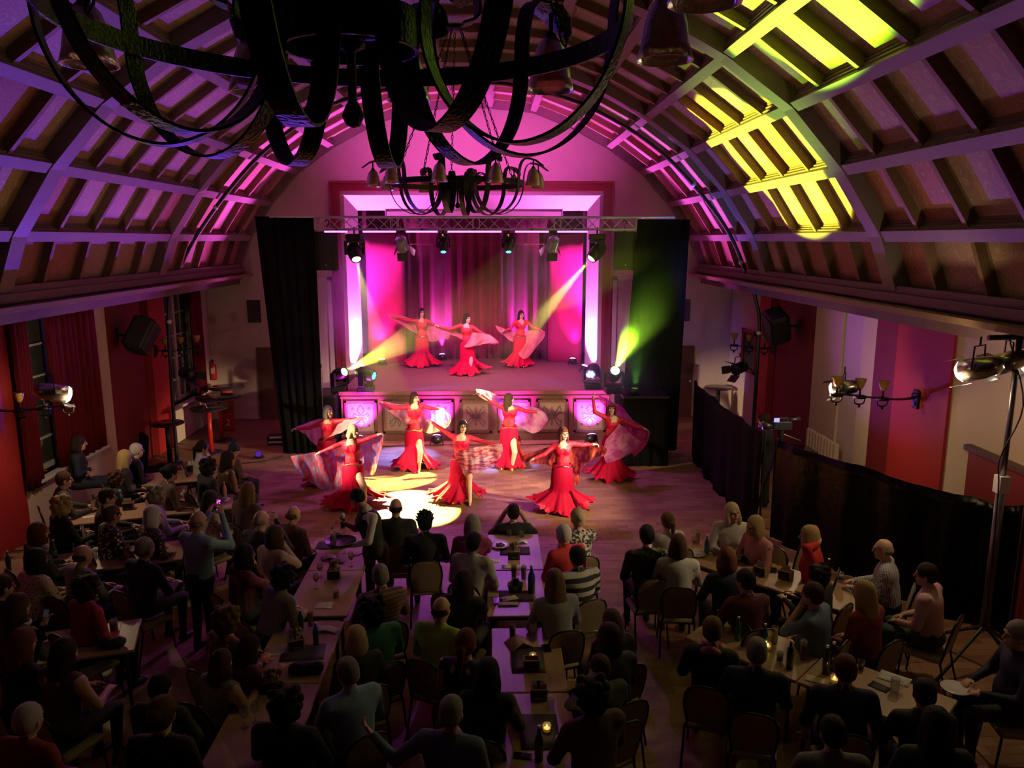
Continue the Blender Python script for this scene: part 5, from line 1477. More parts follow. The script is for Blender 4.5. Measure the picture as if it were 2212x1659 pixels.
for row, N, labs in (('L0', Vector((-4.2, 12.0)), ('table with the pink bottle and plates', 'table with the wooden menu box by the near window')), ('L1', Vector((-4.21, 9.96)), ('table end beside the standing man in blue', 'table in front of the bald man in grey')), ('L2', Vector((-3.79, 7.59)), ('table with the purse and black menu card', 'table in front of the two long-haired women'))):
    for i, l in enumerate(labs):
        c = N - U18 * (.62 + 1.25 * i) + V18 * .37
        table(row + 'abc'[i], c.x, c.y, math.radians(18), 'wooden banquet ' + l)
table('L0p', -5.72, 13.75, math.radians(18), 'wooden banquet table with menu box beside the hoop foot')
for row, N, labs in (('r1', Vector((2.42, 9.9)), ('table with plate and orange spritz', 'table with three wooden menu boxes')), ('r2', Vector((2.1, 7.69)), ('table with foaming beer and dark bottles', 'table with the white saucer by the fence'))):
    for i, l in enumerate(labs):
        c = N + U45 * (.62 + 1.25 * i) + V45 * .37
        table(row + 'ab'[i], c.x, c.y, -PI / 4, 'wooden banquet ' + l)

chair_pad = mat('chair_beige', (.42, .33, .20), .8, var=.12, scale=30, bump=.15, bscale=120)
chair_frame = mat('chair_black', (.012, .012, .012), .35, metal=.3)
def chair_proto():
    r = empty('banquet_chair')
    # chair faces local +Y; back at -Y
    mb = MB(); mb.bbox((0, .02, .425), (.43, .42, .06), .02); mb.obj('seat', chair_pad, r)
    rows = []
    for zz, w in ((.50, .165), (.60, .185), (.72, .195), (.82, .185), (.88, .155), (.915, .10), (.925, .02)):
        y = -.20 - (zz - .45) * .20
        rows.append((zz, w, y))
    mb = MB()
    for sgn, off in ((1, .018), (-1, -.018)):
        vs = []
        for zz, w, y in rows:
            for u in (-1, -.5, 0, .5, 1): vs.append((u * w, y + off * (1 - .3 * u * u), zz))
        fs = [(i * 5 + j, i * 5 + j + 1, i * 5 + 6 + j, i * 5 + 5 + j) for i in range(len(rows) - 1) for j in range(4)]
        mb.add(vs, fs if sgn < 0 else [f[::-1] for f in fs])
    mb.obj('back_pad', chair_pad, r, True)
    mb = MB(); pts = [(-.20, -.19, .40)] + [(-w - .012, y, zz) for zz, w, y in rows] + [(w + .012, y, zz) for zz, w, y in reversed(rows)] + [(.20, -.19, .40)]
    mb.tube(pts, .014, 6); mb.obj('back_frame', chair_frame, r, True)
    for sx in (-1, 1):
        mb = MB(); mb.tube([(sx * .20, -.19, .42), (sx * .205, -.24, .2), (sx * .21, -.30, .0)], .012, 6); mb.obj('leg', chair_frame, r)
        mb = MB(); mb.tube([(sx * .19, .20, .42), (sx * .195, .22, .2), (sx * .20, .24, .0)], .012, 6); mb.obj('leg', chair_frame, r)
    return r
CP = chair_proto(); CP_used = [False]
def chair(x, y, ang, label):
    o = CP if not CP_used[0] else copy_tree(CP)
    CP_used[0] = True
    o.location = (x, y, 0); o.rotation_euler = (0, 0, ang)
    tag(o, label, 'chair', 'banquet chairs of the audience')

# ================================================================ audience
def plain(k, c, rough=.8): return mat('cloth_' + k, c, rough, var=.12, scale=9, bump=.12, bscale=25)
CL = dict(
    black=plain('black', (.012, .012, .014)), navy=plain('navy', (.012, .016, .045)), char=plain('charcoal', (.045, .045, .05)), grey=plain('grey', (.22, .22, .23)),
    lgrey=plain('light_grey', (.45, .43, .40)), white=plain('white', (.70, .66, .60)), crimson=plain('crimson', (.34, .012, .05)), red=plain('red', (.55, .025, .025)), dred=plain('dark_red', (.22, .02, .02)),
    maroon=plain('maroon', (.12, .02, .025)), blue=plain('light_blue', (.26, .40, .56)), dblue=plain('slate_blue', (.12, .17, .25)), lav=plain('lavender', (.33, .25, .45)), pink=plain('pink', (.60, .24, .24)), pinkp=plain('pale_pink', (.70, .42, .46)),
    beige=plain('beige', (.50, .36, .24)), green=plain('lime', (.36, .58, .10)), teal=plain('teal', (.04, .22, .16)), brown=plain('brown', (.10, .06, .04)), leather=mat('leather_brown', (.12, .055, .03), .35, var=.3, scale=12, bump=.3), purple=plain('purple', (.26, .03, .11)),
    floral=pattern('floral', 'voronoi', (.72, .52, .44), (.02, .018, .02), 22, .8, .34), floral2=pattern('floral_rose', 'voronoi', (.70, .34, .28), (.03, .02, .025), 26, .8, .30), leopard=pattern('leopard', 'voronoi', (.05, .03, .02), (.70, .55, .40), 34, .8, .30),
    tweed=pattern('tweed', 'noise', (.20, .09, .06), (.12, .06, .05), 60, .9, .5), plaid=pattern('plaid_shirt', 'check', (.03, .03, .04), (.50, .50, .53), 14, .8, .5), plaidr=pattern('plaid_red', 'check', (.05, .03, .04), (.18, .03, .05), 4.0, .8, .5), stripe=pattern('stripe_bw', 'wavez', (.03, .03, .035), (.62, .58, .52), 2.9, .8, .5),
    bw=pattern('black_white_print', 'noise', (.03, .03, .03), (.68, .64, .60), 28, .8, .52), sequin=pattern('sequin_black', 'voronoi', (.25, .22, .22), (.008, .008, .010), 45, .3, .10, bump=.5), redfl=pattern('red_floral', 'noise', (.10, .06, .06), (.62, .10, .07), 12, .8, .52, cC=(.5, .4, .35)), brownst=pattern('brown_stripe', 'wavez', (.10, .05, .04), (.20, .11, .08), 7, .8, .5, detail=2))
def seated(e):
    px, py, hd, hs, hc, top, arms, short, where = e[:9]
    o = e[9] if len(e) > 9 else {}
    o = dict(o)
    if 'z' in o and not o.get('nochair'): o['s'] = o.pop('z') / 1.22 / 1.08
    s = o.get('s', 1.0) * 1.08; zh = o.get('z', 1.22) ; fem = hs in ('bob', 'long', 'wavy', 'ponytail', 'bun', 'side', 'bangs') or o.get('f', False)
    head_w = PZ(px, py, zh * s if 'z' not in o else zh)
    a = math.radians(hd - 90)
    lean = o.get('lean', .12); tw = math.radians(o.get('twist', 0)); hy = math.radians(o.get('hy', 0)); hp_ = o.get('hp', .05)
    pz = (.555 if 'z' not in o else zh - .665) if not o.get('stand') else .95
    pel = np.array((0, 0, pz * (s if 'z' not in o else 1)))
    Rt = rotz(tw) @ rotx(-lean)
    def q(x, y, z): return pel + Rt @ (np.array((x, y, z)) * s)
    sw = .180 if fem else .200
    P = [ell(pel, np.array((.19 if fem else .18, .15, .125)) * s, BOT, None, .04), ell(q(0, 0, .17), np.array((.165 if fem else .178, .135, .17)) * s, TOP, Rt, .05), ell(q(0, 0, .35), np.array((.185 if fem else .205, .135, .17)) * s, TOP, Rt, .05),
         cap(q(-sw + .02, -.01, .455), q(sw - .02, -.01, .455), .072 * s, None, TOP, .05)]
    if o.get('fat'): P.append(ell(q(0, .04, .14), np.array((.19, .17, .17)) * s, TOP, Rt, .05))
    if fem:
        for sx in (-1, 1): P.append(ell(q(sx * .07, .095, .30), np.array((.062, .055, .06)) * s, TOP, Rt, .03))
    HR = rotz(tw + hy) @ rotx(-hp_ - lean * .3)
    neck = q(0, -.005, .50); hc_ = q(0, .005, .555) + HR @ (np.array((0, .02, .105)) * s)
    if o.get('bare'):
        P += [ell(q(0, -.02, .43), np.array((.16, .09, .07)) * s, SKIN, Rt, .03)]
        P += [cap(q(-sw + .01, -.01, .455), q(sw - .01, -.01, .455), .067 * s, None, SKIN, .04)]
    else: P += [cap(q(0, -.01, .49), q(0, -.005, .52), .062 * s, .055 * s, TOP, .03)]
    P += [cap(neck, hc_ + HR @ np.array((0, -.02, -.06)), .052 * s, .048 * s, SKIN, .03)]
    P += head_prims(hc_, HR, s * 1.03, fem, o.get('gl', False), o.get('beard', False))
    # arms
    slv = o.get('sleeve', 'long'); mu = TOP if slv in ('long', 'short') else SKIN; mf = TOP if slv == 'long' else SKIN
    if o.get('bare'): mu = mf = SKIN
    A = {}
    for sx in (-1, 1):
        sh = q(sx * sw, -.01, .45)
        pose = arms if isinstance(arms, str) else arms[0 if sx < 0 else 1]
        if pose == 'lap': el_, w = sh + Rt @ np.array((sx * .06, .06, -.26)) * s, pel + np.array((sx * .10, .30, .10)) * s
        elif pose == 'table': el_, w = sh + Rt @ np.array((sx * .07, .12, -.24)) * s, np.array((sx * .13, .40, .79))
        elif pose == 'chin': el_, w = sh + np.array((sx * -.02, .22, -.17)) * s, hc_ + HR @ (np.array((sx * .055, .09, -.13)) * s)
        elif pose == 'up': el_, w = sh + np.array((sx * .05, .24, -.10)) * s, hc_ + np.array((sx * .10, .24, .02)) * s
        elif pose == 'cam': el_, w = sh + np.array((sx * .10, .18, -.14)) * s, hc_ + HR @ (np.array((sx * .10, .14, -.02)) * s)
        elif pose == 'behind': el_, w = hc_ + HR @ (np.array((sx * .33, -.02, -.02)) * s), hc_ + HR @ (np.array((sx * .09, -.10, -.05)) * s)
        elif pose == 'cross': el_, w = sh + Rt @ np.array((sx * .07, .06, -.25)) * s, q(-sx * .10, .17, .20)
        elif pose == 'back': el_, w = sh + np.array((sx * .20, -.06, -.16)) * s, sh + np.array((sx * .38, -.02, -.02)) * s
        elif pose == 'side': el_, w = sh + np.array((sx * .08, .02, -.27)) * s, pel + np.array((sx * .27, .10, .06)) * s
        A[sx] = w
        P += [cap(sh, el_, .062 * s, .052 * s, mu, .03), cap(el_, w, .048 * s, .032 * s, mf, .02)]
        if slv == 'short': P += [cap(sh + (el_ - sh) * .55, el_, .046 * s, .043 * s, SKIN, .01)]
        d = w - el_; nr = np.array((-sx * .3, 0, -1.0)) if pose in ('lap', 'table', 'side') else np.array((-sx, .2, 0.0))
        if abs(d @ nr) / np.linalg.norm(d) > .9: nr = np.array((0, 1.0, 0))
        P += hand_prims(w, d, nr, sx, o.get('curl', .5), 1.0 * s)
    # legs
    if o.get('stand'):
        for sx in (-1, 1): P += [cap(pel + np.array((sx * .09, 0, -.03)), (sx * .11, .01, .5), .085, .062, BOT, .03), cap((sx * .11, .01, .5), (sx * .11, -.02, .09), .062, .045, BOT, .02), cap((sx * .11, -.04, .05), (sx * .12, .12, .04), .042, .036, SHOE, .02)]
    else:
        for sx in (-1, 1):
            kn = np.array((sx * .13, .43 * s, pel[2] - .03)); an = np.array((sx * .13, .40 * s, .09))
            P += [cap(pel + np.array((sx * .09, .02, -.02)), kn, .085 * s, .065 * s, BOT, .03), cap(kn, an, .060 * s, .042, BOT, .02), cap(an + np.array((0, -.03, -.045)), an + np.array((0, .13, -.052)), .040, .034, SHOE, .02)]
    tm = CL[top]
    hm = hairm(hc) if hs != 'hat' else plain('knit_navy', (.01, .013, .035))
    mats = [skins[o.get('skin', 0)], tm, pants(o.get('pants', 'black')), shoe_m, eye_m, lip_m, hairm(hc)]
    R2 = Matrix.Rotation(a, 3, 'Z')
    hl = R2 @ Vector(hc_)
    loc = Vector((head_w.x - hl.x, head_w.y - hl.y, 0))
    root = empty('person', loc, a, short + ' ' + where, 'person')
    link('body', sdf_mesh('person_body', P, o.get('vox', .0105), mats, .4), root)
    link('hair', sdf_mesh('person_hair', hair_prims(hc_, HR, hs, s * (1.10 if hs not in ('bald', 'short', 'hat') else 1.05)), .0095, [hm], .35), root)
    if o.get('scarf'):
        mb = MB(); mb.tube([Vector(q(.095 * math.cos(t), .01 + .085 * math.sin(t), .50 + .02 * math.sin(3 * t))) for t in np.linspace(0, 2 * PI, 14, endpoint=False)], .038, 7, closed=True)
        mb.obj('scarf', CL[o['scarf']], root, True)
    if o.get('tie'):
        mb = MB(); mb.sphere(Vector(hc_ + HR @ np.array((0, -.112, .0))), .035, 7, sc=(1, .8, 1)); mb.obj('hair_tie', CL[o['tie']], root, True)
    if not o.get('nochair'):
        c = R2 @ Vector((0, .02, 0)) + loc
        chair(c.x, c.y, a, 'beige-backed black-framed banquet chair holding the ' + short)
    return root, [Vector(R2 @ Vector(A[k]) + loc) for k in (-1, 1)], R2 @ Vector(hc_) + loc

WN = 'by the near window'; WT = 'at the window-side tables'; WA = 'at the table beside the standing man'; LB = 'at the purse table'; MC = 'at the waiter table'; MB_ = 'at the blue bottle pair table'; CC = 'at the photographer table'; CT = 'at the candle tables'; RR = 'at the menu box tables'; RB = 'at the foaming beer tables'
AUD = [
 (172, 962, 20, 'wavy', 'dark', 'navy', 'cross', 'woman with dark waves and crossed arms', 'perched by the window sill', dict(z=1.46, hy=10, nochair=True, pants='navy')),
 (271, 988, 38, 'long', 'blond', 'black', 'lap', 'blond woman with glasses in black', WN, dict(gl=True, hy=5)),
 (296, 972, 38, 'short', 'white', 'black', 'lap', 'white-haired man in black', WN, dict(z=1.3)),
 (139, 1035, 35, 'short', 'brown', 'char', 'table', 'brown-haired man with glasses', WN, dict(gl=True)),
 (253, 1033, 35, 'curly', 'brown', 'black', 'table', 'child with brown curls', WN, dict(s=.88)),
 (137, 1090, 50, 'curly', 'blond', 'black', 'table', 'woman with blond curls in black', WT, dict(f=True)),
 (233, 1073, 25, 'short', 'dark', 'char', 'table', 'dark-haired man in profile', WT, {}),
 (243, 1110, 48, 'short', 'brown', 'floral', 'lap', 'short-haired woman in white floral blouse', WT, dict(f=True, skin=1)),
 (332, 1112, 48, 'bob', 'white', 'floral2', 'lap', 'white-bobbed woman in rose floral blouse', WT, dict(hy=-20)),
 (342, 1068, 35, 'curly', 'grey', 'lav', 'table', 'man with grey curls in lavender shirt', WT, {}),
 (370, 1020, 40, 'bun', 'black', 'brown', 'lap', 'woman with black bun and sheer top', WN, dict(skin=1)),
 (453, 1007, 45, 'curly', 'black', 'black', 'lap', 'boy with black curls', 'near the hoop foot', dict(skin=1)),
 (438, 966, 30, 'ponytail', 'black', 'lgrey', ('lap', 'chin'), 'girl with braid resting chin on hand', 'near the hoop foot', dict(s=.92, skin=4)),
 (494, 990, 40, 'long', 'black', 'leather', 'lap', 'dark-haired woman in brown leather jacket', 'near the hoop foot', dict(skin=1)),
 (507, 970, 45, 'hat', 'navy', 'brown', 'lap', 'child in navy bobble hat', 'near the hoop foot', dict(s=.9)),
 (537, 1060, 65, 'long', 'lbrown', 'brown', 'lap', 'long-haired brunette in brown cardigan', 'at the pink bottle table end', {}),
 (456, 1078, 55, 'long', 'dark', 'leopard', 'table', 'dark-haired woman in leopard scarf top', 'at the pink bottle table', {}),
 (84, 1150, 50, 'bob', 'reddish', 'char', 'table', 'red-brown-haired woman in grey hood', 'by the red wall', dict(scarf='lgrey')),
 (81, 1208, 62, 'bob', 'black', 'leopard', 'table', 'black-bobbed woman in leopard blouse', 'at the green bottle table', {}),
 (180, 1198, 60, 'bald', 'brown', 'grey', 'table', 'bald man in grey jacket', WA, dict(skin=0)),
 (314, 1183, 62, 'short', 'grey', 'black', 'table', 'grey-haired man in black jacket', WA, dict(z=1.34)),
 (192, 1268, 58, 'curly', 'dark', 'crimson', 'lap', 'short-haired woman in crimson top', LB, dict(f=True)),
 (40, 1308, 60, 'long', 'brown', 'char', 'table', 'brunette with striped white collar', LB, dict(scarf='stripe')),
 (51, 1386, 62, 'long', 'auburn', 'black', ('up', 'table'), 'auburn long-haired woman lifting a phone', LB, {}),
 (141, 1408, 68, 'long', 'dark', 'brown', 'table', 'dark long-haired woman with bare shoulders', LB, dict(bare=True)),
 (6, 1266, 55, 'short', 'dark', 'black', 'lap', 'dark-clad man', 'at the edge of the red wall', {}),
 (63, 1552, 75, 'short', 'white', 'dred', 'lap', 'white-haired person in dark red', 'behind the purse table', {}),
 (352, 1540, 85, 'bun', 'brown', 'black', 'lap', 'woman with teal hair bun', 'in the dark aisle', dict(tie='teal', z=1.37)),
 (348, 1482, 80, 'short', 'black', 'black', 'table', 'aisle man with black hair in black', 'in front of the teal bun woman', dict(z=1.24)),
 (565, 1122, 60, 'bald', 'grey', 'char', 'cam', 'balding man raising a camera', MC, dict(z=1.36)),
 (634, 1110, 58, 'bald', 'lbrown', 'tweed', 'lap', 'shiny bald man in brown tweed', MC, dict(z=1.28)),
 (595, 1156, 55, 'bob', 'brown', 'beige', ('lap', 'chin'), 'brown-bobbed woman in beige with hand to face', MC, {}),
 (530, 1198, 45, 'bob', 'black', 'plaidr', ('table', 'chin'), 'dark-bobbed woman with glasses in plaid', MC, dict(gl=True)),
 (615, 1236, 50, 'curly', 'black', 'grey', 'table', 'black-curled woman in grey knit leaning over', MC, dict(f=True, lean=.4)),
 (855, 1095, 92, 'bald', 'dark', 'black', 'lap', 'bald man in black jacket against yellow spot', MC, dict(z=1.34)),
 (918, 1127, 95, 'spiky', 'black', 'black', 'lap', 'spiky-haired person in black jacket', MC, {}),
 (821, 1242, 112, 'short', 'grey', 'brownst', 'table', 'grey crop-haired man in brown stripes', MC, {}),
 (803, 1318, 118, 'curly', 'black', 'teal', 'table', 'black-curled person in teal', MB_, {}),
 (769, 1378, 118, 'bob', 'lblond', 'black', 'lap', 'pale blond person in black', MB_, dict(z=1.24)),
 (750, 1450, 125, 'short', 'grey', 'blue', 'table', 'grey-haired man with glasses in light blue shirt', MB_, dict(gl=True, z=1.33)),
 (494, 1336, 55, 'curly', 'lbrown', 'redfl', 'table', 'light-curled woman in red floral top', MB_, dict(f=True)),
 (541, 1392, 50, 'long', 'dark', 'maroon', 'table', 'dark long-haired woman holding a glass', MB_, dict(z=1.14, lean=.3)),
 (480, 1428, 62, 'wavy', 'brown', 'grey', 'table', 'brown wavy-haired woman with bare arms', MB_, dict(sleeve='none', z=1.16)),
 (620, 1518, 80, 'curly', 'black', 'black', 'table', 'big-haired person in black', 'at the tall beer table', dict(z=1.34)),
 (1021, 1132, 82, 'bob', 'grey', 'purple', ('lap', 'chin'), 'grey-bobbed woman in purple', CC, {}),
 (1109, 1113, 92, 'short', 'dark', 'black', 'cam', 'crouching man in black with camera to his eye', 'at the head of the photographer table', dict(sleeve='short', z=.98, nochair=True)),
 (1024, 1170, 70, 'short', 'black', 'lgrey', 'lap', 'dark-skinned man in pale jacket', CC, dict(skin=3)),
 (1002, 1253, 75, 'long', 'dark', 'black', ('lap', 'chin'), 'dark long-haired woman raising a hand', CC, dict(sleeve='short')),
 (954, 1314, 62, 'bald', 'dark', 'green', 'lap', 'balding man in lime shirt', 'at the table with the dark phone', {}),
 (1008, 1387, 72, 'ponytail', 'auburn', 'black', 'table', 'auburn ponytailed woman with bare back', 'at the table with the dark phone', dict(bare=True)),
 (1247, 1119, 100, 'bun', 'lblond', 'bw', ('lap', 'chin'), 'blond woman with bun in black and white print', CC, dict(tie='black')),
 (1216, 1149, 120, 'short', 'white', 'red', 'table', 'white-haired man in red sweater', CC, dict(lean=.3)),
 (1246, 1201, 112, 'short', 'dark', 'stripe', 'table', 'dark-haired man in black and white stripes', CC, {}),
 (1197, 1252, 105, 'long', 'lbrown', 'grey', 'table', 'brown long-haired woman in grey sweater', CC, dict(lean=.2)),
 (1320, 1340, 112, 'long', 'lbrown', 'black', 'lap', 'light brown long-haired woman in black', 'at the table with the dark phone', dict(z=1.22)),
 (1315, 1376, 115, 'bob', 'dark', 'black', 'table', 'dark-bobbed woman in black', 'at the table with the dark phone', dict(z=1.37)),
 (1294, 1442, 120, 'short', 'brown', 'char', ('chin', 'lap'), 'brown-haired man with glasses and hand on chin', CT, dict(gl=True, z=1.26)),
 (1275, 1498, 112, 'curly', 'black', 'brown', 'table', 'black-curled person in brown', CT, dict(z=1.37)),
 (1054, 1452, 80, 'long', 'black', 'black', 'table', 'black long-haired person in black', CT, {}),
 (976, 1536, 75, 'short', 'grey', 'dblue', ('back', 'lap'), 'grey crop-haired man in slate shirt with arm out', CT, dict(z=1.34)),
 (1397, 1155, 95, 'short', 'black', 'sequin', 'lap', 'dark-haired person in black sequin jacket', RR, dict(z=1.35)),
 (1441, 1125, 110, 'ponytail', 'lbrown', 'white', 'table', 'ponytailed girl in white', RR, dict(tie='black', z=1.2)),
 (1465, 1176, 82, 'bob', 'brown', 'lgrey', 'table', 'brown-bobbed woman in grey cardigan', RR, {}),
 (1583, 1104, 262, 'bob', 'lblond', 'white', 'table', 'blond woman with red glasses in white blouse', RR, dict(gl=True, lean=.3, hy=20, hp=-.3)),
 (1630, 1134, 200, 'bob', 'blond', 'pink', 'table', 'blond woman in pink jacket', RR, dict(lean=.2)),
 (1747, 1157, 150, 'bob', 'blond', 'red', 'behind', 'blond woman in red with hands behind head', RR, {}),
 (1570, 1205, 92, 'bob', 'auburn', 'navy', 'table', 'auburn-bobbed woman in navy', RR, {}),
 (1609, 1253, 100, 'short', 'dark', 'maroon', 'table', 'short-haired woman with glasses in maroon', RR, dict(f=True, gl=True, hy=25)),
 (1765, 1242, 130, 'curly', 'black', 'black', 'table', 'black-curled person in black coat', RR, dict(z=1.17)),
 (1754, 1283, 135, 'short', 'brown', 'dblue', ('chin', 'lap'), 'man in slate polo with chin on hand', RR, dict(sleeve='short', fat=True, z=1.33)),
 (1539, 1359, 70, 'short', 'lbrown', 'black', 'table', 'short-haired woman with pink scarf', RB, dict(f=True, scarf='pink')),
 (1635, 1406, 72, 'short', 'grey', 'navy', 'table', 'grey-haired man in navy', RB, {}),
 (1908, 1185, 150, 'bald', 'grey', 'plaid', 'table', 'balding man with glasses in check shirt', RR, dict(gl=True, fat=True)),
 (2000, 1240, 135, 'short', 'dark', 'pinkp', 'lap', 'dark-haired man in pale pink polo', 'by the black fence', dict(sleeve='short', pants='teal', hy=10)),
 (1865, 1280, 120, 'long', 'blond', 'dred', 'lap', 'long blond-haired woman in dark red', 'behind the check shirt man', {}),
 (1826, 1443, 75, 'short', 'reddish', 'navy', 'side', 'reddish-haired man in navy T-shirt', RB, dict(sleeve='short', fat=True)),
 (1995, 1495, 80, 'short', 'dark', 'black', 'table', 'dark-haired man in black', 'at the white saucer table', dict(z=1.26)),
 (2197, 1370, 170, 'short', 'grey', 'navy', 'table', 'big grey-haired man in dark navy', 'beside the light stand', dict(fat=True, z=1.36)),
 (1798, 1580, 85, 'short', 'black', 'grey', 'table', 'dark-haired man in grey shirt', 'behind the navy T-shirt man', dict(sleeve='short')),
 (2021, 1564, 80, 'long', 'black', 'black', 'table', 'black-haired woman in black', 'behind the white saucer table', dict(z=1.38)),
 (1648, 926, 150, 'short', 'dark', 'black', 'lap', 'camera operator with dark hair', 'behind the camera fence', dict(z=1.5, nochair=True, stand=True)),
]
INFO = {}
for e in AUD:
    INFO[e[7]] = seated(e)
for (x, y, z, ang, l) in ((1695, 1180, .75, 135, 'empty banquet chair tinted pink by the fence'), (470, 1112, .75, 40, 'empty banquet chair behind the phone-raising man'), (985, 1290, .75, 70, 'empty banquet chair behind the raised-hand woman')):
    p = PZ(x, y, z); chair(p.x, p.y, math.radians(ang - 90), l)
# standing man filming with a phone, and the waiter
r, hands, hd = seated((430, 1134, 62, 'bald', 'grey', 'blue', 'up', 'standing grey-haired man in light blue sweater', 'filming with a phone', dict(z=1.62, stand=True, nochair=True, pants='navy', lean=.02, skin=0, vox=.009)))
def phone(c, rz, tilt, label, screen):
    t = empty('phone', c, rz, label, 'phone')
    R = Matrix.Rotation(tilt, 3, 'X')
    mb = MB(); mb.bbox((0, 0, 0), (.072, .010, .148), .004, R); mb.obj('case', black_metal, t)
    mb = MB(); mb.box(R @ Vector((0, -.006, 0)), (.064, .002, .138), R); mb.obj('screen', screen, t)
def screen_mat(name, s):
    M = bpy.data.materials.new(name); M.use_nodes = True
    N = M.node_tree.nodes; L = M.node_tree.links; N.remove(N['Principled BSDF'])
    tc = N.new('ShaderNodeTexCoord'); nz = N.new('ShaderNodeTexNoise'); nz.inputs['Scale'].default_value = 45; L.new(tc.outputs['Object'], nz.inputs['Vector'])
    cr = N.new('ShaderNodeValToRGB'); cr.color_ramp.elements[0].color = (.05, .0, .12, 1); cr.color_ramp.elements[0].position = .35; cr.color_ramp.elements[1].color = (1, .75, .9, 1); cr.color_ramp.elements[1].position = .68
    x = cr.color_ramp.elements.new(.5); x.color = (.85, .03, .75, 1)
    e = N.new('ShaderNodeEmission'); e.inputs[1].default_value = s
    L.new(nz.outputs['Fac'], cr.inputs[0]); L.new(cr.outputs[0], e.inputs[0]); L.new(e.outputs[0], N['Material Output'].inputs[0]); return M
scr = screen_mat('phone_screen_show', 1.2)
c = (hands[0] + hands[1]) / 2 + Vector((.03, .05, .09))
phone(c, math.radians(62 - 90), -.1, 'lit phone showing the show, held by the standing man in blue', scr)
h = INFO['auburn long-haired woman lifting a phone'][1][0]
phone(h + Vector((.0, .06, .06)), math.radians(-20), -.2, 'dim phone held up by the auburn long-haired woman', glow('phone_dim', (.25, .28, .35), .08))

# waiter
def waiter():
    Yw = 9.75
    def J(px, py, d=0): return np.array(PY(px, py, Yw + d))
    base = PY(815, 1300, Yw); base.z = 0
    root = empty('waiter', base, 0, 'waiter in black waistcoat and white shirt bending to serve drinks', 'person')
    o = np.array(base)
    pel = J(812, 1205) - o; pel[2] = .95
    chest = J(796, 1125) - o; neck = J(790, 1098) - o; head = J(772, 1076, .02) - o
    shL = J(778, 1118, .06) - o; shR = J(806, 1118, -.16) - o
    RH = rotz(math.radians(62)) @ rotx(-.45)
    P = [ell(pel, (.16, .13, .13), BOT, None, .04), cap(pel, chest, .135, .15, 7, .05), ell(chest, (.17, .14, .17), 7, None, .05), cap(shL, shR, .06, None, TOP, .03), cap(chest + np.array((0, 0, .1)), neck, .08, .058, TOP, .03), cap(neck, head + RH @ np.array((0, -.02, -.06)), .052, .048, SKIN, .03)]
    P += head_prims(head, RH, 1.0, False, True)
    eL, wL = J(768, 1142, .02) - o, J(745, 1130, -.05) - o
    eR, wR = J(797, 1170, -.25) - o, J(762, 1178, -.22) - o
    P += [cap(shL, eL, .055, .046, TOP, .03), cap(eL, wL, .044, .030, SKIN, .02), cap(shR, eR, .058, .05, TOP, .03), cap(eR, wR, .048, .034, TOP, .02)]
    P += hand_prims(wL, wL - eL, (0, 0, -1), -1, .9) + hand_prims(wR, wR - eR, (0, 0, 1), 1, .2)
    for sx in (-1, 1): P += [cap(pel + np.array((sx * .09, 0, -.03)), (sx * .10 + .02, .0, .5), .09, .065, BOT, .03), cap((sx * .10 + .02, 0, .5), (sx * .11 + .02, -.02, .09), .064, .046, BOT, .02), cap((sx * .11 + .02, -.03, .05), (sx * .11 - .04, .12, .04), .042, .036, SHOE, .02)]
    mats = [skins[0], plain('shirt_white', (.78, .74, .66)), plain('trouser_maroon', (.07, .02, .02)), shoe_m, eye_m, lip_m, hairm('black'), plain('waistcoat', (.014, .014, .018))]
    link('body', sdf_mesh('waiter_body', P, .008, mats, .35), root)
    link('hair', sdf_mesh('waiter_hair', hair_prims(head, RH, 'short'), .008, [hairm('black')], .3), root)
    return Vector(wR + o), Vector(wL + o)
w_tray, w_glass = waiter()
# ================================================================ things on the tables
ZT = .741
paper = mat('paper', (.66, .58, .44), .8, var=.06); paper_w = mat('paper_white', (.74, .70, .64), .8, var=.05); kraft = mat('kraft_box', (.46, .29, .13), .7, var=.15, scale=20, stretch=(1, 1, 5))
blackboard = mat('blackboard', (.012, .012, .013), .7); chalk = mat('chalk', (.4, .4, .38), .8)
clear = mat('clear_glass', (.85, .88, .9), .05, var=.01, trans=.9, alpha=.45)
plate_m = mat('porcelain', (.72, .70, .66), .25, var=.02)
def tp(px, py): return PZ(px, py, ZT)
def bottle(px, py, col, label, h=.27, r=.034, lab=None, cap_m=None, key=None):
    t = empty('bottle', tp(px, py), 0, label, 'bottle')
    gm = mat('bottle_' + col, dict(teal=(.02, .14, .13), blue=(.01, .05, .22), green=(.02, .10, .04), dark=(.02, .012, .008), pink=(.75, .38, .38), brown=(.08, .03, .01))[col], .12 if col != 'pink' else .4, var=.05, coat=.5)
    mb = MB(); mb.lathe([(0, 0), (r, .004), (r, h * .55), (r * .8, h * .68), (r * .38, h * .80), (r * .36, h * .95), (0, h * .95)], 12); mb.obj('glass_body', gm, t, True)
    mb = MB(); mb.lathe([(0, h * .93), (r * .44, h * .935), (r * .44, h), (0, h)], 10); mb.obj('cap', cap_m or chrome, t, True)
    if lab:
        mb = MB(); mb.cyl((0, 0, h * .16), (0, 0, h * .44), r * 1.02, n=12, caps=False); mb.obj('label_band', lab, t, True)
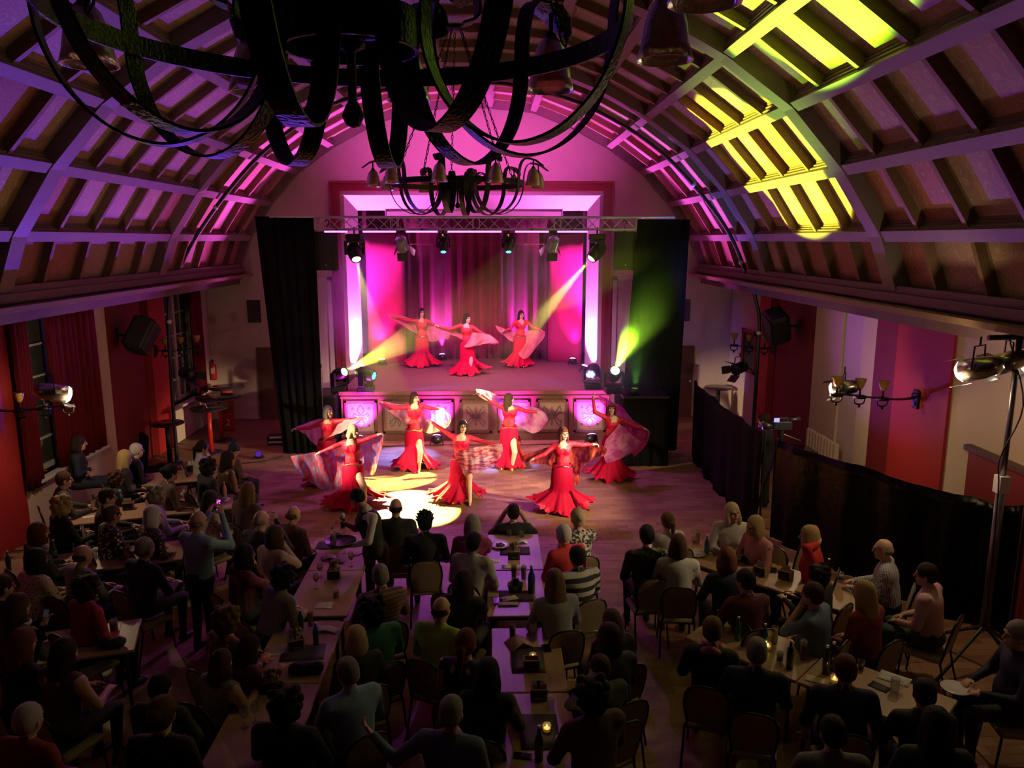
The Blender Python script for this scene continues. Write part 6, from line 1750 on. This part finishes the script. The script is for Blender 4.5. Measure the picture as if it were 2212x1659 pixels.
def glassware(px, py, kind, label, liquid=None, dz=0.0, at=None):
    t = empty('drinking_glass', at if at is not None else tp(px, py) + Vector((0, 0, dz)), 0, label, 'glass')
    if kind == 'wine':
        mb = MB(); mb.lathe([(0, 0), (.034, .002), (.03, .006), (.005, .012), (.004, .085), (.02, .10), (.040, .135), (.042, .165), (.034, .20), (.032, .20), (.040, .165), (.038, .137), (.018, .104), (0, .10)], 12); lp = [(0, .102), (.018, .105), (.037, .137), (.039, .15), (0, .15)]
    elif kind == 'tall':
        mb = MB(); mb.lathe([(0, 0), (.028, .002), (.030, .02), (.036, .20), (.034, .20), (.028, .022), (0, .02)], 12); lp = [(0, .022), (.027, .023), (.033, .16), (0, .16)]
    elif kind == 'mug':
        mb = MB(); mb.lathe([(0, 0), (.042, .002), (.044, .15), (.040, .15), (.038, .012), (0, .01)], 12); mb.tube(catmull([(.042, 0, .12), (.075, 0, .11), (.075, 0, .05), (.042, 0, .035)], 4), .007, 6); lp = [(0, .012), (.037, .013), (.039, .11), (0, .11)]
    else:
        mb = MB(); mb.lathe([(0, 0), (.032, .002), (.036, .10), (.034, .10), (.030, .01), (0, .008)], 12); lp = [(0, .010), (.029, .011), (.032, .06), (0, .06)]
    mb.obj('bowl', clear, t, True)
    if liquid:
        lm = mat('drink_' + liquid, dict(spritz=(.80, .16, .03), beer=(.62, .30, .04), cola=(.03, .012, .008), white=(.62, .55, .28), dbeer=(.22, .05, .02))[liquid], .15, var=.05)
        mb = MB(); mb.lathe(lp, 12); mb.obj('drink', lm, t, True)
        if liquid in ('beer', 'dbeer') and kind == 'tall':
            mb = MB(); mb.lathe([(0, .16), (.033, .162), (.036, .205), (.02, .225), (0, .23)], 12); mb.obj('foam', plate_m, t, True)
def menu_box(px, py, rz, label, flowers=False, cards=True):
    t = empty('menu_box', tp(px, py), rz, label, 'menu box')
    w, d, h = .16, .11, .12
    for (a, b) in (((-w / 2, -d / 2, 0), (w / 2, -d / 2 + .008, h)), ((-w / 2, d / 2 - .008, 0), (w / 2, d / 2, h)), ((-w / 2, -d / 2, 0), (-w / 2 + .008, d / 2, h)), ((w / 2 - .008, -d / 2, 0), (w / 2, d / 2, h)), ((-w / 2, -d / 2, 0), (w / 2, d / 2, .008))):
        mb = MB(); mb.span(a, b); mb.obj('board', kraft, t)
    mb = MB(); mb.span((-w / 2 + .012, -d / 2 - .004, .012), (w / 2 - .012, -d / 2, h - .012)); bb = mb.obj('chalk_label', blackboard, t)
    mb = MB(); mb.span((-.035, -d / 2 - .0055, .028), (.035, -d / 2 - .004, .034)); mb.obj('chalk_line', chalk, bb)
    if cards:
        for i in range(2):
            mb = MB(); mb.box((-.03 + .05 * i, .01, .11), (.07, .004, .14), Matrix.Rotation(.12 - .25 * i, 3, 'Y')); mb.obj('card', paper_w, t)
    if flowers:
        for i in range(7):
            a = i * 2.4; r = .02 + .03 * (i % 2)
            mb = MB(); c = Vector((r * math.cos(a), r * math.sin(a), .16 + .03 * (i % 3))); mb.sphere(c, .028, 6, sc=(1, 1, .8)); mb.cyl((c.x * .5, c.y * .5, .02), c, .004, n=5); mb.obj('flower', mat('dried_flower_%d' % (i % 3), [(.55, .48, .36), (.40, .22, .20), (.28, .27, .14)][i % 3], .9, var=.3, scale=60), t, True)
def sheet(px, py, w, d, rz, label, m=None, name='paper_sheet', th=.0025, cat='paper', fold=0.0):
    t = tp(px, py); rows = []
    for i in range(5):
        row = []
        for j in range(5):
            x, y = (j / 4 - .5) * w, (i / 4 - .5) * d
            row.append((x, y, th + fold * (1 - abs(x / w) * 2) + .002 * math.sin(i * 2 + j)))
        rows.append(row)
    mb = MB(); mb.grid(rows); o = mb.obj(name, m or paper_w, None, True, loc=t, rz=rz); o.modifiers.new('t', 'SOLIDIFY').thickness = -.002
    tag(o, label, cat)
def plate(px, py, label, food=None):
    t = empty('plate', tp(px, py), 0, label, 'plate')
    mb = MB(); mb.lathe([(0, .004), (.08, .006), (.12, .018), (.135, .022), (.133, .026), (.08, .012), (0, .010)], 20); mb.obj('dish', plate_m, t, True)
    if food:
        for i in range(5):
            mb = MB(); mb.sphere((.04 * math.cos(i * 1.3), .04 * math.sin(i * 1.3), .026), .022, 6, sc=(1.3, .9, .7)); mb.obj('food', mat('food_%d' % (i % 2), [(.55, .40, .18), (.30, .18, .08)][i % 2], .7, var=.3, scale=50), t, True)
def candle(px, py, label, power=.5):
    t = empty('candle', tp(px, py), 0, label, 'candle')
    mb = MB(); mb.lathe([(0, 0), (.036, .002), (.038, .075), (.035, .075), (.033, .01), (0, .008)], 12); mb.obj('glass_cup', clear, t, True)
    mb = MB(); mb.cyl((0, 0, .010), (0, 0, .035), .030, n=12); mb.obj('wax', mat('wax', (.8, .6, .25), .6, emit=(1, .6, .1), estr=.25), t)  # faint emission in the wax stands in for flame light
    mb = MB(); mb.lathe([(0, .036), (.007, .044), (.005, .058), (0, .072)], 8); mb.obj('flame', glow('flame', (1, .62, .12), 22), t, True)
    point('candle_light', tp(px, py) + Vector((0, 0, .06)), power, (1, .55, .15), .012, t)
def flat_phone(px, py, rz, label, m=None):
    t = empty('phone', tp(px, py), rz, label, 'phone')
    mb = MB(); mb.bbox((0, 0, .006), (.078, .155, .010), .003); mb.obj('case', black_metal, t)
    mb = MB(); mb.box((0, 0, .0115), (.068, .14, .001)); mb.obj('screen', m or mat('phone_glass', (.01, .01, .012), .06, coat=1.0), t)
def purse(px, py, rz, label, m, w=.26):
    t = empty('purse', tp(px, py), rz, label, 'bag')
    mb = MB(); mb.bbox((0, 0, .05), (w, .14, .10), .03); mb.obj('pouch', m, t, True)
    mb = MB(); mb.tube(catmull([(-w * .4, 0, .09), (-w * .3, -.05, .13), (0, -.09, .12), (w * .3, -.05, .13), (w * .4, 0, .09)], 4), .007, 6); mb.obj('strap', m, t, True)
mat_dark = plain('placemat', (.05, .035, .05))
yellow_label = mat('label_yellow', (.65, .45, .05), .6); teal_label = mat('label_teal', (.05, .32, .28), .6)
# waiter table
tray = empty('serving_tray', w_tray + Vector((-.17, .08, .02)), 0, 'round black tray carried by the waiter', 'tray')
mb = MB(); mb.lathe([(0, 0), (.185, 0), (.20, .022), (.205, .022), (.19, -.006), (0, -.006)], 24); mb.obj('disc', black_metal, tray, True)
tl = Vector(tray.location)
cf = empty('carafe', tl + Vector((-.09, -.03, .003)), 0, 'clear glass carafe standing on the waiter tray', 'carafe')
mb = MB(); mb.lathe([(0, 0), (.045, .002), (.047, .05), (.036, .13), (.022, .18), (.026, .22), (.024, .22), (.019, .18), (.032, .13), (.043, .05), (0, .01)], 14); mb.obj('body', clear, cf, True)
mb = MB(); mb.lathe([(0, .012), (.042, .013), (.043, .05), (.036, .10), (0, .10)], 12); mb.obj('water', mat('pale_water', (.55, .5, .6), .1, trans=.6), cf, True)
glassware(0, 0, 'wine', 'empty wine glass standing on the waiter tray', None, at=tl + Vector((.03, .03, .003)))
glassware(0, 0, 'tall', 'beer glass gripped by the waiter above the tray', 'beer', at=w_glass + Vector((-.03, .0, -.09)))
glassware(744, 1196, 'wine', 'orange spritz glass beside the waiter tray', 'spritz'); glassware(759, 1224, 'wine', 'rose wine glass near the waiter table phone', 'spritz'); flat_phone(774, 1197, -.6, 'violet-screened phone on the waiter table', mat('phone_violet', (.2, .1, .4), .08, coat=1.0))
sheet(710, 1206, .2, .14, .3, 'folded pale paper beside the waiter table card', paper, fold=.03); sheet(728, 1213, .2, .12, -.1, 'kraft menu card on the waiter table', kraft, fold=.02)
menu_box(722, 1248, .05, 'wooden menu box filled with dried flowers on the waiter table', True); menu_box(727, 1183, .2, 'small wooden flower box under the waiter tray', True, False)
glassware(692, 1248, 'wine', 'orange spritz beside the dried flower box', 'spritz'); glassware(684, 1272, 'wine', 'orange spritz near the curly woman in grey knit', 'spritz'); glassware(727, 1292, 'low', 'low beer glass behind the white sheet', 'beer')
sheet(699, 1308, .20, .16, .05, 'square white sheet alone on the table end', paper_w); sheet(715, 1178, .4, .3, 0, 'dark placemat under the small flower box', mat_dark, 'placemat', .001, 'placemat')
bottle(650, 1358, 'blue', 'small blue bottle at the end of the paper napkin table', .22); glassware(671, 1356, 'tall', 'red drink in tall glass between blue bottles', 'spritz'); sheet(707, 1362, .26, .12, -.2, 'crumpled white napkin near the teal person', paper_w, fold=.03)
bottle(683, 1392, 'blue', 'blue bottle beside the stacked menus', .26); menu_box(640, 1400, .4, 'dim wooden menu box beside the blue bottle', True); sheet(600, 1405, .25, .18, .5, 'pink-lit sheet near the dark long-haired woman', paper); sheet(655, 1410, .45, .32, .1, 'dark placemat under the dim menu box', mat_dark, 'placemat', .001, 'placemat')
purse(662, 1452, .1, 'black handbag lying on the dark table', plain('bag_black', (.012, .01, .018)), .34)
glassware(512, 1522, 'tall', 'tall dark beer on the unlit table', 'dbeer'); glassware(529, 1572, 'wine', 'wine glass beside the tall dark beer', None); glassware(552, 1560, 'wine', 'wine glass near the big-haired person', None); menu_box(585, 1492, .3, 'shadowed menu box near the tall dark beer', True)
# photographer table
menu_box(1110, 1206, 0, 'wooden chalkboard box with dried flowers on the photographer table', True); plate(1080, 1180, 'saucer with small cup items on the photographer table', True); glassware(1127, 1160, 'low', 'clear tumbler behind the flower box', None); glassware(1100, 1158, 'low', 'white cup behind the flower box', None); sheet(1127, 1172, .16, .10, .0, 'white tissue pack behind the flower box', paper_w, fold=.03)
sheet(1067, 1211, .17, .12, .05, 'loose white napkin beside the chalkboard box', paper_w); sheet(1105, 1224, .26, .10, 0, 'pale strip of paper in front of the chalkboard box', paper); sheet(1112, 1190, .42, .30, 0, 'dark placemat under the chalkboard box', mat_dark, 'placemat', .001, 'placemat')
bottle(1148, 1280, 'blue', 'tall shiny blue bottle on the centre table', .36, .045); glassware(1110, 1252, 'tall', 'blue-rimmed glass with dark drink beside the napkin basket', 'cola'); glassware(1131, 1254, 'tall', 'dark drink glass beside the tall blue bottle', 'cola')
bk = empty('napkin_basket', tp(1113, 1276), 0, 'dark wicker napkin basket on the centre table', 'basket')
mb = MB(); mb.lathe([(0, 0), (.08, .0), (.10, .09), (.095, .09), (.075, .008), (0, .006)], 14); mb.obj('wicker', mat('wicker', (.12, .08, .06), .8, var=.4, scale=60, bump=.6, bscale=90), bk, True)
for i in range(3):
    mb = MB(); mb.box((-.03 + .03 * i, 0, .10), (.06, .004, .13), Matrix.Rotation(.3 - .3 * i, 3, 'Y')); mb.obj('napkin', paper, bk)
flat_phone(1072, 1299, .05, 'phone glowing violet on the centre table', mat('phone_glowing', (.3, .08, .5), .1, emit=(.35, .05, .8), estr=.35)); sheet(1097, 1306, .24, .09, 0, 'beige notebook beside the glowing phone', paper, 'notebook', .012, 'notebook'); sheet(1100, 1293, .2, .12, .4, 'loose beige card beside the glowing phone', paper); sheet(1115, 1288, .42, .3, 0, 'dark placemat under the napkin basket', mat_dark, 'placemat', .001, 'placemat')
glassware(1107, 1384, 'tall', 'half-empty cola glass at the table end', 'cola'); glassware(1151, 1384, 'wine', 'wine glass on the cola table', None); sheet(1121, 1394, .26, .22, .4, 'big folded kraft paper behind the cola glass', kraft, fold=.08); flat_phone(1180, 1401, .2, 'switched-off phone on the cola table'); sheet(1140, 1425, .34, .5, 0, 'dark placemat under the first candle', mat_dark, 'placemat', .001, 'placemat')
candle(1151, 1426, 'lit candle in glass beside the upper wooden menu box', .5); candle(1181, 1580, 'lit candle in glass beside the wine bottle', .6); menu_box(1148, 1445, 0, 'wooden menu box in front of the first candle', False, False); menu_box(1164, 1508, 0, 'wooden menu box with a pen between the candles', False)
bottle(1164, 1640, 'dark', 'dark wine bottle on the candle table', .31, .037); flat_phone(1129, 1634, 1.4, 'dark phone beside the wine bottle'); glassware(1190, 1530, 'low', 'tumbler with pink glints below the menu box', None); sheet(1165, 1580, .34, .5, 0, 'dark placemat under the second candle', mat_dark, 'placemat', .001, 'placemat')
# window side
menu_box(415, 1016, .2, 'wooden menu box with violet cards near the hoop foot'); menu_box(278, 1100, .25, 'wooden menu box with heart card by the dark-haired man'); bottle(262, 1094, 'teal', 'teal bottle beside the heart card box', .28); bottle(372, 1090, 'dark', 'dark wine bottle with yellow label near the lavender shirt', .31, .037, yellow_label); bottle(486, 1074, 'pink', 'matte pink flask at the table corner', .27, .036)
plate(413, 1094, 'plate with leftovers near the white-bobbed woman', True); plate(479, 1082, 'plate with leftovers beside the pink flask', True); glassware(400, 1078, 'tall', 'tall glass beside the pale green card', 'white'); glassware(420, 1079, 'tall', 'tall clear glass behind the leftovers plate', None); glassware(440, 1070, 'tall', 'tall clear glass near the leopard scarf woman', None); sheet(392, 1075, .14, .10, .2, 'pale green folded card by the wine bottle', mat('green_card', (.35, .5, .42), .8), fold=.08)
sheet(190, 1117, .17, .12, .4, 'white napkin near the blond curls', paper_w); glassware(203, 1106, 'wine', 'wine glass beside the white napkin', None); glassware(290, 1072, 'wine', 'empty wine glass behind the heart card box', None)
bottle(119, 1206, 'green', 'green bottle with bright glint beside the leopard blouse', .27, .034, teal_label); bottle(20, 1232, 'teal', 'teal bottle at the red wall table end', .27, .034); sheet(246, 1190, .10, .14, .1, 'upright pale napkin at the bald man table', paper_w, fold=.08); sheet(266, 1200, .16, .12, .5, 'tilted menu card near the grey-haired man', paper, fold=.06); sheet(208, 1188, .17, .12, -.3, 'white folded tissue by the floral blouse', paper_w, fold=.02); glassware(205, 1202, 'low', 'small tumbler beside the bald man', None); glassware(275, 1190, 'low', 'red candle-cup beside the tilted menu card', 'spritz')
glassware(225, 1376, 'wine', 'beer goblet between purse and carafe', 'beer'); glassware(247, 1366, 'mug', 'metal-lit mug at the purse table', 'cola'); sheet(177, 1392, .2, .14, .2, 'black menu card with white border', blackboard); purse(243, 1398, .15, 'dark clutch bag on the table end', plain('bag_dark', (.015, .014, .018)), .26); sheet(110, 1390, .3, .2, .3, 'ochre paper near the long-haired women', kraft)
# fence side
glassware(1499, 1188, 'wine', 'bright orange spritz on the plate table', 'spritz'); plate(1503, 1198, 'white plate held by the grey cardigan woman'); bottle(1526, 1196, 'teal', 'teal water bottle beside the upright menu', .28, .034, teal_label); bottle(1574, 1186, 'teal', 'teal water bottle near the white blouse', .28, .034, teal_label); bottle(1558, 1184, 'brown', 'brown beer bottle behind the upright menu', .24, .03); sheet(1543, 1182, .18, .04, -.6, 'upright grey menu card on the plate table', paper, fold=.16)
glassware(1507, 1174, 'tall', 'tall prosecco glass near the ponytailed girl', 'white'); glassware(1612, 1198, 'mug', 'glass mug near the pink jacket', None); menu_box(1607, 1214, -.8, 'empty wooden menu box beside the glass mug', False, False); menu_box(1643, 1242, -.8, 'wooden menu box holding a cream card', False); menu_box(1697, 1250, -.8, 'wooden menu box lying at the table end by the black coat', False)
bottle(1657, 1212, 'blue', 'dark blue bottle beside the cream card', .27); glassware(1645, 1206, 'low', 'tumbler beside the dark blue bottle', None); flat_phone(1670, 1232, -.4, 'phone between two wooden menu boxes'); bottle(1743, 1236, 'blue', 'blue bottle beside the black-curled person', .27, .034, teal_label); bottle(1788, 1246, 'dark', 'dark bottle near the check shirt', .25); glassware(1816, 1252, 'low', 'tumbler held by the check shirt man', 'white'); glassware(1545, 1200, 'low', 'small tumbler in front of the upright menu', None); glassware(1594, 1225, 'wine', 'wine glass beside the auburn bob', None)
glassware(1577, 1368, 'wine', 'small red wine glass at the beer table end', 'cola'); bottle(1593, 1382, 'teal', 'teal bottle beside the propped menu', .27, .034); sheet(1614, 1376, .2, .05, -.5, 'propped paper menu on the beer table', paper, fold=.16); bottle(1650, 1398, 'teal', 'dark teal bottle near the tall beer glasses', .27); glassware(1672, 1390, 'tall', 'tall nearly empty beer glass by the teal bottle', 'white'); glassware(1684, 1428, 'low', 'low beer glass beside the brown bottle', 'beer'); glassware(1734, 1424, 'tall', 'red beer with big foam head', 'dbeer'); bottle(1705, 1444, 'dark', 'tall brown bottle on the beer table', .31, .036); candle(1658, 1402, 'small candle behind the tall beer glasses', .15); candle(1802, 1474, 'amber candle near the reddish-haired man', .25)
bottle(1783, 1456, 'dark', 'dark bottle beside the folded napkin', .31, .036); bottle(1797, 1448, 'dark', 'second dark bottle behind the amber candle', .31, .036); sheet(1760, 1468, .18, .12, -.5, 'folded beige napkin on the seam of the beer tables', paper); sheet(1932, 1466, .28, .18, -.7, 'white menu sheet by the fence', paper_w); glassware(1932, 1496, 'mug', 'glass mug in front of the menu sheet', None); sheet(1900, 1484, .18, .12, -.9, 'black folder beside the glass mug', blackboard); plate(2064, 1490, 'white saucer with dark napkin at the table end'); glassware(1859, 1446, 'low', 'dark drink tumbler near the candle', 'cola')
# ================================================================ fence, camera and side furniture
foil = mat('black_sheeting', (.002, .002, .0025), .32, var=.2, scale=6, bump=.4, bscale=10, spec=.10)
purple_foil = mat('dark_sheeting', (.006, .0045, .010), .85, var=.15, scale=4, spec=.1)
def fence(pts, label, m, h=1.8):
    t = empty('masking_fence', (pts[0][0], pts[0][1], 0), 0, label, 'fence')
    o = Vector((pts[0][0], pts[0][1], 0)); rows = []
    P_ = catmull([Vector((a, b, 0)) for a, b in pts], 14)
    for k in range(10):
        f = k / 9; row = []
        for i, p in enumerate(P_):
            w = (.05 * math.sin(i * .9) + .03 * math.sin(i * 2.3 + 1)) * (1 - f * .7)
            row.append((p.x - o.x + w, p.y - o.y + w * .5, .02 + h * f - .04 * abs(math.sin(i * PI / 14)) * (f == 1)))
        rows.append(row)
    mb = MB(); mb.grid(rows); s = mb.obj('sheet', m, t, True); s.modifiers.new('t', 'SOLIDIFY').thickness = .006
    for a, b in pts:
        mb = MB(); mb.cyl((a - o.x + .06, b - o.y + .03, 0), (a - o.x + .06, b - o.y + .03, h), .02, n=8); mb.obj('post', black_metal, t)
fence([(4.66, 17.25), (4.56, 15.4), (4.52, 13.6), (4.58, 12.5)], 'matt dark sheet fence running from the drape along the dance floor', purple_foil, 1.82)
fence([(4.72, 12.3), (5.4, 10.7), (6.15, 9.3), (6.62, 8.95)], 'shiny black plastic sheet fence behind the fence-side tables', foil, 1.74)
vc = empty('video_camera', (5.0, 12.75, 0), 0, 'video camera with small lit screen on a tripod over the fence', 'video camera')
cz = 1.86
mb = MB(); mb.bbox((0, 0, cz), (.34, .13, .16), .02); mb.obj('body', black_metal, vc)
mb = MB(); mb.cyl((-.17, 0, cz), (-.33, 0, cz - .01), .055, .065, 14); mb.obj('lens_barrel', black_metal, vc, True)
mb = MB(); mb.box((.0, 0, cz + .13), (.24, .03, .03)); mb.box((-.1, 0, cz + .10), (.03, .03, .06)); mb.box((.1, 0, cz + .10), (.03, .03, .06)); mb.obj('carry_handle', black_metal, vc)
mb = MB(); mb.cyl((.12, -.02, cz + .10), (.30, -.02, cz + .12), .03, .04, 10); mb.obj('viewfinder', black_metal, vc, True)
mb = MB(); mb.box((-.13, -.10, cz + .12), (.09, .01, .07)); mb.obj('screen', glow('camera_screen', (.45, .45, 1), 1.6), vc)
mb = MB(); mb.cyl((0, 0, cz - .08), (0, 0, cz - .22), .05, n=10); mb.cyl((.03, 0, cz - .15), (.32, -.05, cz - .26), .012, n=6); mb.obj('tripod_head', black_metal, vc)
for k in range(3):
    a = k * 2.094 + .5; mb = MB(); mb.cyl((0, 0, cz - .2), (.4 * math.cos(a), .4 * math.sin(a), .0), .02, n=8); mb.obj('tripod_leg', black_metal, vc)
def bistro(x, y, h, r, label, legm, drum=False):
    t = empty('bistro_table', (x, y, 0), 0, label, 'bar table')
    mb = MB(); mb.lathe([(0, h - .03), (r, h - .03), (r + .008, h - .015), (r, h), (0, h)], 28); mb.obj('table_top', mat('smoked_top', (.03, .022, .03), .15, var=.05, coat=.6), t, True)
    mb = MB(); mb.cyl((0, 0, .03), (0, 0, h - .03), .055, n=14); mb.obj('column', legm, t, True)
    mb = MB(); mb.lathe([(0, 0), (.27, 0), (.26, .025), (.06, .04), (0, .04)], 24); mb.obj('foot', mat('smoked_foot', (.03, .02, .05), .25), t, True)
red_gloss = mat('red_gloss', (.52, .02, .015), .3, var=.05)
p1 = PZ(450, 881, 1.1); bistro(p1.x, p1.y, 1.1, .42, 'round black bar table on a red column with a paper card', red_gloss)
p2 = PZ(472, 858, 1.12); bistro(p2.x, p2.y, 1.12, .55, 'larger round bar table on a red column by the far window', red_gloss)
p4 = PZ(385, 913, .95); bistro(p4.x - .25, p4.y, .95, .36, 'small round bar table half hidden by the hoop foot', black_metal)
p3 = PZ(498, 925, 0)
dr = empty('drum_table', (p3.x, 20.3, 0), 0, 'slim orange and red drum bar table marked with a 2', 'bar table')
mb = MB(); mb.lathe([(.15, 0), (.155, .02), (.155, .42), (.17, .44), (.155, .46)], 20); mb.obj('drum_base', red_gloss, dr, True)
mb = MB(); mb.lathe([(.155, .46), (.155, .84), (.17, .86), (.155, .88)], 20); mb.obj('drum_middle', mat('drum_orange', (.55, .20, .02), .35), dr, True)
mb = MB(); mb.lathe([(.155, .88), (.155, 1.12), (.15, 1.13), (0, 1.13)], 20); mb.obj('drum_top', mat('drum_vermilion', (.5, .07, .02), .35), dr, True)
mb = MB(); mb.lathe([(0, 1.13), (.46, 1.13), (.46, 1.16), (0, 1.16)], 28); mb.obj('table_top', mat('clear_top', (.12, .08, .12), .12, trans=.4), dr, True)
tc_ = bpy.data.curves.new('two', 'FONT'); tc_.body = '2'; tc_.size = .26; tc_.extrude = .004; tc_.align_x = 'CENTER'
to = bpy.data.objects.new('tmp_two', tc_); COL.objects.link(to); bpy.context.view_layer.update()
tm_ = bpy.data.meshes.new_from_object(to.evaluated_get(bpy.context.evaluated_depsgraph_get())); bpy.data.objects.remove(to)
tm_.materials.clear(); tm_.materials.append(paper_w); two = link('numeral', tm_, dr, (.04, -.163, .14)); two.rotation_euler = (PI / 2, 0, .25)
cd = empty('table_card', p1 + Vector((-.05, -.05, .0)), .3, 'white folded card standing on the red-column bar table', 'card')
for s in (-1, 1):
    mb = MB(); mb.box((s * .022, 0, .05), (.003, .09, .11), Matrix.Rotation(-s * .4, 3, 'Y')); mb.obj('leaf', paper_w, cd)
p5 = PZ(1552, 836, 1.0); bistro(p5.x, p5.y, 1.0, .38, 'dark round bar table behind the fence near the stage corner', black_metal)
p6 = PZ(1770, 970, .76); bistro(p6.x - .45, p6.y, .76, .42, 'low dark round table behind the shiny fence', black_metal)
hc = empty('high_back_chair', (-6.72, 15.1, 0), -.9, 'plain black high-back chair beside the hoop foot', 'chair')
mb = MB(); mb.bbox((0, 0, .45), (.5, .48, .1), .03); mb.obj('seat', black_cloth, hc)
mb = MB(); mb.bbox((0, -.24, .85), (.5, .07, .75), .03, Matrix.Rotation(-.12, 3, 'X')); mb.obj('backrest', black_cloth, hc)
for sx in (-1, 1):
    for sy in (-1, 1):
        mb = MB(); mb.cyl((sx * .2, sy * .19, 0), (sx * .2, sy * .19, .4), .02, n=6); mb.obj('leg', black_metal, hc)
# radiator and framed hatch behind the fence
rd = empty('radiator', (XR - .12, 14.9, .25), 0, 'cream panel radiator under the dark red recess behind the fence', 'radiator')
for k in range(10):
    mb = MB(); mb.bbox((0, -.65 + k * .14, .45), (.1, .125, .85), .02); mb.obj('panel', cream, rd)
hb = empty('wall_hatch', (XR - .03, 19.75, 1.6), 0, 'dark hatch in a red wooden frame on the side wall', 'hatch')
for a, b in (((-.06, -.55, 0), (0.0, -.45, 1.1)), ((-.06, .45, 0), (0, .55, 1.1)), ((-.06, -.55, 1.0), (0, .55, 1.1)), ((-.06, -.55, 0), (0, .55, .1))):
    mb = MB(); mb.span(a, b); mb.obj('frame', trim_red, hb)
mb = MB(); mb.span((-.02, -.45, .1), (0, .45, 1.0)); mb.obj('shutter', black_metal, hb)
wp = empty('wood_partition', (XR - .05, 7.7, 0), 0, 'dark red wooden partition panel behind the light stand', 'partition')
mb = MB(); mb.bbox((0, .9, 1.05), (.06, 3.4, 2.1), .01); mb.obj('panel', trim_red, wp)
mb = MB(); mb.bbox((-.02, .9, 2.13), (.12, 3.5, .08), .01); mb.obj('cap_rail', wood_dark, wp)
# vases on the window sills
def vase(p, label, m, n):
    t = empty('vase', p, 0, label, 'vase')
    mb = MB(); mb.lathe([(0, 0), (.04, .0), (.05, .06), (.03, .14), (.035, .2), (.03, .2), (.025, .14), (0, .02)], 12); mb.obj('pot', m, t, True)
    for i in range(n):
        a = i * 2.4; e = Vector((.10 * math.cos(a), .12 * math.sin(a), .55 + .05 * (i % 3)))
        mb = MB(); mb.tube(catmull([(0, 0, .1), e * .6 + Vector((0, 0, .05)), e], 4), .006, 5); mb.sphere(e, .03, 6, sc=(.6, .6, 1.6)); mb.obj('stem', mat('dry_stem', (.16, .14, .08), .9), t, True)
vase((XL - .12, 13.25, .95), 'vase with dry stems on the near window sill', glass_dark, 7)
vase((XL - .12, 19.2, .95), 'slim vase with dry stems on the far window sill', glass_dark, 5)
gl = empty('sill_garland', (XL - .05, 13.05, .95), 0, 'dried leaf garland lying on the near window sill', 'garland')
for i in range(14):
    mb = MB(); mb.sphere((.05 * math.sin(i * 3.1), -.28 + i * .04, .03 + .015 * (i % 3)), .035, 6, sc=(1, .6, .5)); mb.obj('leaf', mat('dry_leaf', (.30, .10, .05), .8, var=.3, scale=30), gl, True)
# cables, crate and floor fixtures
mb = MB(); mb.tube(catmull([(-4.2, 18.55, .012), (-2.8, 18.4, .012), (-1.2, 18.5, .012), (.4, 18.42, .012), (1.8, 18.5, .012), (3.4, 18.35, .012), (4.4, 18.2, .012)], 8), .012, 6)
tag(mb.obj('floor_cable', black_metal, None, True), 'black cable lying along the foot of the stage front', 'cable')
mb = MB(); mb.tube(catmull([(-7.0, 16.6, .012), (-6.0, 16.9, .012), (-5.2, 17.2, .012), (-4.9, 17.6, .012)], 8), .012, 6)
tag(mb.obj('floor_cable', black_metal, None, True), 'black cable running from the hoop foot to the black drape', 'cable')
ca = empty('equipment_case', PZ(598, 950, .1) * 1.0, .1, 'small black equipment case with silver fittings by the drape foot', 'case')
ca.location.z = 0
mb = MB(); mb.bbox((0, 0, .12), (.42, .3, .22), .02); mb.obj('box', black_metal, ca)
mb = MB(); mb.bbox((0, -.16, .20), (.3, .03, .05), .01); mb.obj('fitting', chrome, ca)
mb = MB(); mb.bbox((0, -.16, .08), (.36, .03, .04), .01); mb.obj('rail', chrome, ca)
pd = empty('power_box', PZ(1330, 942, 0) + Vector((0, .3, 0)), 0, 'grey power distribution box beside the last stage front panel', 'power box')
mb = MB(); mb.bbox((0, 0, .08), (.42, .25, .15), .015); mb.obj('housing', mat('grey_box', (.35, .33, .33), .5), pd)
mb = MB(); mb.box((0, -.128, .08), (.3, .01, .05)); mb.obj('socket_row', black_metal, pd)
